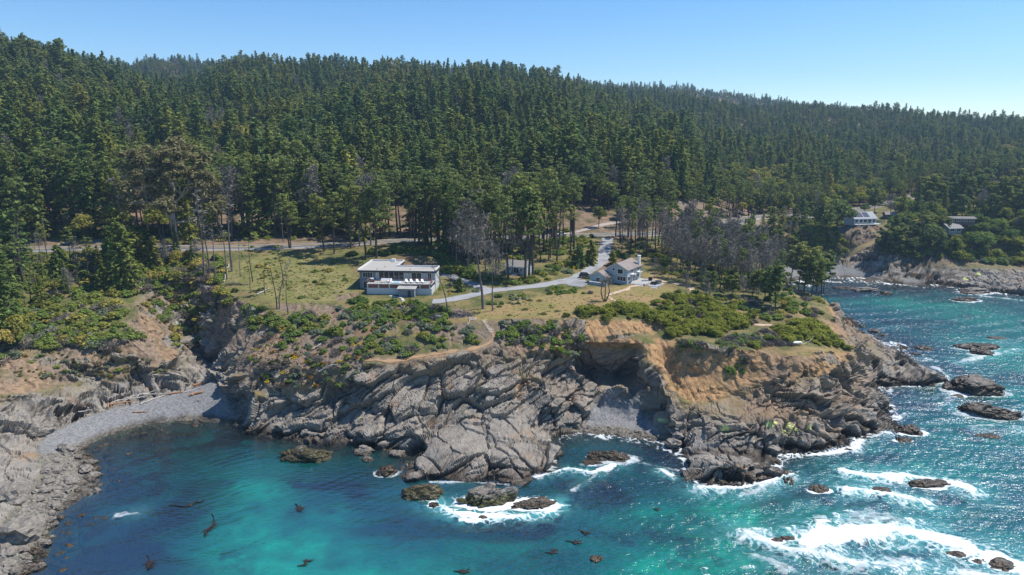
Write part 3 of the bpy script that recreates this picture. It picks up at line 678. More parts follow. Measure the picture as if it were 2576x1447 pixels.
# offshore rocks: picture column, waterline row, half width in picture units, depth/width, height/width, foam round it, label, colour kind
OFF = [
 (760,1160,64,0.42,0.30,0.0,"grey weed skirted rock with green algae lying just off the cove headland"),
 (915,1143,26,0.6,0.45,0.1,"small pale grey rock between the cove headland and the rock platform"),
 (970,1196,29,0.6,0.42,0.5,"round brown weedy rock at the left foot of the broad rock platform"),
 (998,1150,24,0.6,0.42,0.1,"low tan rock tucked against the left edge of the broad rock platform"),
 (924,1160,15,0.6,0.4,0.2,"tiny dark rock awash below the small pale grey rock"),
 (1057,1252,57,0.42,0.30,0.2,"dark oval rock with a green algae patch, left of the weed covered reef"),
 (1222,1273,72,0.42,0.36,1.0,"grey topped reef rock with olive seaweed fringe in white foam"),
 (1345,1277,58,0.35,0.16,1.0,"low brown weed covered reef awash in foam beside the grey topped reef rock"),
 (1091,1276,15,0.6,0.35,0.7,"small round brown rock in foam in front of the dark oval rock"),
 (1215,1306,14,0.5,0.2,0.8,"tiny brown rock awash below the weed covered reef"),
 (1538,1160,56,0.38,0.22,0.6,"flat dark rock in the mouth of the small shingle cove"),
 (1490,1171,24,0.5,0.2,0.6,"low brown rock at the shoreward end of the flat dark rock"),
 (2066,1238,24,0.55,0.30,1.0,"small black rock ringed by surf off the front headland rock"),
 (2300,1092,30,0.55,0.32,1.0,"brown rock pair with white surf close to the headland tip"),
 (2276,1111,20,0.5,0.25,0.9,"low weedy rock in surf just below the brown rock pair"),
 (2505,1050,66,0.42,0.26,0.5,"long dark rock nearest the right edge with a low seaward tail"),
 (2464,990,62,0.48,0.30,0.6,"large dark wedge shaped rock standing off the headland tip"),
 (2415,999,15,0.5,0.2,0.8,"small rock awash left of the dark wedge shaped rock"),
 (2464,880,48,0.35,0.16,0.5,"flat skerry with two ledges out in the blue bay"),
 (2476,893,27,0.45,0.32,0.6,"rounded rock at the seaward side of the flat skerry"),
 (2510,853,22,0.3,0.14,0.4,"thin dark reef barely above water behind the flat skerry"),
 (2330,880,20,0.5,0.25,0.3,"brown rock in dark water inshore of the flat skerry"),
 (2306,893,13,0.5,0.25,0.3,"small brown rock beside the shelf at the headland foot"),
 (2202,836,14,0.6,0.5,0.2,"grey boulder in the water under the tan headland cliff"),
 (2172,823,9,0.6,0.5,0.2,"dark little rock close under the tan headland cliff"),
 (2225,845,9,0.6,0.4,0.3,"small dark rock outside the grey boulder under the tan cliff"),
 (2176,733,36,0.28,0.15,0.2,"long low rock spit in the calm far cove"),
 (2126,727,28,0.3,0.14,0.2,"narrow dark spit reaching out from the trees into the far cove"),
 (2230,740,16,0.4,0.25,0.3,"round rock alone in the middle of the far cove"),
 (2434,758,30,0.3,0.18,0.7,"low jagged rock in surf off the far rocky shore"),
 (2460,738,44,0.35,0.16,0.6,"flat rock shelf just off the far rocky shore"),
 (2345,1228,42,0.4,0.16,1.0,"brown weedy reef in the upper breaking wave"),
 (2222,1240,26,0.45,0.18,1.0,"dark reef in the middle breaking wave"),
 (1988,1360,18,0.5,0.22,1.0,"small brown rock at the left end of the big breaking wave"),
 (1955,1366,22,0.4,0.12,0.9,"dark awash rock beside the left end of the big breaking wave"),
 (2415,1400,22,0.5,0.2,1.0,"dark rock inside the big breaking wave"),
 (2470,1418,20,0.5,0.2,1.0,"small dark rock near the end of the big breaking wave"),
 (2535,1436,34,0.5,0.25,1.0,"brown rock where the big breaking wave meets the frame corner"),
 (2495,1100,20,0.5,0.15,0.5,"reef just breaking the surface below the long dark rock"),
 (1545,1140,10,0.6,0.3,0.2,"little dark rock off the shingle of the small cove"),
 (1500,1410,18,0.5,0.15,0.3,"brown kelp covered rock awash in open dark water"),
 (1105,1150,10,0.6,0.3,0,""),
]
OFF = [o for o in OFF if o[6]]
BREAK = [   # breaking waves: centre line in the picture, half width in metres, strength
 ([(1880,1345),(1960,1375),(2040,1395),(2120,1412),(2220,1420),(2330,1432),(2420,1445),(2600,1475)], 3.2, 0.75),
 ([(2040,1365),(2100,1345),(2180,1338),(2260,1340),(2340,1352),(2420,1382),(2500,1410),(2600,1440)], 4.2, 1.25),
 ([(2120,1310),(2200,1300),(2290,1320)], 5.0, 0.42),
 ([(2130,1190),(2190,1200),(2280,1200),(2360,1212),(2440,1232)], 2.6, 0.95),
 ([(2135,1235),(2200,1238),(2270,1255),(2330,1268)], 2.4, 1.0),
 ([(1760,1230),(1850,1228),(1930,1218),(1985,1195)], 2.2, 0.85),
 ([(1860,1250),(1910,1235),(1960,1205)], 2.0, 0.5),
 ([(2060,1145),(2150,1130),(2170,1105),(2230,1090)], 1.8, 0.8),
 ([(2190,1030),(2250,1050),(2275,1042)], 1.5, 0.5), ([(2290,975),(2370,965),(2380,945),(2350,925)], 2.0, 0.55),
 ([(2370,960),(2420,975),(2380,1010),(2400,1030)], 2.2, 0.4),
 ([(1350,1200),(1430,1182),(1490,1190),(1545,1172)], 1.4, 0.75), ([(1440,1235),(1500,1195)],1.2,.4),
 ([(1090,1265),(1140,1290),(1210,1300),(1300,1300),(1380,1290),(1405,1270)], 1.7, 1.0),
 ([(1160,1308),(1200,1312),(1225,1300)], 0.9, 0.9), ([(1085,1213),(1180,1212),(1290,1220)], 0.7, 0.6),
 ([(1580,1160),(1660,1175),(1700,1185)],1.0,.35), ([(1660,1185),(1690,1200)],1.2,.8),
 ([(300,1295),(345,1290)], 1.4, .45),
 ([(1900,1400),(2000,1440),(2080,1470)], 2.5, .45), ([(2160,875),(2230,890),(2290,900),(2340,905)], 2.5, .45),
 ([(2060,815),(2160,830),(2260,822)], 2, .2),([(2400,915),(2440,905),(2500,890),(2560,880)],2.2,.55),([(2420,865),(2520,860),(2576,870)],2.0,.35),
 ([(2470,745),(2540,752),(2600,760)],2.0,.6),([(2280,1010),(2340,1000),(2400,985)],2,.35),([(2440,1075),(2500,1068),(2576,1080)],1.6,.5),
 ([(2110,850),(2160,858),(2200,872)],1.6,.4)]
milk = np.zeros_like(WX)
dirt = 0.8 * (fn - .5) + 0.7 * (fs - .5)
for pts, hw, st in BREAK:
    w = [P(u, v, 0) for u, v in pts]
    d = seg_dist(WX, WY, w)
    hw = hw * .72
    core = st * sstep(1.25, 0.25, d / hw + 2.6 * dirt + 0.2)
    halo = min(1, st) * 0.6 * sstep(3.6, 0.6, d / hw + 1.8 * dirt) * np.clip(0.05 + 1.3 * lace * fs * 1.6 + 0.5 * lace2 * fn, 0, 1)
    foam = np.maximum(foam, np.maximum(core, halo))
    milk = np.maximum(milk, .75 * min(1, st) * np.exp(-(d / (hw * 2.6)) ** 2) * sstep(.36, .6, .5 * fn + .5 * fs + .1 * lace))
    wave += 0.55 * st * np.exp(-(d / (hw * 0.9)) ** 2) * wild
for o in OFF:
    if o[5] <= 0: continue
    c = P(o[0], o[1], 0); hw = o[2] * np.linalg.norm(c - [0, 0, CAM_H]) / FPX
    d = np.hypot((WX - c[0]) / hw, (WY - c[1] - hw * o[3] * .5) / (hw * max(o[3], .5)))
    d = d + 0.9 * dirt
    foam = np.maximum(foam, o[5] * np.maximum(0.9 * sstep(1.25, 1.0, d), 0.6 * sstep(1.9, 1.0, d) * np.clip(lace * fs * 1.5 + .5 * lace2, 0, 1)))
shore = sstep(0.9, 0.0, depth + 1.6 * dirt) * sstep(0.45, 0.8, wild + .5 * (fn - .5)) * (bed < 0.8)
foam = np.maximum(foam, 0.7 * shore * np.clip(0.35 + lace, 0, 1))
caps = sstep(0.42, 0.74, wave + 0.9 * (fn - .52) + 0.8 * (fs - .5)) * wild
foam = np.maximum(foam, 0.75 * caps * np.clip(0.4 + .6 * lace2, 0, 1))
foam = np.maximum(foam, 0.25 * wild * lace * sstep(0.54, 0.70, fn) * sstep(.35, .6, fs))
foam = np.clip(foam * (0.55 + 0.9 * fs), 0, 1)
# what lies below: bright sand, dark reef and weed
def blob(u, v, ru, rv=None):
    c = P(u, v, 0); e = P(u + ru, v, 0); k = P(u, v - (rv or ru), 0)
    rx = abs(e[0] - c[0]); ry = abs(k[1] - c[1])
    return np.exp(-(((WX - c[0]) / rx) ** 2 + ((WY - c[1]) / ry) ** 2))
turq = np.zeros_like(WX)
for u, v, ru, rv, s in ((640,1235,110,50,.75),(640,1330,95,60,.80),(700,1400,210,60,.95),(780,1445,320,40,.85),(560,1290,60,70,.3),(1000,1440,190,45,.6),(820,1300,90,40,.3),(1230,1390,160,30,.30),(1700,1310,180,45,.50),(1850,1300,120,45,.8),(1820,1400,150,60,.95),(1700,1440,150,50,.8),(2020,1300,120,40,.55),(2000,1420,120,45,.45),(2350,1180,190,50,.50),(2450,1090,170,40,.40),(2300,760,170,22,.62),(2480,800,170,40,.45),(2540,900,130,70,.5),(2330,930,80,30,.3),(2560,1000,90,60,.45),(2430,1290,200,35,.45),(1490,1370,140,35,.22),(2560,1350,110,50,.4),(2390,850,110,25,.4)):
    turq = np.maximum(turq, s * blob(u, v, ru, rv)) + 0.12 * s * blob(u, v, ru, rv)
reef = np.zeros_like(WX)
for u, v, ru, rv, s in ((300,1400,130,120,.95),(390,1260,90,60,.4),(600,1075,130,30,.8),(400,1130,170,45,.55),(760,1200,170,25,.5),(880,1210,160,40,.8),(820,1260,70,25,.5),(1000,1280,130,40,.5),(1370,1330,90,25,.6),(1500,1220,190,35,.65),(1600,1150,140,25,.85),(1700,1190,80,40,.8),(1370,1400,90,22,.5),(1560,1345,120,20,.5),(2100,1430,120,30,.85),(2230,1330,110,18,.3),(2000,1390,110,25,.75),(2200,1270,150,20,.6),(2350,1250,110,18,.5),(2480,1300,150,35,.5),(2260,860,90,45,.7),(2300,920,100,30,.85),(2370,880,90,40,.4),(2300,1010,60,50,.4),(2440,1085,90,22,.5),(2250,1100,80,25,.5),(2180,740,130,10,.6),(2330,725,130,10,.7),(2470,750,120,12,.7),(2000,1250,120,30,.4),(640,1275,25,18,.3),(745,1295,30,18,.5),(720,1400,40,22,.35),(825,1420,50,22,.4),(370,1420,50,30,.6)):
    reef = np.maximum(reef, s * blob(u, v, ru, rv))
bn = fbm(WX / 12, WY / 12, 0 * WX, 4, 121); b2 = fbm(WX / 3.5, WY / 3.5, 0 * WX, 4, 122)
turq = np.clip(turq * (0.45 + 1.1 * bn) + 0.10 * (bn - .5) - 0.10 * sstep(.5, .7, b2), 0, 1)
b3 = fbm(WX / 17 + 9, WY / 13, 0 * WX, 3, 123)
reef = np.clip(reef * (0.2 + 1.6 * bn) + 0.6 * sstep(.52, .64, b3) * (1 - .75 * turq) + 0.35 * sstep(.56, .7, b2) * sstep(.45, .7, bn) + 0.10 * (b2 - .5), 0, 1)
left_ = sstep(-.12, -.30, np.arctan2(WX, WY))
reef = np.maximum(reef, left_ * sstep(3.6, .6, depth + 2.2 * (bn - .5)) * (.35 + .9 * sstep(.4, .6, b2)))
reef = np.clip(reef, 0, 1)
widx = np.arange(WX.size).reshape(WX.shape)
WF = np.stack([widx[:-1, :-1], widx[1:, :-1], widx[1:, 1:], widx[:-1, 1:]], -1).reshape(-1, 4)
bedd = _grid(WX, WY)
WF = WF[bedd.ravel()[WF].min(1) < 2.5][:, ::-1]
uw = np.zeros(WX.size, bool); uw[WF.ravel()] = True; rm = np.cumsum(uw) - 1; WF = rm[WF]
def UW(a): return np.broadcast_to(a, WX.shape).ravel()[uw]
wz = wave * sstep(-0.1, 1.2, depth) * (1 - 0.6 * sstep(200, 400, WR))
shallow = np.exp(-depth / 1.25)
wm, nt, N, B = mat("sea_water"); g = NG(nt)
N.remove(B); pos = g.pos()
def A(n): return g.attr(n).outputs["Fac"]
n1 = g.noise(0.25, 4, 0.6, pos); n2 = g.noise(1.1, 4, 0.65, g.mapping(pos, (1.0, 2.2, 1), (0, 0, .35)))
body = g.mix(A("turq"), (0.006, 0.080, 0.078), (0.004, 0.310, 0.195))
body = g.mix(g.maprange(n1, .35, .7, 0, .5), body, (0.004, 0.055, 0.064))
body = g.mix(A("reef"), body, (0.009, 0.017, 0.020))
body = g.mix(g.maprange(n2, .52, .68, 0, .35), body, (0.001, 0.020, 0.034))
body = g.mix(A("milk"), body, (0.10, 0.40, 0.37))
dif = g.new("ShaderNodeBsdfDiffuse"); g.link(body, dif.inputs["Color"])
tr = g.new("ShaderNodeBsdfTransparent"); tr.inputs["Color"].default_value = (0.62, 0.74, 0.70, 1)
m1 = g.new("ShaderNodeMixShader"); g.link(A("shallow"), m1.inputs[0]); g.link(dif.outputs[0], m1.inputs[1]); g.link(tr.outputs[0], m1.inputs[2])
h = g.math('ADD', g.math('MULTIPLY', g.noise(1.0, 2, 0.55, g.mapping(pos, (.6, 1.5, 1), (0, 0, .25))), 1.0), g.math('MULTIPLY', g.noise(3.5, 1, 0.5, g.mapping(pos, (.7, 1.4, 1), (0, 0, -.2))), 0.16))
nrm = g.bump(h, g.new("ShaderNodeValue").outputs[0] and 1.0, 0.62)
gl = g.new("ShaderNodeBsdfGlossy"); gl.inputs["Roughness"].default_value = 0.14; g.link(nrm, gl.inputs["Normal"])
bn_ = [n for n in N if n.type == 'BUMP'][0]
g.link(g.maprange(A("wild"), 0, 1, 0.18, 0.72), bn_.inputs["Strength"])
fr = g.new("ShaderNodeFresnel"); fr.inputs["IOR"].default_value = 1.33; g.link(nrm, fr.inputs["Normal"])
m2 = g.new("ShaderNodeMixShader"); g.link(g.math("MULTIPLY", fr.outputs[0], 0.36, clamp=True), m2.inputs[0]); g.link(m1.outputs[0], m2.inputs[1]); g.link(gl.outputs[0], m2.inputs[2])
fo = g.new("ShaderNodeBsdfDiffuse"); fo.inputs["Color"].default_value = (0.80, 0.85, 0.86, 1)
m3 = g.new("ShaderNodeMixShader")
lacy = g.math('ADD', g.math('MULTIPLY', g.noise(2.4, 5, 0.72, g.mapping(pos, (.8, 1.5, 1)), dist=.8), 0.7), g.math('MULTIPLY', g.noise(.8, 3, .6, pos), .3))
fm = g.math('MULTIPLY', g.math('SUBTRACT', g.math('MULTIPLY', A("foam"), 1.15), g.math("SUBTRACT", lacy, .19)), 1.65, clamp=True)
g.link(fm, m3.inputs[0]); g.link(m2.outputs[0], m3.inputs[1]); g.link(fo.outputs[0], m3.inputs[2])
g.link(m3.outputs[0], N["Material Output"].inputs["Surface"])
me = np_mesh("sea", np.stack([UW(WX), UW(WY), UW(wz)], -1), WF, wm, smooth=True)
for n_, a_ in (("turq", turq), ("reef", reef), ("foam", foam), ("shallow", shallow), ("wild", wild), ("milk", milk)): fattr(me, n_, UW(a_))
tag(link("water", me), "teal sea with dark reefs, pale shoals and white surf", kind='structure')
# ------------------------------------------------------------------ plants: leaf-sized faces spread through each crown's volume
def leaf_mat(name, stops, var=0.45, trans=0.38, island=True):
    m, nt, N, b = mat(name); g = NG(nt); N.remove(b)
    oi = g.new("ShaderNodeObjectInfo").outputs["Random"]
    loc = g.new('ShaderNodeObjectInfo').outputs['Location']
    drift = g.maprange(g.noise(0.011, 3, .55, loc), .32, .68)
    c = g.ramp(g.math('ADD', g.math('MULTIPLY', oi, .55), g.math('MULTIPLY', drift, .45)), stops)
    isl = g.new("ShaderNodeNewGeometry").outputs["Random Per Island"]
    k = g.maprange(isl, 0, 1, 1 - var, 1 + var)
    hs = g.new("ShaderNodeHueSaturation"); g.link(c, hs.inputs["Color"]); g.link(k, hs.inputs["Value"])
    g.link(g.maprange(isl, 0, 1, 0.485, 0.515), hs.inputs["Hue"])
    d = g.new("ShaderNodeBsdfDiffuse"); g.link(hs.outputs[0], d.inputs["Color"])
    t = g.new("ShaderNodeBsdfTranslucent"); g.link(hs.outputs[0], t.inputs["Color"])
    x = g.new("ShaderNodeMixShader"); x.inputs[0].default_value = trans
    g.link(d.outputs[0], x.inputs[1]); g.link(t.outputs[0], x.inputs[2]); g.link(x.outputs[0], N["Material Output"].inputs["Surface"])
    return m
def bark_mat(name, a, b_):
    m, nt, N, b = mat(name); g = NG(nt)
    oc = g.new("ShaderNodeTexCoord").outputs["Object"]
    f = g.noise(1.6, 5, 0.65, g.mapping(oc, (2.5, 2.5, .5)))
    g.put(b.inputs["Base Color"], g.ramp(f, [(.35, a), (.65, b_)])); b.inputs["Roughness"].default_value = .9; b.inputs["Specular IOR Level"].default_value = .15
    return m
M_FIR = leaf_mat("fir_needles", [(0, (0.103, 0.170, 0.068)), (.3, (0.151, 0.222, 0.070)), (.6, (0.231, 0.270, 0.070)), (.85, (0.316, 0.316, 0.074)), (1, (0.350, 0.296, 0.095))])
M_PINE = leaf_mat("pine_needles", [(0, (0.127, 0.177, 0.069)), (.45, (0.181, 0.225, 0.070)), (.8, (0.252, 0.269, 0.074)), (1, (0.268, 0.249, 0.108))])
M_OAK = leaf_mat("broad_leaves", [(0, (0.151, 0.196, 0.051)), (.5, (0.243, 0.264, 0.061)), (.8, (0.394, 0.336, 0.085)), (1, (0.531, 0.404, 0.141))])
M_GUM = leaf_mat("gum_leaves", [(0, (0.203, 0.186, 0.097)), (1, (0.219, 0.203, 0.100))], .5)
M_GREY = leaf_mat("bare_twigs", [(0, (.165, .152, .132)), (.6, (.225, .208, .182)), (1, (.28, .26, .225))], .4, .1)
M_CYP = leaf_mat("cypress_foliage", [(0, (.105, .135, .030)), (.35, (.20, .225, .042)), (.7, (.275, .285, .052)), (1, (.33, .33, .075))], .5)
M_BUSH = leaf_mat("green_bush_leaves", [(0, (0.112, 0.181, 0.051)), (.5, (0.181, 0.245, 0.060)), (1, (0.268, 0.302, 0.074))], .45)
M_SAGE = leaf_mat("grey_green_leaves", [(0, (0.161, 0.199, 0.132)), (1, (0.236, 0.264, 0.165))], .4)
M_DRY = leaf_mat("dry_brush_twigs", [(0, (.165, .148, .132)), (.7, (.225, .195, .165)), (1, (.26, .21, .15))], .4, .1)
M_LIME = leaf_mat("bright_green_leaves", [(0, (0.156, 0.222, 0.026)), (1, (0.228, 0.270, 0.036))], .35)
M_GORSE = leaf_mat("yellow_flowers", [(0, (0.550, 0.400, 0.020)), (1, (0.600, 0.480, 0.030))], .35)
M_RUST = leaf_mat("orange_flower_scrub", [(0, (0.230, 0.120, 0.025)), (1, (0.300, 0.170, 0.030))], .5)
M_GRASST = leaf_mat("grass_blades", [(0, (.24, .25, .085)), (.5, (.33, .30, .12)), (1, (.40, .33, .16))], .3)
M_BARK = bark_mat("dark_bark", (.052, .044, .038), (.105, .090, .078))
M_BARKG = bark_mat("grey_bark", (.095, .088, .084), (.21, .195, .182))
M_BARKW = bark_mat("bleached_wood", (.36, .325, .29), (.56, .52, .47))
M_BARKP = bark_mat("pale_gum_bark", (.26, .225, .195), (.40, .36, .32))
M_LOGR = bark_mat("red_driftwood", (.30, .150, .075), (.47, .26, .14))

def quads(C, Dv, Wv):                # centre, half-length vector, half-width vector -> quad soup
    n = len(C); V = np.empty((n, 4, 3), np.float32)
    V[:, 0] = C - Dv - .45 * Wv; V[:, 1] = C - Dv * .1 - Wv; V[:, 2] = C + Dv; V[:, 3] = C - Dv * .1 + Wv
    return V.reshape(-1, 3), np.arange(4 * n).reshape(n, 4)
def unit(a): return a / (np.linalg.norm(a, axis=-1, keepdims=True) + 1e-9)
def soup_mesh(name, parts, m):
    V = []; F = []; o = 0
    for v, f in parts: V.append(v); F.append(f + o); o += len(v)
    return np_mesh(name, np.concatenate(V), np.concatenate(F), m)
def clump(r, c, rad, n, size, flat=0.6, up=0.5):
    d = unit(r.normal(size=(n, 3))); rr = r.random(n) ** 0.45
    C = np.array(c) + d * rr[:, None] * np.array([rad, rad, rad * flat])
    nrm = unit(d * np.array([1, 1, 1.2]) + r.normal(size=(n, 3)) * .55 + [0, 0, up])
    a = unit(np.cross(nrm, r.normal(size=(n, 3)))); b = np.cross(nrm, a)
    s = size * (0.6 + .8 * r.random(n))[:, None]
    return quads(C, a * s * .62, b * s * .42)
def fir(seed, h=28, spread=0.16, lo=0.10, nb=120, dens=1.0, ragged=.25, top=.75):
    r = np.random.default_rng(seed); parts = []
    for k in range(nb):
        t = lo + (1 - lo) * (k / nb) ** 0.92
        Lb = h * spread * (1 - t) ** top * (1 - ragged + 2 * ragged * r.random()) * min(1, (t - lo) * 9 + .55) + .35
        az = r.random() * 6.283; z0 = t * h
        n = int((5 + 17 * Lb / (h * spread)) * dens); q = .15 + .85 * r.random(n) ** .75
        droop = -.30 * (1 - t) + .25 * t
        x = q * Lb; dirv = np.array([math.cos(az), math.sin(az), 0]); side = np.array([-math.sin(az), math.cos(az), 0])
        lat = r.normal(size=n) * .20 * Lb * (1.05 - q)
        C = x[:, None] * dirv + lat[:, None] * side; C[:, 2] = z0 + x * droop - .10 * x ** 2 / max(Lb, 1) + r.normal(size=n) * .18
        s = (.45 + .55 * r.random(n))[:, None] * (.62 + .016 * h)
        a = unit(dirv + side * (r.normal(size=n) * .8)[:, None] + np.array([0, 0, 1]) * (droop - .25 + r.normal(size=n) * .3)[:, None])
        b = unit(np.cross(a, [0, 0, 1.0]) + np.array([0, 0, 1]) * (r.normal(size=n) * .5)[:, None])
        parts.append(quads(C, a * s * .85, b * s * .45))
    tr = MB().tube([(0, 0, -1.5), (0, 0, h * .3), (0, 0, h * .98)], [h * .016 + .08, h * .012 + .05, .03], 6)
    return soup_mesh("fir_crown", parts, M_FIR), tr.mesh("fir_trunk", M_BARK)
def pine(seed, h=25, bare=.5, nl=20, spread=.17, leaf=M_PINE, bark=M_BARK, twig=0, clumps=(2, 4), per=34, size=.62, lean=.05, crad=(1.1, 2.0), thick=1.0):
    r = np.random.default_rng(seed); parts = []; T = MB()
    bend = r.normal(size=2) * lean * h
    def ax(t): return np.array([bend[0] * t * t + .25 * math.sin(5 * t + seed), bend[1] * t * t + .25 * math.cos(4 * t + seed), h * t])
    ts = np.linspace(0, .97, 8)
    pts = [ax(t) for t in ts]; pts[0][2] = -1.5
    T.tube(pts, [thick * (h * .0135 + .06) * (1 - .85 * t) for t in ts], 6)
    for k in range(nl):
        t = bare + (1 - bare) * (k + r.random()) / nl; p = ax(t); az = k * 2.4 + r.random()
        Lb = h * spread * (1.15 - .75 * ((t - bare) / (1 - bare)) ** 1.4) * (.55 + .75 * r.random())
        e = p + np.array([math.cos(az) * Lb, math.sin(az) * Lb, Lb * (.10 + .35 * r.random())])
        mid = (p + e) / 2 + [0, 0, .1 * Lb]
        T.tube([p, mid, e], [.09 * thick, .06 * thick, .025], 4, False)
        for c in range(r.integers(*clumps)):
            q = e if c == 0 else p + (e - p) * (.45 + .5 * r.random()) + r.normal(size=3) * .5
            parts.append(clump(r, q, r.uniform(*crad) * (.6 + .016 * h), per, size, .42, .8))
    for k in range(twig):                                  # dead stubs below the crown
        t = .18 + (bare - .1) * r.random(); p = ax(t); az = r.random() * 6.28; l = .5 + 1.6 * r.random()
        T.tube([p, p + np.array([math.cos(az) * l, math.sin(az) * l, l * .1])], [.035, .012], 3, False)
    if not parts: parts.append(clump(r, ax(.97), .4, 6, .3))
    return soup_mesh("pine_crown", parts, leaf), T.mesh("pine_trunk", bark)
def twiggy(seed, h=20, bare=.35, nl=34, spread=.2, green=0, lean=.05, per=16, thick=1.0, leaf=M_GREY, bark=M_BARKG):
    r = np.random.default_rng(seed); T = MB(); parts = []
    bend = r.normal(size=2) * lean * h
    def ax(t): return np.array([bend[0] * t * t + .2 * math.sin(5 * t + seed), bend[1] * t * t, h * t])
    ts = np.linspace(0, 1, 8); pts = [ax(t) for t in ts]; pts[0][2] = -1.5
    T.tube(pts, [thick * (h * .011 + .05) * (1 - .9 * t) for t in ts], 6)
    for k in range(nl):
        t = bare + (1 - bare) * (k + r.random()) / nl; p = ax(t); az = r.random() * 6.28
        Lb = h * spread * (1.1 - .8 * (t - bare) / (1 - bare)) * (.5 + .8 * r.random())
        d = np.array([math.cos(az), math.sin(az), .15 + .5 * r.random()]); e = p + d * Lb
        T.tube([p, (p + e) / 2 + [0, 0, -.06 * Lb], e], [.055 * thick, .035, .012], 3, False)
        n = per; q = .35 + .65 * r.random(n); C = p + (e - p) * q[:, None] + r.normal(size=(n, 3)) * .16 * Lb
        a = unit(d + r.normal(size=(n, 3)) * .9); b = unit(np.cross(a, r.normal(size=(n, 3))))
        s = (.35 + .6 * r.random(n))[:, None]
        parts.append(quads(C, a * s * .8, b * s * .115))
    if not parts: parts.append(clump(r, ax(.9), .6, 5, .3))
    return soup_mesh("twig_crown", parts, leaf), T.mesh("grey_trunk", bark)
def oak(seed, h=15, w=6, leaf=M_OAK, n=26, per=70, size=.75, bark=M_BARK):
    r = np.random.default_rng(seed); parts = []; T = MB()
    T.tube([(0, 0, -1.5), (0.1, 0, h * .3), (.3, .2, h * .7)], [.32, .24, .08], 6)
    for k in range(n):
        d = unit(r.normal(size=3)); d[2] = abs(d[2]) * 1.1 - .25
        c = np.array([0, 0, h * .58]) + d * np.array([w * .72, w * .72, h * .38]) * (.5 + .5 * r.random())
        T.tube([(0, 0, h * .35), tuple((c + [0, 0, h * .4]) / 2), tuple(c)], [.10, .07, .02], 3, False)
        parts.append(clump(r, c, w * (.22 + .16 * r.random()), per, size, .7, .5))
    return soup_mesh("leafy_crown", parts, leaf), T.mesh("branching_trunk", bark)
def shrub(seed, w=1.5, h=1.1, leaf=M_BUSH, n=11, per=44, size=.32, flat=.6):
    r = np.random.default_rng(seed); parts = []
    for k in range(n):
        az = r.random() * 6.28; q = r.random() ** .6
        c = (math.cos(az) * q * w * .72, math.sin(az) * q * w * .72, h * (.12 + .62 * (1 - q * q) * (.6 + .4 * r.random())))
        parts.append(clump(r, c, w * (.26 + .18 * r.random()), per, size, flat * h / w * 1.3, 1.3))
    return soup_mesh("shrub_leaves", parts, leaf)
def dry_shrub(seed, w=1.5, h=1.0, leaf=M_DRY, n=420):
    r = np.random.default_rng(seed)
    d = unit(r.normal(size=(n, 3))); d[:, 2] = np.abs(d[:, 2]); q = r.random(n) ** .5
    C = d * q[:, None] * [w, w, h]; a = unit(d + r.normal(size=(n, 3)) * .5); b = unit(np.cross(a, r.normal(size=(n, 3)))); s = (.25 + .35 * r.random(n))[:, None]
    return soup_mesh("dry_twigs", [quads(C, a * s, b * s * .16)], leaf)
def tussock(seed, w=.9, h=.9, leaf=M_GRASST, n=260):
    r = np.random.default_rng(seed); az = r.random(n) * 6.28; q = r.random(n)
    base = np.stack([np.cos(az) * q * w * .35, np.sin(az) * q * w * .35, 0 * q], 1)
    tip = base + np.stack([np.cos(az) * q * w * .8, np.sin(az) * q * w * .8, h * .55 * (1.05 - .7 * q) * (.7 + .5 * r.random(n))], 1)
    a = (tip - base) / 2; b = unit(np.cross(a, [0, 0, 1.0] + r.normal(size=(n, 3)) * .3)) * .06
    return soup_mesh("grass_tuft", [quads((tip + base) / 2, a, b * 1.6)], leaf)

# a tree of each kind, made once: (crown, trunk) mesh pairs
KIND = {
 'fir': [fir(1, 30, .165, .08, 130), fir(2, 27, .20, .12, 118), fir(3, 32, .15, .15, 125), fir(4, 24, .23, .06, 110, ragged=.38), fir(5, 25, .20, .10, 115, ragged=.35, top=.42), fir(6, 21, .25, .08, 110, ragged=.4, top=.5)],
 'bushfir': [fir(8, 9, .34, .03, 80, 1.5), fir(9, 8, .42, .02, 80, 1.6)],
 'pine': [pine(11, 26, .58, 18, .125, twig=26, per=24, crad=(.8, 1.6)), pine(12, 28, .64, 15, .115, twig=30, per=22, crad=(.8, 1.5)), pine(13, 23, .52, 22, .17, twig=16, per=28), pine(14, 27, .68, 12, .11, twig=30, per=22, crad=(.8, 1.4)), pine(15, 21, .42, 26, .20)],
 'wildpine': [pine(16, 12, .30, 22, .34, clumps=(3, 5), per=44, lean=.12, crad=(.9, 1.7)), pine(17, 11, .38, 18, .30, clumps=(2, 4), per=40, lean=.16, crad=(.9, 1.5))],
 'thinpine': [pine(18, 15, .55, 9, .11, clumps=(1, 3), per=20, size=.45, lean=.06, crad=(.5, .9), twig=10, thick=.8), pine(19, 13, .60, 8, .12, clumps=(1, 3), per=18, size=.45, lean=.10, crad=(.5, .9), twig=8, thick=.8)],
 'grey': [twiggy(21, 20, .42, 48, .21, per=24), twiggy(22, 22, .48, 44, .19, per=24), twiggy(23, 18, .38, 50, .23, per=22), twiggy(24, 19, .45, 46, .21, lean=.10, per=22)],
 'snag': [twiggy(25, 17, .45, 20, .12, per=4), twiggy(26, 15, .55, 14, .13, per=3, lean=.09), twiggy(27, 18, .65, 12, .10, per=5)],
 'oak': [oak(31, 14, 6), oak(32, 12, 5.5), oak(33, 16, 6.5)],
 'cypress': [oak(34, 9, 6.5, M_CYP, 30, 80, .6), oak(35, 8, 7, M_BUSH, 30, 80, .6), oak(36, 11, 6, M_PINE, 30, 80, .6)],
}
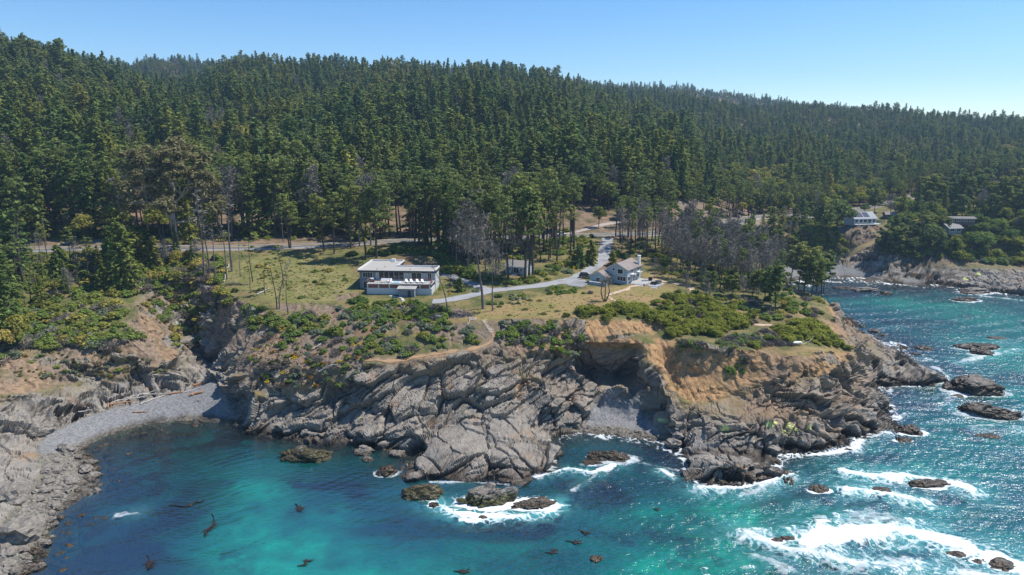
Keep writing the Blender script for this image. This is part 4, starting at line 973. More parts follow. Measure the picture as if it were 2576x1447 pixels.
BASE_H = {'fir': [30, 27, 32, 24, 25, 21], 'bushfir': [9, 8], 'pine': [26, 28, 23, 27, 21], 'wildpine': [12, 11], 'thinpine': [15, 13], 'grey': [20, 22, 18, 19], 'snag': [17, 15, 18], 'oak': [14, 12, 16], 'cypress': [9, 8, 11]}
NAME = {'fir': 'fir_tree', 'bushfir': 'young_fir_tree', 'pine': 'pine_tree', 'wildpine': 'windblown_pine_tree', 'thinpine': 'slender_pine_tree', 'grey': 'bare_grey_tree', 'snag': 'dead_tree', 'oak': 'broadleaf_tree', 'cypress': 'cypress_tree'}
LOOK = {'fir': 'dark conical fir', 'bushfir': 'young bushy fir', 'pine': 'tall bare-trunked pine', 'wildpine': 'windblown spreading pine', 'thinpine': 'slender thin-crowned pine', 'grey': 'grey leafless pine', 'snag': 'dead bare trunk', 'oak': 'yellow-green broadleaf tree', 'cypress': 'rounded dense cypress'}
PROTO = {}
TREES = []       # placed: (kind, u, label area, object)
def plant(kind, p, h, area, rz=None, wide=1.0, var=None, tilt=(0, 0)):
    n = len(KIND[kind]); i = rnd.randrange(n) if var is None else var
    s = h / BASE_H[kind][i]; rz = rnd.random() * 6.28 if rz is None else rz
    if (kind, i) not in PROTO:
        root = empty(NAME[kind], p, rz); root["category"] = "tree"
        c, t = KIND[kind][i]
        link('crown', c, root); link('trunk', t, root)
        PROTO[(kind, i)] = root
        root.scale = (s * wide, s * wide, s); root.rotation_euler = (tilt[0], tilt[1], rz)
    else:
        root = copy_thing(PROTO[(kind, i)], p, rz, (s * wide, s * wide, s), tilt=tilt)
    u, v = project(*p); TREES.append((kind, float(u), float(v), area, root)); return root
def plant_px(kind, u, v, vtop, area, **k):
    p = hit(u, v); d = math.hypot(p[0], p[1], p[2] - CAM_H)
    h = (v - vtop) * d / FPX / math.cos(math.radians(12)); return plant(kind, p, h, area, **k)
# ------------------------------------------------------------------ trees that can be told apart
def in_px(poly):
    us = [a for a, b in poly]; vs = [b for a, b in poly]
    while True:
        u, v = rnd.uniform(min(us), max(us)), rnd.uniform(min(vs), max(vs))
        if inpoly(np.array([u]), np.array([v]), poly)[0]: return u, v
TAKEN = []
def free(p, d):
    for q in TAKEN:
        if (q[0] - p[0]) ** 2 + (q[1] - p[1]) ** 2 < d * d: return False
    return True
KEEP_OFF = [ground_poly(p) for p in ([(885,735),(890,640),(1015,640),(1120,655),(1130,760),(930,765)], [(1255,700),(1265,655),(1350,655),(1355,700)], [(2120,650),(2110,570),(2140,545),(2215,545),(2225,575),(2215,640)], [(1470,725),(1480,680),(1540,650),(1625,645),(1650,715),(1600,740)])]
def on_way(p, d=4.5):
    for l in DRIVE + [ROAD]:
        if seg_dist(np.array([p[0]]), np.array([p[1]]), l, 10)[0] < d: return True
    for k in KEEP_OFF:
        if inpoly(np.array([p[0]]), np.array([p[1]]), [(q[0], q[1]) for q in k])[0]: return True
    return False
def stand(poly, n, kinds, hs, area, gap=2.6, way=4.5):
    tries = 0; k = 0
    while k < n and tries < n * 25:
        tries += 1; u, v = in_px(poly); p = hit(u, v)
        if not free(p, gap) or on_way(p, way): continue
        kind = rnd.choices([a for a, b in kinds], [b for a, b in kinds])[0]
        h = rnd.uniform(*hs) * (0.9 if kind in ('grey', 'snag') else 1)
        if kind in ('oak', 'cypress'): h *= .5
        TAKEN.append(p); plant(kind, p, h, area, var=rnd.choice((0, 1, 3, 3)) if kind == 'pine' else None, tilt=(rnd.gauss(0, .025), rnd.gauss(0, .025))); k += 1
T_ = lambda *a, **k: (TAKEN.append(hit(a[1], a[2])), plant_px(*a, **k))
# single trees
A0 = "on the cliff edge by the meadow"
for kind, u, v, vt, a in (
  ('snag',1124,785,650,"below the white flat-roofed house"), ('grey',1213,778,520,"on the lawn by the drive's fork"), ('grey',1239,783,610,"on the lawn by the drive's fork"),
  ('thinpine',62,718,500,"in the grove left of the gully"), ('snag',514,697,500,A0), ('snag',526,687,545,A0), ('snag',542,700,575,A0), ('snag',572,703,560,A0), ('snag',582,683,490,A0), ('snag',606,697,612,A0), ('thinpine',634,710,608,A0),
  ('thinpine',630,730,660,A0), ('thinpine',712,727,622,A0), ('thinpine',695,777,665,A0), ('snag',704,777,655,A0), ('thinpine',724,790,695,A0), ('thinpine',668,742,668,A0),
  ('pine',727,625,500,"at the far end of the meadow"), ('pine',733,625,520,"at the far end of the meadow"), ('pine',815,633,505,"at the far end of the meadow"), ('pine',840,640,495,"at the far end of the meadow"),
  ('pine',920,650,478,"behind the white flat-roofed house"), ('pine',945,650,470,"behind the white flat-roofed house"), ('pine',1043,632,465,"behind the white flat-roofed house"),
  ('pine',1277,708,500,"in front of the little cottage"), ('pine',1324,706,490,"in front of the little cottage"), ('pine',1331,699,505,"in front of the little cottage"), ('pine',1342,699,480,"in front of the little cottage"), ('grey',1290,690,545,"in front of the little cottage"),
  ('bushfir',1455,671,618,"beside the bend of the drive"), ('bushfir',1487,664,606,"beside the bend of the drive"), ('bushfir',1541,668,634,"behind the grey gabled house"), ('bushfir',1570,660,636,"behind the grey gabled house"),
  ('bushfir',1157,734,700,"in the garden of the white flat-roofed house"),
  ('fir',307,725,575,"on the knoll left of the gully"), ('fir',320,727,585,"on the knoll left of the gully"), ('fir',330,722,600,"on the knoll left of the gully"), ('thinpine',340,738,650,"on the knoll left of the gully"), ('fir',285,705,590,"on the knoll left of the gully"),
  ('wildpine',1951,777,680,"on the wooded point"), ('wildpine',2040,745,660,"on the wooded point"), ('wildpine',2067,742,655,"on the wooded point"), ('thinpine',2052,742,640,"on the wooded point"), ('thinpine',2072,738,640,"on the wooded point"), ('wildpine',2025,735,640,"on the wooded point"), ('thinpine',2010,735,630,"on the wooded point"), ('wildpine',1990,715,625,"on the wooded point"),
  ('grey',1725,748,690,"between scrub and lawn"), ('grey',1645,708,650,"by the steps of the grey gabled house"), ('grey',1690,705,660,"by the steps of the grey gabled house"),
  ('wildpine',2240,650,585,"on the bluff of the far cove"), ('wildpine',2255,645,580,"on the bluff of the far cove"), ('wildpine',2225,640,590,"on the bluff of the far cove"), ('cypress',2075,590,520,"on the bluff of the far cove"), ('cypress',2105,585,505,"on the bluff of the far cove"), ('fir',2060,600,500,"on the bluff of the far cove"),
  ('cypress',2340,632,570,"on the bluff of the far cove"), ('cypress',2300,640,600,"on the bluff of the far cove"), ('cypress',2460,630,590,"on the bluff of the far cove"), ('oak',2400,640,600,"on the bluff of the far cove")):
    T_(kind, u, v, vt, a)
# the twisted three-stemmed tree on the lawn
_p = hit(1521, 758); TAKEN.append(_p)
def lawn_tree():
    r = np.random.default_rng(5); root = empty("twisted_lawn_tree", _p); tag(root, "twisted grey tree with three bare stems alone on the dry lawn", "tree")
    cr = []; 
    for k, (dx, dy, hh) in enumerate(((-1.0, 0, 6.2), (.15, .4, 7.2), (1.15, -.2, 7.4))):
        T = MB(); pts = [(0, 0, -.6), (dx * .75, dy * .5, 1.2), (dx * 1.15, dy, 3), (dx * .9, dy, 4.8), (dx * 1.1 + .2, dy * 1.3, hh)]
        T.tube(pts, [.24, .19, .16, .13, .04], 6)
        for j in range(9):
            p = np.array(pts[3]) + (np.array(pts[4]) - np.array(pts[3])) * r.random(); d = unit(r.normal(size=3)) * [1, 1, .5] + [.25, 0, .35]; l = 1.0 + 1.3 * r.random(); e = p + d * l
            T.tube([p, e], [.06, .02], 4, False)
            n = 30; q = .3 + .8 * r.random(n); C = p + (e - p) * q[:, None] + r.normal(size=(n, 3)) * .38
            a = unit(d + r.normal(size=(n, 3)) * .8); b = unit(np.cross(a, r.normal(size=(n, 3)))); s = (.25 + .35 * r.random(n))[:, None]
            cr.append(quads(C, a * s * .7, b * s * .1))
        T.build("stem", M_BARK, root)
    link("crown", soup_mesh("twig_crown", cr, M_GREY), root)
lawn_tree()
# the great gum tree
def gum_tree():
    p = hit(447, 645); TAKEN.append(p); r = np.random.default_rng(6); d = math.hypot(p[0], p[1]); h = (645 - 372) * d / FPX
    root = empty("eucalyptus_tree", p); tag(root, "huge spreading gum tree with pale limbs and brownish crown by the road", "tree")
    T = MB(); T.tube([(0, 0, -2), (-.3, 0, h * .22), (-.4, 0, h * .45)], [1.35, 1.05, .8], 8); cr = []
    def limb(p, d, l, rad, lev):
        d = d / np.linalg.norm(d); e = p + d * l
        T.tube([p, (p + e) / 2 + r.normal(size=3) * .08 * l, e], [rad, rad * .8, rad * .55], 5 if lev < 2 else 3, False)
        if lev == 3:
            for _ in range(3): cr.append(clump(r, e + r.normal(size=3) * 1.1, 1.5 + 1.1 * r.random(), 64, .8, .62, 1.2))
            return
        for k in range(3 if lev else 4):
            nd = d + r.normal(size=3) * .55 + [0, 0, .12]; limb(e, nd, l * (.62 + .16 * r.random()), rad * .55, lev + 1)
    top = np.array([-.4, 0, h * .45])
    for k in range(8):
        az = k * .785 + .3; limb(np.array([-.4, 0, h * (.28 + .17 * (k % 3) / 2)]), np.array([math.cos(az), math.sin(az), .55 + .5 * (k % 2)]), h * .20, .45, 1)
    limb(top, np.array([.1, 0, 1.]), h * .21, .6, 0)
    T.build("trunk", M_BARKP, root); link("crown", soup_mesh("gum_crown", cr, M_GUM), root)
gum_tree()
# stands
PB = [('pine', 8), ('fir', 1.3), ('grey', 1.4), ('thinpine', 1)]
stand([(880,628),(1000,606),(1120,640),(1150,660),(1130,585),(900,585)], 44, PB, (25, 30), "in the wood behind the white flat-roofed house", 3.0)
stand([(1130,655),(1260,672),(1268,625),(1120,600)], 36, [('pine', 7), ('grey', 2.6)], (22, 28), "in the pinewood left of the little cottage", 2.6)
stand([(1262,650),(1350,652),(1440,640),(1470,600),(1450,570),(1260,590)], 38, [('pine', 7), ('grey', 2), ('thinpine', 1)], (23, 29), "in the pinewood behind the little cottage", 2.8)
stand([(1360,670),(1440,655),(1445,640),(1350,650)], 5, [('pine', 7), ('thinpine', 2)], (14, 22), "between the cottage and the drive", 3)
stand([(1150,692),(1262,708),(1262,672),(1130,655)], 8, [('pine', 3), ('grey', 3), ('thinpine', 2)], (17, 24), "in the pinewood left of the little cottage", 3)
stand([(1540,640),(1640,655),(1700,690),(1700,600),(1540,590)], 34, [('grey', 5), ('pine', 4)], (15, 20), "behind the grey gabled house in the pinewood", 3.2)
stand([(1700,705),(1780,722),(1860,735),(1960,738),(1960,700),(1900,660),(1820,620),(1700,600)], 105, [('grey', 8), ('pine', 2.4), ('wildpine', .35)], (13, 19), "in the grey pinewood on the point", 2.2)
stand([(1690,742),(1760,762),(1900,790),(1980,770),(1960,740),(1760,724)], 9, [('grey', 3), ('wildpine', 3)], (6, 10), "among the cypress scrub on the point", 4)
stand([(0,605),(300,608),(300,560),(0,555)], 26, [('fir', 6), ('pine', 3), ('oak', 1)], (26, 34), "across the highway at the left", 4)
stand([(300,606),(560,606),(560,560),(300,560)], 22, [('pine', 5), ('fir', 3), ('grey', 1.5)], (25, 33), "across the highway behind the gum tree", 4)
stand([(560,604),(880,596),(880,555),(560,560)], 30, [('pine', 7), ('fir', 3), ('grey', 1)], (25, 32), "across the highway above the meadow", 4)
stand([(0,800),(60,790),(200,770),(280,740),(300,660),(120,650),(0,650)], 36, [('thinpine', 3), ('fir', 2), ('pine', 2), ('grey', 2), ('oak', 2), ('bushfir', 2)], (7, 14), "in the grove left of the gully", 3)
stand([(330,690),(500,690),(520,650),(330,645)], 16, [('fir', 2), ('grey', 2), ('bushfir', 3), ('oak', 2)], (7, 14), "between the gully and the highway", 3)
stand([(1990,580),(2130,560),(2300,575),(2576,575),(2576,530),(2300,520),(2000,545)], 34, [('cypress', 5), ('wildpine', 3), ('fir', 1.4), ('grey', 1)], (13, 19), "among the houses on the far bluff", 5)
stand([(2230,640),(2300,648),(2400,648),(2480,640),(2560,632),(2560,580),(2240,590)], 16, [('cypress', 6), ('wildpine', 2), ('grey', 1)], (9, 14), "on the bluff of the far cove", 5)
stand([(1880,600),(2000,590),(2040,560),(1900,565)], 9, [('wildpine', 2), ('fir', 2), ('grey', 1)], (10, 15), "where the highway meets the far cove", 5)
stand([(2260,535),(2300,505),(2380,485),(2480,466),(2600,458),(2700,470),(2700,545),(2500,550)], 80, [('cypress', 4), ('wildpine', 3), ('fir', 2), ('pine', 3), ('grey', 1.5)], (13, 21), "between the far bluff and the highway", 5, 7)
stand([(2576,600),(2700,600),(2750,560),(2576,560)], 8, [('cypress', 5), ('wildpine', 2)], (10, 15), "at the right end of the far bluff", 5)
stand([(0,930),(50,890),(70,760),(60,690),(0,660)], 22, [('fir', 5), ('thinpine', 2), ('pine', 1.5), ('oak', 1)], (13, 24), "on the leftmost slope above the cove", 3)
stand([(1885,650),(1890,600),(1930,575),(2010,565),(2050,590),(2010,625),(1950,650)], 20, [('wildpine', 2), ('cypress', 3), ('fir', 1), ('grey', 2)], (7, 11), "on the steep bank behind the far cove", 3.5)
stand([(2260,560),(2380,545),(2576,545),(2650,580),(2480,600),(2280,590)], 26, [('cypress', 5), ('wildpine', 3), ('grey', 1)], (9, 14), "around the low houses on the far bluff", 4.5)
SING = ['', 'second ', 'third ']
def ordinal(n): return f"{n}{'th' if 10 <= n % 100 <= 20 else {1: 'st', 2: 'nd', 3: 'rd'}.get(n % 10, 'th')}"
_by = {}
for t in TREES: _by.setdefault((t[3], t[0]), []).append(t)
for (area, kind), l in _by.items():
    l.sort(key=lambda t: t[1])
    for i, t in enumerate(l):
        if len(l) == 1: t[4]["label"] = f"only {LOOK[kind]} {area}"
        else:
            t[4]["label"] = f"{LOOK[kind]}, {ordinal(i + 1)} from left {area}"
        t[4]["group"] = f"{LOOK[kind]}s {area}"

# ------------------------------------------------------------------ the forest on the hills: one mass
def forest():
    r = np.random.default_rng(77); pts = []
    rr = 236.0; ang = np.linspace(-46, 46, 700)
    maxel = np.full(700, -9.0); A = np.radians(ang); rs = np.arange(200, 2600, 8.0)
    Hh = H(np.sin(A)[:, None] * rs, np.cos(A)[:, None] * rs); EL = (Hh - CAM_H) / rs; run = np.maximum.accumulate(EL, 1)
    while rr < 2300:
        step = 4.2 + rr * .0032
        n = int(rr * 1.606 / step); a = -.803 + 1.606 * (np.arange(n) + r.random(n)) / n; q = rr + r.random(n) * step
        x, y = np.sin(a) * q, np.cos(a) * q; z = H(x, y)
        vis = (z + 30 - CAM_H) / q > np.array([run[int(np.clip((np.degrees(t) + 46) / 92 * 699, 0, 699)), int(np.clip((s - 200) / 8 - 3, 0, len(rs) - 1))] for t, s in zip(a, q)]) - .004
        off = q > road_r(a) + 9
        # light inside the roadside belt so that the floor shows between the trunks
        belt = (q < road_r(a) + 58) & (a < .30)
        ok = vis & off & ~(belt & (r.random(n) < .90))
        pts += list(zip(x[ok], y[ok], z[ok])); rr += step
    p = np.array(pts)
    p = p[[free(q, 2.0) for q in p] if len(TAKEN) < 2000 else slice(None)]
    return p
FP = forest()
_k = r_ = np.random.default_rng(78)
nz = fbm(FP[:, 0] / 70, FP[:, 1] / 70, 0 * FP[:, 0], 3, 79); ny = fbm(FP[:, 0] / 40, FP[:, 1] / 40, 0 * FP[:, 0], 3, 80); fr_ = np.hypot(FP[:, 0], FP[:, 1]); fa_ = np.arctan2(FP[:, 0], FP[:, 1])
u1 = r_.random(len(FP))
SRC = [('fir', 0), ('fir', 1), ('fir', 4), ('fir', 3), ('fir', 5), ('pine', 0), ('pine', 2), ('pine', 4), ('oak', 0), ('oak', 2), ('grey', 0), ('wildpine', 0), ('cypress', 0)]
pick = r_.integers(0, 5, len(FP))
pinep = sstep(.45, .65, nz) * .35 + .6 * (fr_ < road_r(fa_) + 60) * (fa_ > -.35) + .25 * (fa_ > .25)
pick = np.where(u1 < pinep, np.where((fr_ < road_r(fa_) + 60), 5, 5 + r_.integers(0, 3, len(FP))), pick)
pick = np.where(r_.random(len(FP)) < .09 + .75 * sstep(.57, .68, ny), 8 + r_.integers(0, 2, len(FP)), pick)
pick = np.where(r_.random(len(FP)) < .028, 10, pick)
pick = np.where((fa_ > .33) & (fr_ < 560) & (r_.random(len(FP)) < .55), 11 + r_.integers(0, 2, len(FP)), pick)
hh = np.array([BASE_H[k][i] for k, i in SRC])[pick]
want = np.where(pick < 5, 13 + 21 * r_.random(len(FP)) ** 1.5, np.where(pick < 8, 17 + 9 * r_.random(len(FP)), np.where(pick < 10, 10 + 7 * r_.random(len(FP)), np.where(pick == 10, 18 + 5 * r_.random(len(FP)), 8 + 6 * r_.random(len(FP))))))
want *= .78 + .5 * fbm(FP[:, 0] / 26, FP[:, 1] / 26, 0 * FP[:, 0], 2, 83)
want *= np.where(fa_ > .25, .78, 1.0) * (1 - .22 * sstep(500, 1500, fr_))
def ensure(kind, i):
    if (kind, i) not in PROTO: raise RuntimeError(f"no {kind} {i} planted")
    return {c.name.split('.')[0]: c for c in PROTO[(kind, i)].children}
def scatter(name, pts, scale, turn, pick, sources, label, seed=0):
    """one object of kind stuff: copies of the plants in sources stood on its points"""
    me = bpy.data.meshes.new(name); me.vertices.add(len(pts)); me.vertices.foreach_set("co", np.asarray(pts, np.float32).ravel())
    fattr(me, "size", scale); fattr(me, "turn", turn)
    a = me.attributes.new("pick", 'INT', 'POINT'); a.data.foreach_set("value", np.asarray(pick, np.int32))
    o = tag(link(name, me), label, kind='stuff')
    ng = bpy.data.node_groups.new(name, 'GeometryNodeTree')
    ng.interface.new_socket("Geometry", in_out='INPUT', socket_type='NodeSocketGeometry'); ng.interface.new_socket("Geometry", in_out='OUTPUT', socket_type='NodeSocketGeometry')
    N, Lk = ng.nodes, ng.links
    gi, go = N.new("NodeGroupInput"), N.new("NodeGroupOutput")
    join = N.new("GeometryNodeJoinGeometry")
    for objs in reversed(sources):                        # joined in reverse: the last link comes first
        j = N.new("GeometryNodeJoinGeometry")
        for ob in objs:
            oi = N.new("GeometryNodeObjectInfo"); oi.transform_space = 'ORIGINAL'; oi.inputs["Object"].default_value = ob
            Lk.new(oi.outputs["Geometry"], j.inputs[0])
        gti = N.new("GeometryNodeGeometryToInstance"); Lk.new(j.outputs[0], gti.inputs[0]); Lk.new(gti.outputs[0], join.inputs[0])
    iop = N.new("GeometryNodeInstanceOnPoints")
    def named(n, t):
        q = N.new("GeometryNodeInputNamedAttribute"); q.data_type = t; q.inputs[0].default_value = n; return q.outputs[0]
    Lk.new(gi.outputs[0], iop.inputs["Points"]); Lk.new(join.outputs[0], iop.inputs["Instance"])
    iop.inputs["Pick Instance"].default_value = True
    Lk.new(named("pick", 'INT'), iop.inputs["Instance Index"])
    cb = N.new("ShaderNodeCombineXYZ"); Lk.new(named("turn", 'FLOAT'), cb.inputs[2])
    e2r = N.new("FunctionNodeEulerToRotation"); Lk.new(cb.outputs[0], e2r.inputs[0]); Lk.new(e2r.outputs[0], iop.inputs["Rotation"])
    Lk.new(named("size", 'FLOAT'), iop.inputs["Scale"])
    Lk.new(iop.outputs[0], go.inputs[0])
    md = o.modifiers.new("plants", 'NODES'); md.node_group = ng
    return o
for k, i in SRC:
    if (k, i) not in PROTO:                               # make sure one of each stands in the first rows
        u, v = in_px([(560,600),(880,592),(880,560),(560,565)]); plant(k, hit(u, v), BASE_H[k][i] * .9, "across the highway above the meadow", var=i); TREES[-1][4]["label"] = f"{LOOK[k]} set back in the trees above the meadow"
scatter("forest", FP, want / hh, r_.random(len(FP)) * 6.28, pick, [[ensure(k, i)['crown'], ensure(k, i)['trunk']] for k, i in SRC], "dense conifer forest covering the hills up to the skyline")
print("FOREST", len(FP), "TREES", len(TREES))
import collections
print(collections.Counter(t[0] for t in TREES))
# ------------------------------------------------------------------ shrubs and grass
SH = {
 'green': ('green_shrub', [shrub(41, 1.5, 1.3), shrub(42, 1.8, 1.2, n=13), shrub(43, 1.3, 1.5)], 'dark green rounded shrub'),
 'lime': ('bright_green_shrub', [shrub(44, 1.4, 1.0, M_LIME), shrub(45, 1.7, .9, M_LIME)], 'bright yellow-green shrub'),
 'sage': ('grey_green_shrub', [shrub(46, 1.3, 1.1, M_SAGE), shrub(47, 1.6, 1.1, M_SAGE, n=13)], 'grey-green rounded shrub'),
 'olive': ('olive_shrub', [shrub(48, 1.5, 1.1, M_OAK), shrub(49, 1.9, 1.5, M_OAK, n=14)], 'olive-yellow leafy shrub'),
 'dry': ('dry_shrub', [dry_shrub(50), dry_shrub(51, 1.8, 1.1, n=520)], 'grey leafless shrub'),
 'cyp': ('cypress_scrub', [shrub(52, 2.6, 2.6, M_CYP, 12, 90, .36, .42), shrub(53, 3.2, 3.0, M_CYP, 15, 90, .36, .4), shrub(54, 2.2, 1.6, M_CYP, 11, 80, .36, .5)], 'yellow-green windswept cypress mat'),
 'rust': ('orange_flowering_shrub', [shrub(55, 1.1, .8, M_RUST, 8, 40, .26)], 'rusty orange flowering shrub'),
 'gorse': ('yellow_flowering_shrub', [shrub(56, 1.1, .9, M_GORSE, 8, 40, .26)], 'yellow flowering shrub'),
 'tuft': ('grass_tuft', [tussock(57, 1.0, .9), tussock(58, 1.3, 1.1)], 'pale grass tuft'),
}
SH_AREAS = [  # polygon, count, weights, size range (scale), place
 ([(690,792),(900,772),(1000,790),(1120,800),(1130,815),(1180,818),(1208,850),(1205,868),(1120,876),(1000,898),(930,902),(900,870),(860,850),(700,828)], 177, dict(green=5, sage=4, dry=1.4, olive=3, lime=1, rust=.3), (.6, 1.5), "on the slope above the cliff path"),
 ([(890,757),(985,760),(1120,772),(1165,790),(1130,806),(980,800),(890,785)], 73, dict(green=4, olive=4, lime=1, dry=0.7, sage=1), (.7, 1.6), "in the belt below the white flat-roofed house"),
 ([(1256,815),(1430,810),(1470,850),(1452,905),(1400,885),(1256,862)], 86, dict(green=4, dry=1.4, lime=2, sage=2), (.5, 1.3), "on the bank right of the timber steps"),
 ([(1420,797),(1480,775),(1640,770),(1700,738),(1760,748),(1850,770),(1905,800),(1900,822),(1830,835),(1770,848),(1690,846),(1660,826),(1640,806),(1450,803)], 204, dict(cyp=12, dry=0.9, lime=.8, green=.6), (.6, 1.15), "in the cypress scrub on the headland"),
 ([(1965,832),(2000,806),(2050,812),(2100,845),(2132,880),(2100,872),(2060,866),(2010,856),(1975,875)], 84, dict(cyp=8, dry=0.5, green=.5), (.55, 1.0), "on the headland's seaward tip"),
 ([(1800,858),(1930,835),(1985,862),(1950,872),(1860,880),(1800,872)], 62, dict(dry=3.1, green=1.5, sage=1, cyp=.6), (.6, 1.3), "in the grey brush above the orange slope"),
 ([(1700,862),(1790,872),(1780,884),(1700,878)], 8, dict(green=3, dry=1.4), (.6, 1.2), "at the top of the orange slope"),
 ([(1820,905),(1880,905),(1870,950),(1830,945)], 12, dict(green=3, dry=1.8), (.6, 1.1), "on the orange slope"),
 ([(-30,785),(300,765),(330,845),(280,882),(200,868),(100,885),(-30,925)], 225, dict(green=5, dry=1.8, sage=2, olive=2, lime=.5), (.8, 1.9), "on the slope above the pebble cove"),
 ([(30,890),(290,880),(440,925),(400,945),(200,955),(40,960)], 46, dict(green=3, sage=2, rust=2, tuft=3), (.4, .9), "on the bare cliff above the pebble cove"),
 ([(350,765),(470,705),(600,705),(600,760),(540,800),(490,890),(440,880),(430,830)], 140, dict(green=3, tuft=4, olive=3, dry=0.9), (.7, 1.5), "in the gully"),
 ([(620,770),(720,800),(760,850),(730,890),(690,860),(640,830),(600,800)], 33, dict(green=5, olive=2, dry=0.9), (.8, 1.7), "on the gully's right shoulder"),
 ([(620,880),(740,850),(900,850),(930,905),(930,960),(850,985),(700,985),(640,950)], 114, dict(rust=3, green=3, sage=2, dry=1.4, gorse=1), (.45, 1.05), "on the brown slope above the cove headland"),
 ([(330,645),(560,645),(560,712),(420,725),(340,740)], 118, dict(green=4, olive=4, dry=0.9, lime=1), (.9, 2.0), "between the gully and the highway"),
 ([(0,640),(320,640),(320,770),(0,785)], 168, dict(green=4, olive=4, dry=1.4, lime=1), (.9, 2.0), "in the grove left of the gully"),
 ([(885,640),(1000,630),(1120,640),(1150,690),(1112,690),(1100,668),(1000,655),(890,655)], 120, dict(green=6, lime=2, olive=3), (.9, 2.0), "on the bank behind the white flat-roofed house"),
 ([(1100,690),(1130,665),(1250,690),(1250,722),(1180,708)], 36, dict(green=5, olive=2, dry=0.5, lime=.6), (.8, 1.8), "between the drive and the cottage"),
 ([(1340,700),(1440,690),(1505,650),(1490,640),(1400,660),(1350,690),(1260,715),(1330,716),(1400,703)], 70, dict(green=5, olive=3, sage=1, lime=1, gorse=.8), (.6, 1.5), "on the bank above the drive"),
 ([(1105,700),(1150,712),(1160,735),(1110,745),(1100,720)], 16, dict(sage=3, gorse=3, green=2), (.4, .8), "in the garden of the white flat-roofed house"),
 ([(1240,750),(1260,742),(1330,738),(1330,760),(1260,775),(1230,770)], 14, dict(green=5, sage=2, lime=2), (.6, 1.2), "beside the lawn below the drive"),
 ([(1380,722),(1445,722),(1450,738),(1390,744),(1375,732)], 22, dict(green=4, lime=2, dry=0.5), (.6, 1.1), "beside the parking pad"),
 ([(900,612),(1130,600),(1440,580),(1500,600),(1440,640),(1260,660),(1130,640),(1000,620)], 190, dict(olive=5, green=5, lime=1.5, gorse=.5), (.8, 1.7), "under the pines behind the houses"),
 ([(1530,640),(1540,600),(1700,600),(1850,640),(1950,730),(1850,730),(1700,698),(1640,680)], 170, dict(green=3, olive=4, lime=1.5, dry=0.9, tuft=3), (.6, 1.4), "under the grey pinewood"),
 ([(1700,735),(1860,745),(2060,748),(2080,790),(1990,806),(1930,810),(1850,770)], 75, dict(dry=1.8, green=3, olive=2, lime=1.5), (.6, 1.4), "between the grey pinewood and the scrub"),
 ([(2010,622),(2150,582),(2240,590),(2380,602),(2620,598),(2620,668),(2500,664),(2400,654),(2300,650),(2230,640),(2130,645)], 340, dict(green=6, cyp=3, dry=0.9, lime=1, sage=1), (1.0, 2.4), "on the bluff of the far cove"),
 ([(1980,560),(2150,550),(2250,560),(2576,560),(2576,595),(2000,590)], 144, dict(green=6, cyp=2, olive=3), (1.2, 2.6), "among the houses on the far bluff"),
 ([(130,612),(560,612),(760,606),(880,596),(880,570),(130,575)], 125, dict(olive=4, green=3, lime=1, gorse=.6), (.8, 1.6), "under the trees across the highway"),
 ([(1880,640),(1900,590),(2000,560),(2060,580),(2110,600),(2130,640),(2050,650)], 130, dict(green=5, olive=2, dry=0.9, cyp=1), (1.0, 2.4), "on the cliffs behind the far cove beach"),
 ([(2240,560),(2300,505),(2480,466),(2650,458),(2650,545)], 110, dict(green=5, cyp=2, olive=3, dry=0.5), (1.2, 2.8), "between the far bluff and the highway"),
 ([(650,650),(860,650),(890,720),(840,760),(640,740)], 36, dict(tuft=6, green=1.5, olive=2), (.6, 1.1), "in the meadow"),
 ([(1250,760),(1420,745),(1560,775),(1430,800),(1250,805)], 10, dict(tuft=6, lime=1, sage=1), (.6, 1.1), "on the dry lawn"),
]
_cand = []
for poly, n, wts, sz, place in SH_AREAS:
    ks = list(wts); 
    for _ in range(n):
        u, v = in_px(poly); p = hit(u, v)
        if on_way(p, 3.4 if p[1] < 262 else 5): continue
        k = rnd.choices(ks, [wts[q] for q in ks])[0]; i = rnd.randrange(len(SH[k][1])); s = rnd.uniform(*sz)
        d = math.hypot(p[0], p[1], p[2] - CAM_H)
        _cand.append((s * (2.2 if k == 'cyp' else 1.0) / d, k, i, s, p, u, place))
def fixed_shrub(k, u, v, s, place, i=0):
    p = hit(u, v); _cand.append((9.0, k, i, s, p, u, place))
for a in (('green',351,850,1.6,"on the edge of the orange spur"), ('green',1385,728,1.0,"beside the drive"), ('green',910,758,1.5,"left of the white wall"), ('sage',1197,735,1.3,"by the drive's fork"), ('sage',1185,722,.8,"by the drive's fork"), ('gorse',1360,692,1.1,"beside the cottage"), ('gorse',1452,640,2.0,"beside the bend of the drive"), ('gorse',1434,652,1.5,"beside the bend of the drive"),
          ('tuft',1320,780,1.3,"on the dry lawn"), ('tuft',1357,758,1.2,"on the dry lawn"), ('lime',1385,770,.6,"on the dry lawn"), ('dry',1485,738,.8,"below the garage"), ('olive',1467,739,.8,"below the garage"), ('lime',2095,845,.5,"on the headland's seaward tip"), ('lime',1855,812,1.6,"beside the dark cypress"), ('gorse',1147,722,.6,"in the garden of the white flat-roofed house"), ('olive',1220,690,1.6,"left of the little cottage")):
    fixed_shrub(*a)
_cand.sort(key=lambda c: -c[0])
SHP = {}; _lab = {}
NSH = 290
need = {(k, i) for c in _cand for k, i in [(c[1], c[2])]}
top = _cand[:NSH]; have = {(c[1], c[2]) for c in top}
for c in _cand[NSH:]:
    if (c[1], c[2]) not in have: top.append(c); have.add((c[1], c[2]))
_top = {id(c) for c in top}; rest = [c for c in _cand if id(c) not in _top]
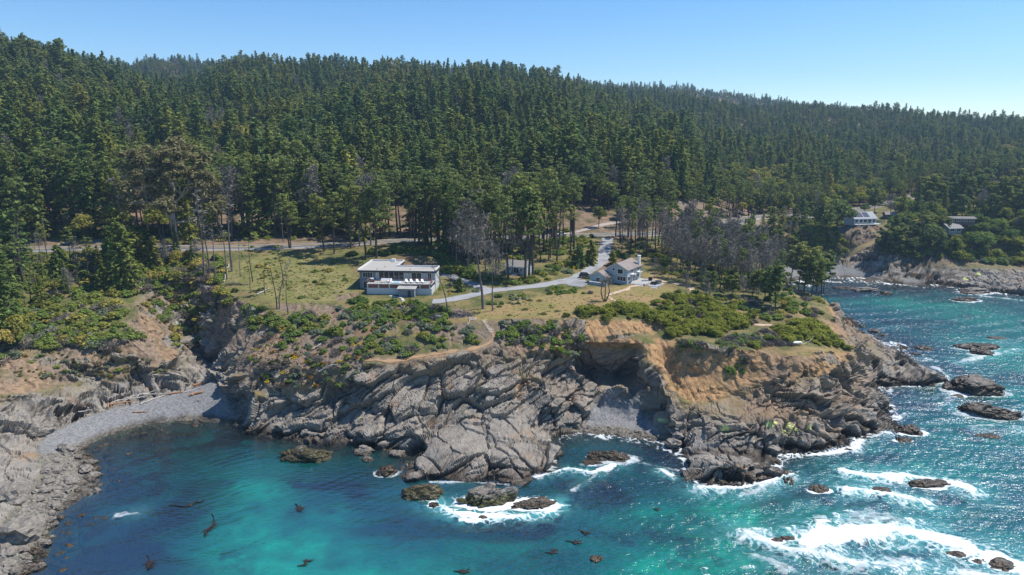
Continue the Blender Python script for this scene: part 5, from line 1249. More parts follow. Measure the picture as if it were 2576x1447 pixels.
for c in top:
    _, k, i, s, p, u, place = c; nm, meshes, look = SH[k]
    o = link(nm, meshes[i]); o.location = (p[0], p[1], p[2] - .12); o.rotation_euler = (0, 0, rnd.random() * 6.28); q = rnd.uniform(.85, 1.2); o.scale = (s * q, s / q, s * rnd.uniform(.8, 1.1))
    o["category"] = "shrub" if k != 'tuft' else "grass"; SHP.setdefault((k, i), o); _lab.setdefault((k, place), []).append((u, o))
for (k, place), l in _lab.items():
    l.sort(key=lambda t: t[0]); look = SH[k][2]
    for n, (u, o) in enumerate(l):
        o["label"] = f"only {look} {place}" if len(l) == 1 else f"{look}, {ordinal(n + 1)} from left {place}"
        o["group"] = f"{look}s {place}"
_src = sorted(SHP); _ix = {k: n for n, k in enumerate(_src)}
rp = np.array([c[4] for c in rest]); rp[:, 2] -= .1
scatter("scrub", rp, [c[3] for c in rest], [rnd.random() * 6.28 for c in rest], [_ix[(c[1], c[2])] for c in rest], [[SHP[k]] for k in _src], "low mixed scrub and undergrowth between the larger shrubs")
# grass: meadow, lawn edge, under the trees
def grass():
    P_ = []; S_ = []
    for poly, n, s in ((SH_AREAS[-2][0], 260, .30), ([(560,700),(640,660),(860,650),(900,750),(760,770),(620,740)], 260, .30), ([(1160,795),(1260,765),(1430,745),(1640,735),(1680,750),(1560,785),(1430,802)], 260, .24), ([(890,758),(1120,775),(1120,805),(890,790)], 200, .5), ([(1540,610),(1850,650),(1960,735),(1700,698)], 500, .55), ([(350,640),(560,640),(560,720),(380,740)], 350, .6), ([(350,765),(470,705),(560,760),(470,880)], 260, .7), ([(130,640),(330,640),(330,700),(130,700)], 250, .6), ([(620,880),(930,860),(930,960),(700,985)], 200, .4),([(30,890),(290,880),(440,925),(400,945),(40,960)], 150, .4)):
        for _ in range(n):
            p = hit(*in_px(poly))
            if on_way(p, 3.2): continue
            P_.append(p); S_.append(s * rnd.uniform(.6, 1.3))
    return np.array(P_), S_
_gp, _gs = grass()
_ti = [k for k in _src if k[0] == 'tuft']
scatter("grass", _gp, _gs, [rnd.random() * 6.28 for _ in _gs], [rnd.randrange(len(_ti)) for _ in _gs], [[SHP[k]] for k in _ti], "rough dry grass growing over the meadow and lawn")
# ------------------------------------------------------------------ roads, drive, paths
def smooth_line(pts, step=1.0):
    p = [np.array(q[:2], float) for q in pts]; p = [2 * p[0] - p[1]] + p + [2 * p[-1] - p[-2]]; out = []
    for i in range(1, len(p) - 2):
        n = max(2, int(np.linalg.norm(p[i + 1] - p[i]) / step))
        for k in range(n):
            t = k / n; a, b, c, d = p[i - 1], p[i], p[i + 1], p[i + 2]
            out.append(.5 * ((2 * b) + (c - a) * t + (2 * a - 5 * b + 4 * c - d) * t * t + (3 * b - a - 3 * c + d) * t ** 3))
    out.append(p[-2]); return np.array(out)
def ribbon(name, pts, w, m, lift=.09, off=0.0, step=1.0, ragged=0.0, label=None, nx=6):
    c = smooth_line(pts, step); d = np.gradient(c, axis=0); d /= np.linalg.norm(d, axis=1, keepdims=True) + 1e-9; nrm = np.stack([-d[:, 1], d[:, 0]], 1)
    s = np.arange(len(c)) * step
    hw = w / 2 * np.ones(len(c))
    V = []
    for j in range(nx + 1):
        q = (j / nx * 2 - 1)
        e = ragged * (fbm(s / 2.5, 0 * s + j, 0 * s, 2, 7 + int(q > 0)) - .5) * 2 * (abs(q) == 1)
        xy = c + nrm * (off + q * (hw + e))[:, None]
        V.append(np.stack([xy[:, 0], xy[:, 1], H(xy[:, 0], xy[:, 1]) + lift], 1))
    V = np.stack(V, 1); n = len(c); ix = np.arange(n * (nx + 1)).reshape(n, nx + 1)
    F_ = np.stack([ix[:-1, :-1], ix[1:, :-1], ix[1:, 1:], ix[:-1, 1:]], -1).reshape(-1, 4)[:, ::-1]
    o = link(name, np_mesh(name, V.reshape(-1, 3), F_, m)); return tag(o, label, kind='structure')
def gravel(name, a, b_, c_, sc=2.2):
    m, nt, N, b = mat(name); g = NG(nt); pos = g.pos()
    q = g.mix(g.maprange(g.noise(sc, 5, .7, pos), .35, .65), a, b_); q = g.mix(g.maprange(g.noise(.22, 3, .5, pos), .48, .65, 0, .8), q, c_)
    g.link(q, b.inputs["Base Color"]); b.inputs["Roughness"].default_value = .92; b.inputs["Specular IOR Level"].default_value = .2
    g.link(g.bump(g.noise(6, 3, .6, pos), .4, .05), b.inputs["Normal"]); return m
M_TAR = gravel("asphalt", (.125, .125, .128), (.16, .16, .16), (.11, .11, .115))
M_GRAV = gravel("drive_gravel", (.27, .275, .285), (.35, .35, .355), (.22, .215, .21))
M_PAD = gravel("dark_gravel", (.22, .225, .235), (.29, .295, .30), (.20, .20, .21), 4)
M_SAND = gravel("sandy_path", (.46, .34, .25), (.54, .42, .32), (.36, .25, .16))
M_DUST = gravel("shoulder_gravel", (.34, .29, .25), (.40, .35, .31), (.27, .23, .19))
M_WLINE = plain("road_paint_white", (.75, .75, .72), .6); M_YLINE = plain("road_paint_yellow", (.72, .50, .08), .6)
ribbon("road", ROAD, 6.8, M_TAR, .10, step=2, label="coast highway along the edge of the forest")
ribbon("road_shoulder", ROAD, 8.4, M_DUST, .06, step=2, ragged=.5)
for off, m in ((-.13, M_YLINE), (.13, M_YLINE), (-3.0, M_WLINE), (3.0, M_WLINE)):
    ribbon("road_marking", ROAD, .16, m, .112, off, 2, nx=1)
_pull = [P(150, 611, 30), P(215, 608, 30), P(285, 610, 30)]
ribbon("road_shoulder", _pull, 7.5, M_DUST, .08, step=1.5, ragged=.8)
ribbon("forest_track", [hit(640, 588), hit(615, 560), hit(625, 535), hit(660, 518)], 3.6, M_DUST, .12, ragged=.5)
ribbon("forest_track", [hit(1405, 592), hit(1445, 585), hit(1520, 566), hit(1600, 556)], 3.6, M_DUST, .12, ragged=.5)
ribbon("driveway", DRIVE[0], 4.6, M_GRAV, .09, ragged=.5, label="grey gravel drive winding down past both houses")
ribbon("driveway", DRIVE[1], 3.6, M_GRAV, .08, ragged=.4)
ribbon("driveway", DRIVE[2], 6.0, M_GRAV, .085, ragged=.4)
ribbon("parking_pad", [hit(1436, 713), hit(1476, 717)], 7.0, M_PAD, .10)
M_TRAIL = gravel("dirt_trail", (.34, .215, .115), (.40, .26, .145), (.28, .17, .09)); M_STRAW = gravel("straw_path", (.34, .26, .12), (.40, .31, .15), (.28, .22, .10))
for k, (l, w) in enumerate(TRAILS): ribbon("path", l, w, (M_SAND, M_SAND, M_SAND, M_TRAIL, M_SAND, M_STRAW)[k], .06, ragged=.5, step=.7)
mb = MB(); _c = smooth_line([hit(u, v) for u, v in [(983,746),(1002,748),(1012,754),(1015,762),(1014,768)]], .9); _d = smooth_line([hit(u, v) for u, v in [(1018,761),(1040,763),(1062,764)]], .9)
for q in list(_c) + list(_d):
    z = float(H(q[0], q[1])); a = rnd.random() * 6; n = 6
    poly = [(q[0] + (.42 + .2 * rnd.random()) * math.cos(a + k * 6.283 / n), q[1] + (.42 + .2 * rnd.random()) * math.sin(a + k * 6.283 / n)) for k in range(n)]
    mb.prism(poly, z - .1, z + .16, 'z')
tag(mb.build("stone_path", plain("flagstone", (.60, .58, .53), .8)), "flagstone path crossing the grass below the white wall", kind='structure')
# ------------------------------------------------------------------ houses
def boards(name, col, rough=.7, pitch=6.0, axis=2, amt=.25):      # lapped boards
    m, nt, N, b = mat(name); g = NG(nt); oc = g.new("ShaderNodeTexCoord").outputs["Object"]
    sx = g.new("ShaderNodeSeparateXYZ"); g.link(oc, sx.inputs[0])
    f = g.math('FRACT', g.math('MULTIPLY', sx.outputs[axis], pitch))
    n = g.noise(1.2, 4, .6, g.mapping(oc, (.4, .4, 3)))
    lo = tuple(c * (1 - amt) for c in col)
    c = g.mix(g.maprange(n, .35, .65), tuple(k * .9 for k in col), tuple(min(1, k * 1.08) for k in col))
    c = g.mix(g.math('GREATER_THAN', f, .88), c, lo); g.link(c, b.inputs["Base Color"]); b.inputs["Roughness"].default_value = rough
    g.link(g.bump(f, .3, .03), b.inputs["Normal"]); return m
def blocks(name, a, b_, sc=(2, 2, 4), mortar=(.3, .3, .3)):
    m, nt, N, b = mat(name); g = NG(nt); oc = g.new("ShaderNodeTexCoord").outputs["Object"]
    br = g.new("ShaderNodeTexBrick"); g.link(g.mapping(oc, (1, 1, 1), (math.pi / 2, 0, 0)), br.inputs["Vector"]); br.inputs["Scale"].default_value = sc[0]
    br.inputs["Color1"].default_value = (*a, 1); br.inputs["Color2"].default_value = (*b_, 1); br.inputs["Mortar"].default_value = (*mortar, 1); br.inputs["Mortar Size"].default_value = .012
    br.inputs["Brick Width"].default_value = .9; br.inputs["Row Height"].default_value = .22
    g.link(br.outputs[0], b.inputs["Base Color"]); b.inputs["Roughness"].default_value = .85; return m
M_GLASS, _nt, _N, _b = mat("window_glass"); _b.inputs["Base Color"].default_value = (.018, .024, .030, 1); _b.inputs["Roughness"].default_value = .06; _b.inputs["Specular IOR Level"].default_value = .6
M_WHITE = plain("white_render", (.52, .545, .57), .8, .05); M_TRIM = plain("white_trim", (.80, .80, .79), .6, .03)
M_DKGREY = plain("blue_grey_render", (.175, .205, .245), .8, .08); M_FASCIA = plain("charcoal_fascia", (.035, .038, .045), .6, .1)
M_ROOFW = gravel("pale_roof_membrane", (.36, .345, .32), (.40, .385, .36), (.32, .305, .285), 1.2)
M_STONE = blocks("ledgestone", (.30, .31, .32), (.44, .45, .45), (1.6, 1, 1), (.2, .2, .21)); M_BRICK = boards("red_cedar_panel", (.22, .085, .055), .7, 5)
M_WOODR = plain("reddish_timber", (.40, .17, .08), .6, .15); M_DECK = boards("deck_boards", (.40, .39, .37), .8, 6, 0); M_METAL = plain("dark_metal", (.05, .05, .055), .45, .1)
M_SHINGLE = gravel("brown_shingles", (.235, .200, .180), (.30, .262, .24), (.20, .17, .155), 3.0); M_BLUE = boards("blue_grey_boards", (.33, .415, .475), .7, 5.5)
M_GSHING = gravel("grey_shingles", (.225, .215, .205), (.29, .275, .262), (.19, .18, .17), 3.0)
M_PLASTIC = plain("white_plastic", (.82, .82, .80), .4, .03); M_CUSH = plain("white_cushion", (.80, .79, .77), .9, .04); M_TUBW = plain("spa_water", (.45, .68, .75), .1, .1)
M_BLACK = plain("black_plastic", (.02, .02, .022), .45, .1); M_GREYW = plain("weathered_grey_wood", (.34, .32, .30), .9, .15)
def window(root, x0, x1, z0, z1, y, n=1, axis='y', out=-1, fr=.09, trim=M_TRIM, name="window"):
    """frame as a part, its panes a sub-part; wall face at y (or x), out = direction the wall faces"""
    d = .07 * out; B_ = MB()
    def bx(m, a0, a1, b0, b1, c0, c1):
        lo, hi = min(c0, c1), max(c0, c1)
        (m.box(a0, a1, lo, hi, b0, b1) if axis == 'y' else m.box(lo, hi, a0, a1, b0, b1))
    bx(B_, x0 - fr, x1 + fr, z1, z1 + fr, y, y + d); bx(B_, x0 - fr, x1 + fr, z0 - fr, z0, y, y + d)
    for k in range(n + 1):
        c = x0 + (x1 - x0) * k / n; w = fr if k in (0, n) else fr * .6
        a, b = (c - w, c) if k == 0 else (c, c + w) if k == n else (c - w / 2, c + w / 2)
        bx(B_, a, b, z0, z1, y, y + d)
    f = B_.build(name, trim, root)
    G = MB(); bx(G, x0, x1, z0, z1, y + .004 * out, y + .02 * out); G.build("pane", M_GLASS, f)
    return f
# --- the white flat-roofed house
def flat_house():
    o = P(906, 725, 24.0); root = empty("flat_roofed_house", (o[0], o[1], 23.95), math.radians(-4.0))
    tag(root, "modern white and grey house with a flat roof and a long front deck", "house")
    Wd, D1, D2, Ht = 24.1, 6.3, 16.0, 5.42
    MB().box(0, 5.2, 0, D1, -1, Ht).box(0, 10.6, D1, D2, -1, Ht).build("wall", M_DKGREY, root)
    MB().box(5.2, Wd, .01, D1, -1, Ht).build("wall", M_WHITE, root)
    MB().box(Wd, Wd + .25, -.02, D1 + .02, -1.5, Ht).build("end_wall", M_WHITE, root)
    for a, b in ((5.3, 6.15), (14.45, 16.6), (20.05, 21.8), (23.25, 24.05)): MB().box(a, b, -.07, .0, 3.0, Ht).build("stone_facing", M_STONE, root)
    e = .35
    roof = [(-e, -.75), (Wd + e + .2, -.75), (Wd + e + .2, D1 + e), (10.6 + e, D1 + e), (10.6 + e, D2 + e), (-e, D2 + e)]
    MB().prism(roof, Ht, Ht + .55, 'z').build("roof", M_FASCIA, root)
    def ins(d): return [(-e + d, -.75 + d), (Wd + e + .2 - d, -.75 + d), (Wd + e + .2 - d, D1 + e - d), (10.6 + e - d, D1 + e - d), (10.6 + e - d, D2 + e - d), (-e + d, D2 + e - d)]
    rd = MB().prism(ins(.02), Ht + .552, Ht + .60, 'z').build("roof_deck", M_ROOFW, root)
    cp = MB(); T = Ht + .60; A = ins(.02); I = ins(.30)
    for k in range(1, 6):
        j = (k + 1) % 6; cp.add([(*A[k], T), (*A[j], T), (*I[j], T), (*I[k], T), (*A[k], T + .42), (*A[j], T + .42), (*I[j], T + .42), (*I[k], T + .42)], [(0, 3, 2, 1), (4, 5, 6, 7), (0, 1, 5, 4), (1, 2, 6, 5), (2, 3, 7, 6), (3, 0, 4, 7)])
    cp.build("parapet", plain("parapet_cap", (.66, .66, .66), .7, .05), root)
    MB().box(6.9, 8.1, D2 - 1.6, D2 - .7, T + .02, T + 1.0).build("roof_vent_box", M_PLASTIC, root)
    for x, y in ((5.6, .4), (16.2, .6), (7.2, 4.5)): MB().tube([(x, y, T), (x, y, T + .5)], [.09, .09], 8).build("vent_pipe", M_METAL, root)
    window(root, 1.1, 4.2, 3.55, 5.2, 0, 4); window(root, 1.1, 3.8, .12, 2.25, 0, 2)
    window(root, 6.3, 14.3, 3.05, 5.28, .01, 5, name="sliding_glass_door"); window(root, 16.75, 19.9, 3.05, 5.2, .01, 2, name="sliding_glass_door"); window(root, 21.95, 23.1, 3.05, 5.2, .01, 2)
    window(root, 3.0, 3.6, 3.6, 4.3, Wd + .25, 1, 'x', 1)
    for x in (5.5, 15.4): MB().box(x - .08, x + .08, -.2, -.072, 4.5, 4.85).build("wall_lamp", M_PLASTIC, root)
    # deck on its white retaining wall
    MB().box(3.9, 24.2, -6.0, -.072, -1.6, 1.55).build("retaining_wall", M_WHITE, root)
    MB().box(4.1, 23.9, -5.75, -.074, 1.56, 2.72).build("deck_core", M_FASCIA, root)
    MB().box(3.85, 14.3, -6.1, -.076, 2.73, 2.85).box(14.3, 24.2, -6.05, -.078, 2.73, 2.95).build("deck_floor", M_DECK, root)
    for x0, x1 in ((4.35, 7.35), (7.85, 10.75), (11.25, 14.2), (14.65, 17.45), (17.95, 20.35), (20.85, 23.35)):
        MB().box(x0, x1, -5.95, -5.752, 1.57, 2.70 if x0 < 14 else 2.92).build("cedar_panel", M_BRICK, root)
    for x in (3.95, 7.4, 10.8, 14.25, 17.5, 20.4, 23.4):
        MB().box(x, x + .42, -6.04, -5.70, 1.555, 2.725 if x < 14 else 3.15).build("pillar", M_WHITE, root)
    r = MB()
    for x in np.arange(3.95, 11.0, 1.15): r.box(x, x + .05, -6.08, -6.03, 2.86, 3.8)
    for z in (3.1, 3.35, 3.6): r.box(3.95, 10.9, -6.065, -6.045, z, z + .02)
    rl = r.build("railing", M_METAL, root); MB().box(3.9, 10.95, -6.12, -6.0, 3.8, 3.88).box(3.86, 3.98, -5.99, -2.2, 3.8, 3.88).box(10.85, 10.97, -5.99, -4.0, 3.8, 3.88).build("handrail", M_WOODR, rl)
    r = MB()
    for x in np.arange(14.8, 24.0, 1.8): r.box(x, x + .05, -3.0, -2.95, 2.96, 3.85)
    rl = r.build("railing", M_METAL, root); MB().box(14.7, 24.1, -3.05, -2.93, 3.86, 3.95).build("handrail", M_WOODR, rl)
    MB().box(23.85, 24.0, -5.6, -3.1, 2.96, 3.95).build("side_screen", M_BRICK, root)
    def place(x, y, z): return root.matrix_basis @ Vector((x, y, z))
    return root, place
HOUSE, HP = flat_house()
bpy.context.view_layer.update()
def HPW(x, y, z):
    a = math.radians(-4.0); c, s = math.cos(a), math.sin(a); L0 = HOUSE.location
    return (L0[0] + c * x - s * y, L0[1] + s * x + c * y, L0[2] + z)
def shed():
    root = empty("lean_to_shed", HPW(14.1, -8.6, -.6), math.radians(-4)); tag(root, "small grey shed with a pale flat roof against the white deck wall", "shed")
    MB().box(.3, 5.2, 0, 2.58, -.8, 2.55).build("wall", M_DKGREY, root); MB().prism([(-.35, 2.5), (2.58, 2.85), (2.58, 2.99), (-.35, 2.64)], -.15, 5.7, 'x').build("roof", M_ROOFW, root)
    MB().box(5.25, 5.4, -.2, -.05, -.8, 2.5).build("post", M_TRIM, root); MB().box(3.2, 4.1, -.05, 0, 0, 2.0).build("door", M_FASCIA, root)
shed()
def lounger(x, lab, first=[None]):
    if first[0] is None:
        root = empty("sun_lounger", HPW(x, -4.9, 2.95), math.radians(-4)); root["category"] = "sun lounger"; root["group"] = "white sun loungers on the deck"; first[0] = root
        MB().prism([(0, .38), (1.25, .34), (1.95, .95), (1.90, 1.0), (1.22, .42), (0, .46)], -.36, .36, 'x').build("sling", M_PLASTIC, root)
        for yy in (.15, 1.2):
            for xx in (-.3, .3): MB().box(xx - .03, xx + .03, yy - .03, yy + .03, 0, .36).build("leg", M_METAL, root)
        root["label"] = lab; root.rotation_euler[2] += .5
    else: copy_thing(first[0], HPW(x, -4.9, 2.95), math.radians(-4) + .5, 1, lab, "white sun loungers on the deck")
for x, lab in ((16.6, "white sun lounger at the left end of the deck's row"), (18.1, "second white sun lounger from the left on the deck"), (20.0, "third white sun lounger from the left on the deck"), (21.6, "white sun lounger at the right end of the deck's row")): lounger(x, lab)
def sofa():
    root = empty("garden_sofa", HPW(7.4, -2.6, 2.85), math.radians(-4)); tag(root, "white cushioned corner sofa on the left half of the deck", "sofa")
    MB().box(0, 3.2, 0, .9, .08, .42).box(2.4, 3.2, -1.6, -.01, .08, .42).build("seat", M_CUSH, root); MB().box(0, 3.2, .92, 1.15, .08, .85).box(3.22, 3.42, -1.6, 1.15, .08, .85).build("backrest", M_CUSH, root)
    t = empty("garden_table", HPW(7.7, -4.2, 2.85), math.radians(-4)); tag(t, "low white table in front of the corner sofa on the deck", "table")
    MB().box(0, 1.7, 0, .8, .36, .42).build("tabletop", M_PLASTIC, t)
    for x in (.1, 1.55):
        for y in (.06, .68): MB().box(x, x + .07, y, y + .07, 0, .36).build("leg", M_PLASTIC, t)
    h = empty("hot_tub", HPW(11.6, -5.6, 2.85), math.radians(-4)); tag(h, "square white hot tub at the middle of the deck's front edge", "hot tub")
    MB().box(0, 2.5, 0, .18, 0, .42).box(0, 2.5, 1.9, 2.08, 0, .42).box(0, .18, .18, 1.9, 0, .42).box(2.32, 2.5, .18, 1.9, 0, .42).build("rim", M_PLASTIC, h); MB().box(.18, 2.32, .18, 1.9, .02, .3).build("water", M_TUBW, h)
    g = empty("barbecue_grill", HPW(4.9, -3.2, 2.85), math.radians(-4)); tag(g, "barbecue grill with pale lid at the left end of the deck", "grill")
    MB().box(-.7, .7, -.3, .3, .12, .85).build("cabinet", M_METAL, g); MB().prism([(-.3, .86), (.3, .86), (.26, 1.15), (0, 1.27), (-.26, 1.15)], -.45, .45, 'x').build("lid", M_PLASTIC, g); MB().box(.72, 1.1, -.3, .3, .78, .85).box(-1.1, -.72, -.3, .3, .78, .85).build("side_shelf", M_METAL, g)
sofa()
tag(link("clipped_hedge", shrub(60, 1.5, 1.6, M_LIME, 14, 60, .28)), "clipped bright green hedge beside the white end wall", "hedge"); _h = COL.objects[-1]; _h.location = HPW(25.6, 1.5, -.5); _h.scale = (.6, 1.9, .9); _h.rotation_euler[2] = -.07
# --- gabled houses
def gable(root, x0, x1, y0, y1, eave, ridge, wall, roofm, ov=.4, along='y', th=.16, base=-1.2, trimm=M_TRIM):
    if along == 'y':
        m = (x0 + x1) / 2
        MB().prism([(x0, base), (x1, base), (x1, eave), (m, ridge), (x0, eave)], y0, y1, 'y').build("wall", wall, root)
        k = (ridge - eave) / (m - x0); R_ = MB()
        R_.prism([(x0 - ov, eave - ov * k + .02), (m, ridge + .02), (m, ridge + .02 + th), (x0 - ov, eave - ov * k + th + .02)], y0 - ov, y1 + ov, 'y'); R_.prism([(x1 + ov, eave - ov * k + .02), (m, ridge + .02), (m, ridge + .02 + th), (x1 + ov, eave - ov * k + th + .02)], y0 - ov, y1 + ov, 'y')
        r = R_.build("roof", roofm, root)
        t = MB()
        for s, xx in ((-1, x0), (1, x1)): t.prism([(xx + s * ov, eave - ov * k - .10), (m, ridge - .10), (m, ridge + .019), (xx + s * ov, eave - ov * k + .019)], y0 - ov - .03, y0 - ov + .03, 'y')
        t.build("bargeboard", trimm, r); return r
    m = (y0 + y1) / 2
    MB().prism([(y0, base), (y1, base), (y1, eave), (m, ridge), (y0, eave)], x0, x1, 'x').build("wall", wall, root)
    k = (ridge - eave) / (m - y0); R_ = MB()
    R_.prism([(y0 - ov, eave - ov * k + .02), (m, ridge + .02), (m, ridge + .02 + th), (y0 - ov, eave - ov * k + th + .02)], x0 - ov, x1 + ov, 'x'); R_.prism([(y1 + ov, eave - ov * k + .02), (m, ridge + .02), (m, ridge + .02 + th), (y1 + ov, eave - ov * k + th + .02)], x0 - ov, x1 + ov, 'x')
    r = R_.build("roof", roofm, root)
    t = MB().box(x0 - ov, x1 + ov, y0 - ov - .04, y0 - ov - .005, eave - ov * k - .02, eave - ov * k + th); t.build("gutter", trimm, r); return r
GA = math.radians(-34); GC = np.array([37.2, 218.8, 24.4])
def GW(x, y, z): c, s = math.cos(GA), math.sin(GA); return (GC[0] + c * x - s * y, GC[1] + s * x + c * y, GC[2] + z)
def grey_house():
    root = empty("gabled_house", GC, GA); tag(root, "blue-grey two-storey gabled house with brown roof and lower garage wing", "house")
    rf = gable(root, -7.5, 0, 0, 11, 4.8, 6.7, M_BLUE, M_SHINGLE)
    gable(root, -11.4, -5.2, -4.2, -.02, 2.5, 4.1, M_BLUE, M_SHINGLE, ov=.35); gable(root, -11.4, -7.55, 0.36, 6.5, 2.45, 3.5, M_BLUE, M_SHINGLE, ov=.3)
    MB().box(-.9, -.1, 9.6, 10.4, 4.5, 8.0).box(-1.0, 0, 9.5, 10.5, 8.0, 8.2).build("chimney", M_TRIM, rf)
    window(root, -5.3, -4.5, 4.2, 5.0, 0); window(root, -3.5, -1.6, 3.4, 4.85, 0, 1, fr=.14); window(root, -3.5, -.5, 1.1, 2.5, 0, 3, fr=.13)
    window(root, .4, 2.4, 1.1, 2.5, 0, 2, 'x', 1, .1); window(root, 2.8, 4.4, 3.3, 5.0 - .4, 0, 2, 'x', 1); window(root, 7.6, 9.2, 3.3, 4.6, 0, 2, 'x', 1); window(root, 4.2, 6.2, .35, 2.4, 0, 2, 'x', 1, name="glass_door"); window(root, 8.0, 9.4, 1.0, 2.3, 0, 2, 'x', 1)
    window(root, -9.0, -7.6, .9, 2.1, -4.2, 1, fr=.14)
    for y in (2.4, 7.2):
        b = MB().box(.005, 1.2, y, y + 2.4, 2.95, 3.1).build("balcony", M_TRIM, root); r = MB()
        for yy in np.arange(y, y + 2.41, .3): r.box(1.12, 1.16, yy - .02, yy + .02, 3.1, 4.0)
        r.box(1.1, 1.18, y, y + 2.4, 4.0, 4.06).build("balcony_railing", M_METAL, b)
    d = empty("timber_deck", GW(0, 0, 0), GA); tag(d, "stepped timber deck with striped stairs at the sunny side of the gabled house", "deck")
    MB().box(.02, 5.4, 2.2, 10.5, -.6, .42).build("platform", M_DECK, d); MB().box(5.42, 9.2, 4.0, 9.0, -.9, .05).build("platform", M_DECK, d)
    for k in range(4): MB().box(.5, 4.6, 2.18 - .45 * (k + 1), 2.17 - .45 * k, -.8, .30 - .17 * k).build("step", M_TRIM if k % 2 == 0 else M_GREYW, d)
    for k in range(4): MB().box(5.8, 9.0, 3.98 - .45 * (k + 1), 3.97 - .45 * k, -1, -.08 - .17 * k).build("step", M_TRIM if k % 2 == 0 else M_GREYW, d)
    t = empty("round_hot_tub", GW(7.8, 7.2, .05), GA); tag(t, "round dark hot tub with cover on the lower deck of the gabled house", "hot tub")
    MB().tube([(0, 0, 0), (0, 0, .85)], [1.05, 1.05], 16).build("tub", M_GREYW, t); MB().tube([(0, 0, .852), (0, 0, .98)], [1.1, 1.05], 16).build("cover", M_METAL, t)
    s = empty("outdoor_sofa", GW(6.0, 4.6, .05), GA); tag(s, "black outdoor sofa at the front of the lower deck", "sofa"); MB().box(0, 2.0, 0, .8, .05, .4).build("seat", M_BLACK, s); MB().box(0, 2.0, .82, 1.0, .05, .8).build("backrest", M_BLACK, s)
    k = empty("kettle_grill", GW(4.4, 8.6, .42), GA); tag(k, "black covered grill on the upper deck near the house corner", "grill"); MB().box(-.6, .6, -.35, .35, .1, .8).build("cabinet", M_BLACK, k); MB().prism([(-.35, .81), (.35, .81), (.2, 1.15), (-.2, 1.15)], -.6, .6, 'x').build("lid", M_METAL, k)
    w = empty("garden_wall", GW(-10.4, -6.4, 0), GA); tag(w, "low white garden wall in front of the garage gable", "wall"); MB().box(0, 6.0, 0, .25, -1.2, .95).box(0, .25, .26, 2.1, -1.2, .95).build("panel", M_BLUE, w); MB().box(-.06, 6.06, -.05, .31, .952, 1.08).box(-.06, .31, .32, 2.1, .952, 1.08).build("coping", M_TRIM, w)
grey_house()
def cottage():
    a = math.radians(-23); root = empty("cottage", (4.9, 229.3, 25.6), a); tag(root, "small grey cottage with brown roof and front steps among the pine trunks", "cottage")
    gable(root, -7.8, 0, 0, 5.6, 2.6, 4.1, plain("cottage_boards", (.40, .43, .44), .8, .08), M_GSHING, along='x')
    window(root, -6.9, -5.6, 1.3, 1.9, 0, 2); window(root, -4.7, -2.9, .35, 2.2, 0, 2, name="glass_door"); window(root, -2.3, -1.5, .95, 2.0, 0, 2); window(root, 2.2, 3.2, 1.2, 2.2, 0, 1, 'x', 1)
    for k in range(4): MB().box(-4.9, -2.7, -.5 - .4 * k - .4, -.5 - .4 * k, -1.2, .2 - .2 * k).build("step", M_GREYW, root)
    MB().box(-4.9, -2.7, -.49, -.005, -1.2, .3).build("porch", M_GREYW, root)
    for x in (-4.95, -2.65):
        r = MB()
        for k in range(5): r.box(x - .04, x + .04, -.2 - .45 * k, -.12 - .45 * k, -.6, 1.25 - .2 * k)
        r.prism([(-.05, 1.30), (-2.1, .40), (-2.1, .32), (-.05, 1.22)], x - .06, x + .06, 'x'); r.build("railing", M_METAL, root)
cottage()
def far_house(u, v, z, rz, w, d, eave, ridge, wallm, roofm, name, label, along='x', deck=False, solar=False, nwin=3):
    o = P(u, v, z); o[2] = z; root = empty(name, o, rz); tag(root, label, "house")
    r = gable(root, -w / 2, w / 2, 0, d, eave, ridge, wallm, roofm, along=along, ov=.6)
    for k in range(nwin):
        x = -w / 2 + w * (k + .5) / nwin; window(root, x - w / nwin * .32, x + w / nwin * .32, .7, min(2.3, eave - .35), 0, 2)
    if deck:
        MB().box(-w / 2 - .6, w / 2 + 1.4, -2.6, -.005, -.35, 0).build("deck", M_TRIM, root); q = MB()
        for x in np.arange(-w / 2 - .6, w / 2 + 1.5, 1.2): q.box(x - .04, x + .04, -2.58, -2.5, 0, 1.0)
        q.box(-w / 2 - .6, w / 2 + 1.4, -2.6, -2.48, 1.0, 1.09).box(-w / 2 - .6, w / 2 + 1.4, -2.57, -2.51, .5, .56); q.build("railing", M_TRIM, root)
    if solar:
        M_SOL = plain("solar_cells", (.012, .020, .055), .15, .2, 8); k = (ridge - eave) / (d / 2)
        for xa, xb in ((-5.6, -.9), (-.2, 3.0)):
            y0, y1 = .7, d / 2 - .7; f = lambda y: eave + y * k + .26
            MB().prism([(y0, f(y0)), (y1, f(y1)), (y1, f(y1) + .08), (y0, f(y0) + .08)], xa, xb, 'x').build("solar_panel", M_SOL, root)
    return root
far_house(2176, 563, 23.6, math.radians(8), 13.0, 9.5, 3.0, 6.0, plain("pale_blue_boards", (.42, .50, .55), .8), plain("slate_roof", (.27, .29, .31), .7), "bluff_house", "pale house with solar panels and white railing on the far bluff", deck=True, solar=True, nwin=5)
far_house(2241, 549, 25.0, math.radians(-6), 5.5, 4.5, 2.2, 3.4, plain("brown_boards", (.16, .10, .07), .8), M_SHINGLE, "brown_cabin", "small brown cabin just right of the solar panelled house", nwin=1)
far_house(2419, 561, 26.0, math.radians(-8), 13, 6, 2.4, 3.0, plain("dark_boards", (.10, .08, .07), .8), plain("flat_grey_roof", (.17, .155, .145), .8), "long_low_house", "long low dark house with flattish roof on the far bluff", nwin=4)
far_house(2403, 585, 21.5, math.radians(12), 8, 7, 2.4, 4.2, plain("grey_boards", (.24, .25, .25), .8), plain("pale_grey_roof", (.22, .215, .205), .8), "grey_roofed_house", "grey roofed house nearest the bluff edge among cypress", nwin=2)
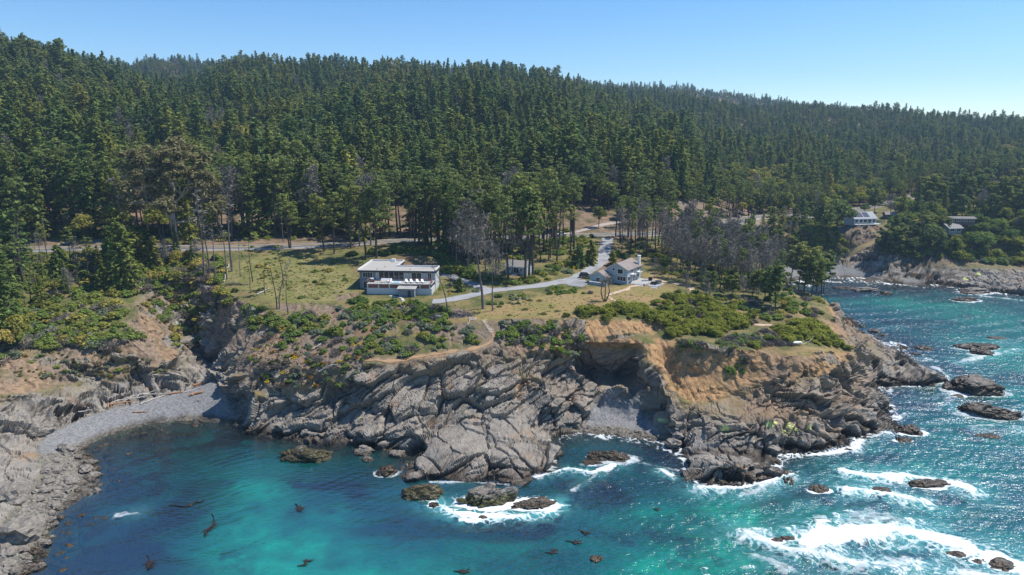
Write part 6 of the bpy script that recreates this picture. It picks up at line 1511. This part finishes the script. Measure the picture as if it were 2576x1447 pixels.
far_house(2516, 436, 38.0, math.radians(-5), 14, 7, 2.6, 4.0, plain("slate_boards", (.13, .15, .18), .8), plain("blue_grey_roof", (.20, .23, .27), .7), "hillside_house", "blue-grey roofed house high among the hillside trees", nwin=4)
far_house(2545, 505, 31.0, math.radians(-5), 12, 7, 2.6, 3.8, plain("brown_walls", (.12, .09, .07), .8), plain("dark_roof", (.16, .14, .13), .8), "dark_roofed_house", "dark roofed house by a small lawn near the right edge", nwin=3)
# --- vehicles
M_CARDK = plain("dark_car_paint", (.030, .036, .042), .25, .1, spec=.6); M_CARW = plain("white_car_paint", (.78, .78, .77), .3, .03); M_TYRE = plain("tyre_rubber", (.015, .015, .016), .8); M_RIM = plain("alloy_rim", (.45, .45, .46), .35, .1, metal=.8); M_LAMP = plain("lamp_glass", (.75, .72, .66), .15); M_TAIL = plain("tail_lamp", (.45, .02, .02), .3)
def car(p, rz, paint, label, name="parked_car", pickup=False):
    root = empty(name, p, rz); tag(root, label, "car" if not pickup else "pickup truck")
    MB().prism([(-2.3, .42), (2.3, .42), (2.33, .75), (2.2, .98), (1.15, 1.06), (-2.25, 1.08), (-2.34, .8)], -.9, .9, 'y').build("body", paint, root)
    x0, x1 = (-2.15, .95) if not pickup else (-.45, .95)
    MB().prism([(x0, 1.085), (x1, 1.065), (x1 - .65, 1.66), (x0 + .25, 1.68)], -.76, .76, 'y').build("cabin", M_GLASS, root)
    MB().prism([(x0 + .22, 1.685), (x1 - .62, 1.665), (x1 - .75, 1.75), (x0 + .35, 1.77)], -.72, .72, 'y').build("roof", paint, root)
    for x in (-1.45, 1.45):
        for y in (-.82, .82):
            w = MB().tube([(x, y - .11, .36), (x, y + .11, .36)], [.36, .36], 14).build("wheel", M_TYRE, root); yo = y + (.115 if y > 0 else -.115)
            MB().tube([(x, yo - .004, .36), (x, yo + .004, .36)], [.22, .22], 10).build("rim", M_RIM, w)
    for y in (-.65, .65): MB().box(2.28, 2.36, y - .16, y + .16, .72, .86).build("headlight", M_LAMP, root); MB().box(-2.37, -2.30, y - .14, y + .14, .78, .98).build("tail_light", M_TAIL, root)
    return root
_p = hit(1474, 700); car((_p[0], _p[1], _p[2] + .1), math.radians(-10), M_CARDK, "dark station wagon parked on gravel beside the garage wing")
def on_road(u, side, hd=0):
    a = _az(u); r = road_r(a); i = int(np.argmin(np.abs(_r[:, 0] - a))); d = np.array(ROAD[min(i + 1, len(ROAD) - 1)][:2]) - np.array(ROAD[max(i - 1, 0)][:2]); d /= np.linalg.norm(d)
    p = np.array([math.sin(a) * r, math.cos(a) * r]) + side * np.array([-d[1], d[0]]); return (p[0], p[1], float(H(*p)) + .11), math.atan2(d[1], d[0])
q, a = on_road(1413, -1.7); car(q, a, M_CARW, "white pickup truck on the highway between the pine trunks", "pickup_truck", True)
q, a = on_road(2252, 1.7); car(q, a + math.pi, M_CARW, "white car on the far stretch of highway at the right", "white_car")
# ------------------------------------------------------------------ small things
def timber_steps():
    a, b = hit(1219, 809), hit(1238, 836); root = empty("timber_steps", a); tag(root, "flight of pale timber steps from the lawn down to the cliff path", "steps"); d = b - a; ang = math.atan2(d[1], d[0]); pr = np.array([-math.sin(ang), math.cos(ang), 0])
    for k in range(9):
        p = d * (k / 8.0); p = np.array([p[0], p[1], float(H(a[0] + p[0], a[1] + p[1])) - a[2] + .12]); u = np.array([math.cos(ang), math.sin(ang), 0])
        c = [p + s * pr * .80 + t * u * .16 for s, t in ((-1, -1), (1, -1), (1, 1), (-1, 1))]
        MB().add([q - [0, 0, .5] for q in c] + [q for q in c], [(0, 3, 2, 1), (4, 5, 6, 7), (0, 1, 5, 4), (1, 2, 6, 5), (2, 3, 7, 6), (3, 0, 4, 7)]).build("step", plain("pale_timber", (.60, .50, .38), .85, .12), root)
timber_steps()
def log(px, rad, m, label, name="driftwood_log", lift=None, branch=0, seed=0):
    a, b = hit(*px[0]), hit(*px[1]); r = np.random.default_rng(seed + int(px[0][0])); n = 7; pts = []
    lf = rad * .8 if lift is None else lift
    for k in range(n):
        t = k / (n - 1); q = a + (b - a) * t; q = q + r.normal(size=3) * [.25 * rad + .02 * np.linalg.norm(b - a) * math.sin(3.1 * t), .2 * rad, 0]; q[2] = max(float(H(q[0], q[1])), (a + (b - a) * t)[2] - .2) + lf; pts.append(q)
    root = empty(name, pts[0]); tag(root, label, "log"); T = MB(); o = pts[0]
    T.tube([p - o for p in pts], [rad * (1 - .45 * k / (n - 1)) for k in range(n)], 8); T.build("stem", m, root)
    for k in range(branch):
        i = 2 + k % 4; p = pts[i] - o; e = p + r.normal(size=3) * [.9, .9, .2] + [0, 0, .5]; MB().tube([p, e], [rad * .4, rad * .15], 5).build("branch", m, root)
DL = [(((487,973),(519,965)), .42, M_LOGR, "thick red-brown log at the very back of the pebble cove"), (((477,999),(511,988)), .40, M_LOGR, "thick orange-brown log lying mid-beach in the pebble cove"),
 (((280,1017),(366,994)), .16, M_BARKW, "long thin bleached pole along the foot of the cove cliff"), (((360,997),(432,991)), .15, M_BARKW, "bleached pole continuing the line of driftwood"), (((428,993),(464,987)), .24, M_LOGR, "short tan log at the centre of the driftwood line"), (((460,990),(506,977)), .18, M_BARKW, "curved white pole at the right end of the driftwood line"),
 (((353,1019),(414,996)), .20, M_BARKW, "forked white log below the driftwood line"), (((277,1020),(334,1013)), .24, M_LOGR, "reddish split log at the left end of the driftwood line"), (((197,1040),(231,1033)), .14, M_BARKW, "thin white stick by the left cliff of the cove"), (((333,1039),(371,1037)), .18, M_LOGR, "brown plank lying alone on the lower beach"), (((313,1009),(394,985)), .14, M_BARKW, "second bleached pole above the long thin pole"), (((345,1006),(362,1001)), .17, M_BARKW, "short stubby white log below the bleached poles"), (((272,1021),(274,1030)), .22, M_LOGR, "upright orange stump end at the left of the driftwood")]
for k, (px, rad, m, lab) in enumerate(DL): log(px, rad, m, lab, branch=2 if 'forked' in lab else 0, seed=k)
HL = [(((430,793),(454,836)), .22, "long white fallen trunk down the gully"), (((473,835),(494,849)), .18, "short white fallen trunk low in the gully"), (((497,754),(551,710)), .22, "grey fallen trunk leaning at the gully rim"), (((563,712),(575,668)), .26, "bleached leaning trunk at the meadow edge"), (((577,719),(628,718)), .22, "grey log lying level on the gully rim"), (((647,744),(676,728)), .18, "pale crooked log on the meadow slope"), (((110,766),(168,750)), .22, "grey fallen trunk in the left grove"), (((138,643),(154,666)), .22, "broken white stub below the highway"), (((167,803),(231,813)), .22, "white log across the scrub above the cove"), (((233,681),(262,674)), .18, "white log in the grass left of the gully"), (((802,944),(847,922)), .18, "pale log on the brown cove slope"), (((787,883),(809,868)), .15, "small pale log high on the brown cove slope"), (((1177,835),(1181,800)), .1, "white dead stem standing on the scrub slope")]
for k, (px, rad, lab) in enumerate(HL): log(px, rad, M_BARKW if 'white' in lab or 'pale' in lab or 'bleached' in lab else M_BARKG, lab, "fallen_trunk", lift=.35, branch=3, seed=50 + k)
for k in range(9):
    u, v = (1512 + 3.8 * k + rnd.uniform(-4, 4), 984 + 2.6 * k + rnd.uniform(-4, 4)) if k < 6 else (1545 + 12 * (k - 6), 1010 + 3.5 * (k - 6)); an = rnd.uniform(-.2, 1.2)
    log(((u, v), (u + 13 * math.cos(an), v + 7 * math.sin(an))), .15, M_BARKW if k % 3 else M_LOGR, f"{'white' if k % 3 else 'reddish'} driftwood stick, {ordinal(k + 1)} from left in the small shingle cove", seed=90 + k)
# garden furniture
def chair(p, rz, label, first=[None]):
    if first[0] is None:
        r = empty("garden_chair", p, rz); tag(r, label, "chair", "dark low chairs round the fire bowl"); first[0] = r
        MB().prism([(-.35, .38), (.35, .25), (.35, .31), (-.35, .44)], -.32, .32, 'x').build("seat", M_METAL, r); MB().prism([(.3, .26), (.62, 1.0), (.68, .98), (.36, .26)], -.3, .3, 'x').build("backrest", M_METAL, r)
        for x in (-.36, .36): MB().box(x - .05, x + .05, -.4, .5, .55, .60).build("armrest", M_METAL, r); MB().box(x - .04, x + .04, -.36, -.28, 0, .55).build("leg", M_METAL, r)
    else: copy_thing(first[0], p, rz, 1, label, "dark low chairs round the fire bowl")
_f = hit(1014, 774)
for k, (dx, dy, rz, lab) in enumerate(((-1.7, .2, 1.57, "dark low chair left of the fire bowl below the flagstones"), (1.7, .4, -1.57, "dark low chair right of the fire bowl below the flagstones"), (0, 1.7, 0, "dark low chair behind the fire bowl at the flagstones' end"))):
    x, y = _f[0] + dx, _f[1] + dy; chair((x, y, float(H(x, y)) + .1), rz, lab)
fb = empty("fire_bowl", (_f[0], _f[1], _f[2] + .05)); tag(fb, "grey stone fire bowl between the dark low chairs", "fire bowl"); MB().tube([(0, 0, 0), (0, 0, .45)], [.5, .62], 12).build("bowl", plain("pale_stone", (.5, .48, .45), .8), fb); MB().tube([(0, 0, .452), (0, 0, .47)], [.5, .5], 12).build("ash", M_BLACK, fb)
for dx in (-2.2, 2.0):
    pass
def table(u, v, label, top, L_=2.3, W_=.8, hgt=.78, name="picnic_table", bench=True, rz=-.1):
    p = hit(u, v); r = empty(name, (p[0], p[1], p[2] + .12), rz); tag(r, label, "table"); MB().box(-L_ / 2, L_ / 2, -W_ / 2, W_ / 2, hgt - .08, hgt).build("tabletop", top, r)
    for x in (-L_ * .36, L_ * .36): MB().prism([(-.6, 0), (-.5, 0), (.05, hgt - .085), (-.05, hgt - .085)], x - .05, x + .05, 'x').prism([(.6, 0), (.5, 0), (.051, hgt - .2), (.15, hgt - .085)], x - .05, x + .05, 'x').build("trestle", M_GREYW, r)
    if bench:
        for y in (-.75, .75): MB().box(-L_ / 2, L_ / 2, y - .14, y + .14, .40, .45).build("seat", M_GREYW, r)
table(1105, 803, "picnic table with a blue-grey top at the scrub's edge", plain("blue_grey_paint", (.36, .46, .52), .6))
table(2004, 869, "white topped table on the grassy tip of the headland", M_PLASTIC, 2.7, 1.15, .75, "white_table", False, .15)
def ring():
    p = hit(1190, 804); r = empty("campfire_ring", p); tag(r, "ring of pale stones round a fire pit at the lawn edge", "fire pit")
    for k in range(9):
        a = k * .698; MB().tube([(.8 * math.cos(a), .8 * math.sin(a), -.05), (.8 * math.cos(a), .8 * math.sin(a), .18), (.8 * math.cos(a), .8 * math.sin(a), .3)], [.2, .22, .1], 6).build("stone", plain("pale_stone", (.5, .48, .45), .8), r)
ring()
_fp = [(1965,866),(1985,870),(2012,872),(2030,869),(2040,862),(2046,852)]
ff = empty("rope_fence", hit(*_fp[0])); tag(ff, "low post and rope fence round the grassy headland tip", "fence"); _o = np.array(ff.location); _tops = []
for u, v in _fp:
    p = hit(u, v) - _o; MB().tube([p - [0, 0, .3], p + [0, 0, 1.1]], [.07, .06], 6).build("post", M_GREYW, ff); _tops.append(p + [0, 0, .95])
_pts = []
for a, b in zip(_tops[:-1], _tops[1:]):
    for k in range(5): t = k / 5; _pts.append(a + (b - a) * t - np.array([0, 0, .35 * 4 * t * (1 - t)]))
MB().tube(_pts + [_tops[-1]], [.03] * (len(_pts) + 1), 5).build("rope", M_PLASTIC, ff)
# utility poles and their wires along the highway
_tp = []
for k, u in enumerate((70, 690, 1290)):
    a = _az(u); r = road_r(a) + 8.5; p = np.array([math.sin(a) * r, math.cos(a) * r]); z = float(H(*p)); o = empty("utility_pole", (p[0], p[1], z)); tag(o, ("weathered utility pole beside the highway near the left edge", "weathered utility pole behind the far end of the meadow", "weathered utility pole behind the little cottage")[k], "utility pole", "utility poles along the highway")
    MB().tube([(0, 0, -1), (0, 0, 10.5)], [.17, .12], 8).build("pole", M_BARKG, o); MB().box(-.06, .06, -1.1, 1.1, 9.6, 9.75).build("crossarm", M_BARKG, o); _tp.append(np.array([p[0], p[1], z + 9.8]))
for k, (a, b) in enumerate(zip(_tp[:-1], _tp[1:])):
    pts = [a + (b - a) * t - np.array([0, 0, 5.0 * t * (1 - t)]) for t in np.linspace(0, 1, 16)]; o = empty("power_line", pts[0]); tag(o, ("sagging power line above the highway left of the meadow", "sagging power line above the highway behind the houses")[k], "wire")
    MB().tube([q - pts[0] for q in pts], [.03] * 16, 4).build("wire", M_METAL, o)
# ------------------------------------------------------------------ rocks in the sea, boulders on the shore, kelp
rm_, nt, N, B = mat("sea_rock"); g = NG(nt); pos = g.pos()
nb = g.noise(1.1, 5, .62, g.mapping(pos, (1.6, .6, 1.6), (0, math.radians(35), 0)), dist=.5); nf = g.noise(2.6, 4, .6, pos)
dry = g.ramp(nb, [(.3, (.10, .089, .076)), (.48, (.20, .177, .150)), (.7, (.32, .285, .24))])
sx = g.new("ShaderNodeSeparateXYZ"); g.link(pos, sx.inputs[0])
oi = g.new("ShaderNodeObjectInfo").outputs["Color"]
sc_ = g.new("ShaderNodeSeparateColor"); g.link(oi, sc_.inputs[0])
lvl = g.math('ADD', g.math('SUBTRACT', sx.outputs[2], g.math('MULTIPLY', sc_.outputs[0], 4.0)), g.math('MULTIPLY', g.math('SUBTRACT', nf, .5), 2.0))
weed = g.mix(g.maprange(g.noise(1.8, 3, .6, pos), .42, .6), (.022, .018, .014), (.085, .052, .028))
weed = g.mix(g.math('MULTIPLY', sc_.outputs[1], g.maprange(nf, .45, .55)), weed, (.10, .115, .018))
c = g.mix(g.maprange(lvl, -.3, .5), weed, dry); g.link(c, B.inputs["Base Color"])
g.put(B.inputs["Roughness"], g.maprange(lvl, -.3, .5, .35, .9)); g.link(g.bump(g.math('ADD', nb, nf), .6, .3), B.inputs["Normal"]); B.inputs["Specular IOR Level"].default_value = .35
def rock_mesh(seed, sub, sx_, sy_, sz_, amp=.28, m=rm_, scale=1.0):
    bm = bmesh.new(); bmesh.ops.create_icosphere(bm, subdivisions=sub, radius=1); v = np.array([q.co[:] for q in bm.verts]); f = np.array([[w.index for w in q.verts] for q in bm.faces]); bm.free()
    k = 1.6; w1, w2, val, ox, oy, oz = worley(v[:, 0] * k + seed * 7.1, v[:, 1] * k + seed * 3.3, v[:, 2] * k, 130 + seed)
    u1, u2, va2, *_o = worley(v[:, 0] * 4.2 + seed, v[:, 1] * 4.2, v[:, 2] * 4.2, 230 + seed)
    big = fbm(v[:, 0] * .9 + seed * 3, v[:, 1] * .9, v[:, 2] * .9, 2, seed) - .5
    d = 1 + amp * (2.2 * big + 1.1 * (val - .5) + .5 * (ox * v[:, 0] + oy * v[:, 1] + oz * v[:, 2]) + .42 * (va2 - .5) - .25 * (1 - sstep(0, .12, w2 - w1)) + .35 * (fbm(v[:, 0] * 7, v[:, 1] * 7, v[:, 2] * 7, 3, 9) - .5))
    v = v * d[:, None]; v[:, 2] = np.where(v[:, 2] > 0, v[:, 2] ** .85 if False else v[:, 2], v[:, 2])
    return np_mesh("rock", v * [sx_, sy_, sz_] * np.array(scale), f, m)
for n_, (u, v, hw, dw, hwid, fo_, lab) in enumerate(OFF):
    c = P(u, v, 0); d = np.linalg.norm(c - [0, 0, CAM_H]); w = hw * d / FPX * .93
    h = max(.5, w * hwid * 1.45) if w > 2.5 else max(.45, w * hwid * 1.3)
    o = link("sea_rock", rock_mesh(n_, 5 if w > 3 else 4, w, w * dw * 1.35, h, .30)); o.location = (c[0], c[1] + w * dw * .8, -.12 * h); o.rotation_euler = (0, 0, rnd.uniform(-.25, .25)); tag(o, lab, "rock")
    dark = .10 if any(k in lab for k in ("pale", "tan ", "grey boulder", "calm")) else .22 if "grey topped" in lab else .35 if h > 2.0 else .8
    o.color = (min(.95, dark * h / 4.0 * (2.2 if 'dark' in lab or 'black' in lab or 'weed' in lab else 1.0) + .10), .75 if "olive" in lab else .4 if "green" in lab else .1, 0, 1)
# boulders
BP = [rock_mesh(60 + k, 3, 1, .85, .62, .30) for k in range(7)]
def boulder(u, v, s, label, group=None, dark=0.0, k=None):
    p = hit(u, v); o = link("boulder", BP[rnd.randrange(7) if k is None else k]); o.location = (p[0], p[1], p[2] + .1 * s); o.rotation_euler = (rnd.uniform(-.3, .3), rnd.uniform(-.3, .3), rnd.random() * 6.28); q = rnd.uniform(.8, 1.25); o.scale = (s * q, s / q, s * rnd.uniform(.75, 1.1)); o.color = (dark, .1, 0, 1); tag(o, label, "boulder", group)
for a in ((168,1140,2.6,"big dark boulder at the corner of the pebble beach"), (213,1185,1.9,"angular grey boulder standing in the shallows of the cove"), (235,1200,1.4,"pointed boulder behind the angular grey boulder"), (60,1345,4.6,"huge rounded boulder at the left frame edge"), (110,1085,2.6,"pale tilted slab at the back of the cove beach"), (30,1250,3.0,"dark cracked outcrop rock above the boulder shore"), (246,1238,1.0,"brown boulder alone in the shallows"), (180,1215,1.5,"wide flat boulder among the shore stones"), (135,1275,1.5,"flat grey boulder lying half in the cove shallows"), (1690,1120,2.0,"pale angular block at the mouth of the small shingle cove"), (1705,1105,1.5,"grey block beside the pale angular block"), (500,1010,.45,"small tan stone below the red log")): boulder(*a)
bl = []
for _ in range(205):
    u, v = in_px([(110,1150),(205,1118),(262,1172),(255,1235),(200,1260),(140,1320),(115,1400),(95,1447),(0,1447),(0,1400),(40,1385),(95,1300),(75,1260),(110,1200)]); s = 0.38 + .95 * rnd.random() ** 2.4; bl.append((u, v, s))
bl.sort(key=lambda t: t[1])
for n_, (u, v, s) in enumerate(bl):
    row = ("at the beach end", "below the cliff foot", "on the middle of the boulder shore", "on the lower boulder shore", "near the huge rounded boulder", "in the bottom corner")[min(5, int((v - 1118) / 56))]; dk = .02 + .14 * rnd.random() ** 2 + (.10 if u > 190 or v > 1380 else 0)
    boulder(u, v, s, f"grey shore {'boulder' if s > .75 else 'stone'} {row}", f"grey shore {'boulders' if s > .75 else 'stones'} {row}", dk)
for _ in range(40):
    u, v = in_px([(1462,1072),(1560,1078),(1655,1094),(1668,1116),(1600,1108),(1525,1096),(1450,1088)]); boulder(u, v, .3 + .4 * rnd.random(), "brown-grey stone in the cobble band of the small shingle cove", "cobbles of the small shingle cove", .08)
for _ in range(40):
    u, v = in_px([(215,1120),(330,1080),(480,1056),(585,1056),(560,1075),(400,1100),(300,1160),(310,1250),(230,1340),(170,1447),(110,1447),(150,1340),(240,1240),(220,1170)]); p = P(u, v, 0); o = link("boulder", BP[rnd.randrange(7)]); o.location = (p[0], p[1], -.25); s = .5 + .6 * rnd.random(); o.scale = (s, s, s * .6); o.rotation_euler = (0, 0, rnd.random() * 6); o.color = (.9, .1, 0, 1); tag(o, "dark weedy stone awash along the cove's waterline", "boulder", "dark weedy stones along the waterline")
M_KELP = plain("kelp_fronds", (.022, .015, .009), .5, .4)
def kelp(u, v, L_, ang, n, label):
    p = P(u, v, 0); r = np.random.default_rng(int(u + v)); root = empty("kelp", (p[0], p[1], 0)); tag(root, label, "kelp"); T = MB()
    z = .12
    pts = [(L_ * (t - .5) * math.cos(ang) + .12 * L_ * math.sin(5 * t), L_ * (t - .5) * math.sin(ang) + .08 * L_ * math.cos(7 * t), z) for t in np.linspace(0, 1, 9)]
    T.tube(pts, [.05, .09, .12, .13, .13, .12, .10, .14, .10], 5); T.build("stipe", M_KELP, root); V = []; Fq = []
    for k in range(n):
        q = np.array(pts[rnd.randrange(3, 9)]); a = ang + r.normal() * .9; l = .5 + 1.1 * r.random(); w = .10 + .07 * r.random(); o = len(V)
        for t in (0, .33, .66, 1):
            c = q + [l * t * math.cos(a + .8 * t), l * t * math.sin(a + .8 * t), .05 + .04 * math.sin(9 * t + k)]; nn = np.array([-math.sin(a), math.cos(a), 0]) * w * (1 - .6 * t); V += [c - nn, c + nn]
        for t in range(3): Fq.append((o + 2 * t, o + 2 * t + 2, o + 2 * t + 3, o + 2 * t + 1))
    MB().add(V, Fq).build("fronds", M_KELP, root)
for a in ((466,1272,6.5,.2,22,"dark kelp strand with two long tails in the sheltered cove"), (527,1322,7.5,-1.2,40,"long curved kelp strand at the edge of the pale shoal"), (372,1415,4.6,-.9,40,"large dark kelp clump near the bottom left"), (748,1277,3.0,-.9,30,"dark kelp clump at the right side of the pale shoal"), (762,1421,2.2,.7,16,"arching kelp strand over the green shoal near the frame bottom"), (1467,1340,2.2,-.6,14,"kelp strand drifting in open water right of the reef"), (1440,1365,2.6,-.2,16,"brown kelp raft in open water below the reef"), (1385,1392,2.2,.1,22,"dense kelp raft in dark open water"), (1650,1282,1.2,0,8,"small dark kelp clump before the front headland rock"), (1160,1440,2.6,0,20,"dark kelp raft at the bottom edge of the frame")): kelp(*a)
# ------------------------------------------------------------------ the air
hm = bpy.data.materials.new("haze"); hm.use_nodes = True; N = hm.node_tree.nodes; N.remove(N["Principled BSDF"])
pv = N.new("ShaderNodeVolumePrincipled"); pv.inputs["Color"].default_value = (.48, .72, 1.0, 1); pv.inputs["Density"].default_value = 0.00014; pv.inputs["Anisotropy"].default_value = 0.2
hm.node_tree.links.new(pv.outputs[0], N["Material Output"].inputs["Volume"])
tag(MB().box(-2600, 2600, -60, 2900, -14, 330).build("haze", hm), "thin blue sea haze over the coast", kind='stuff')
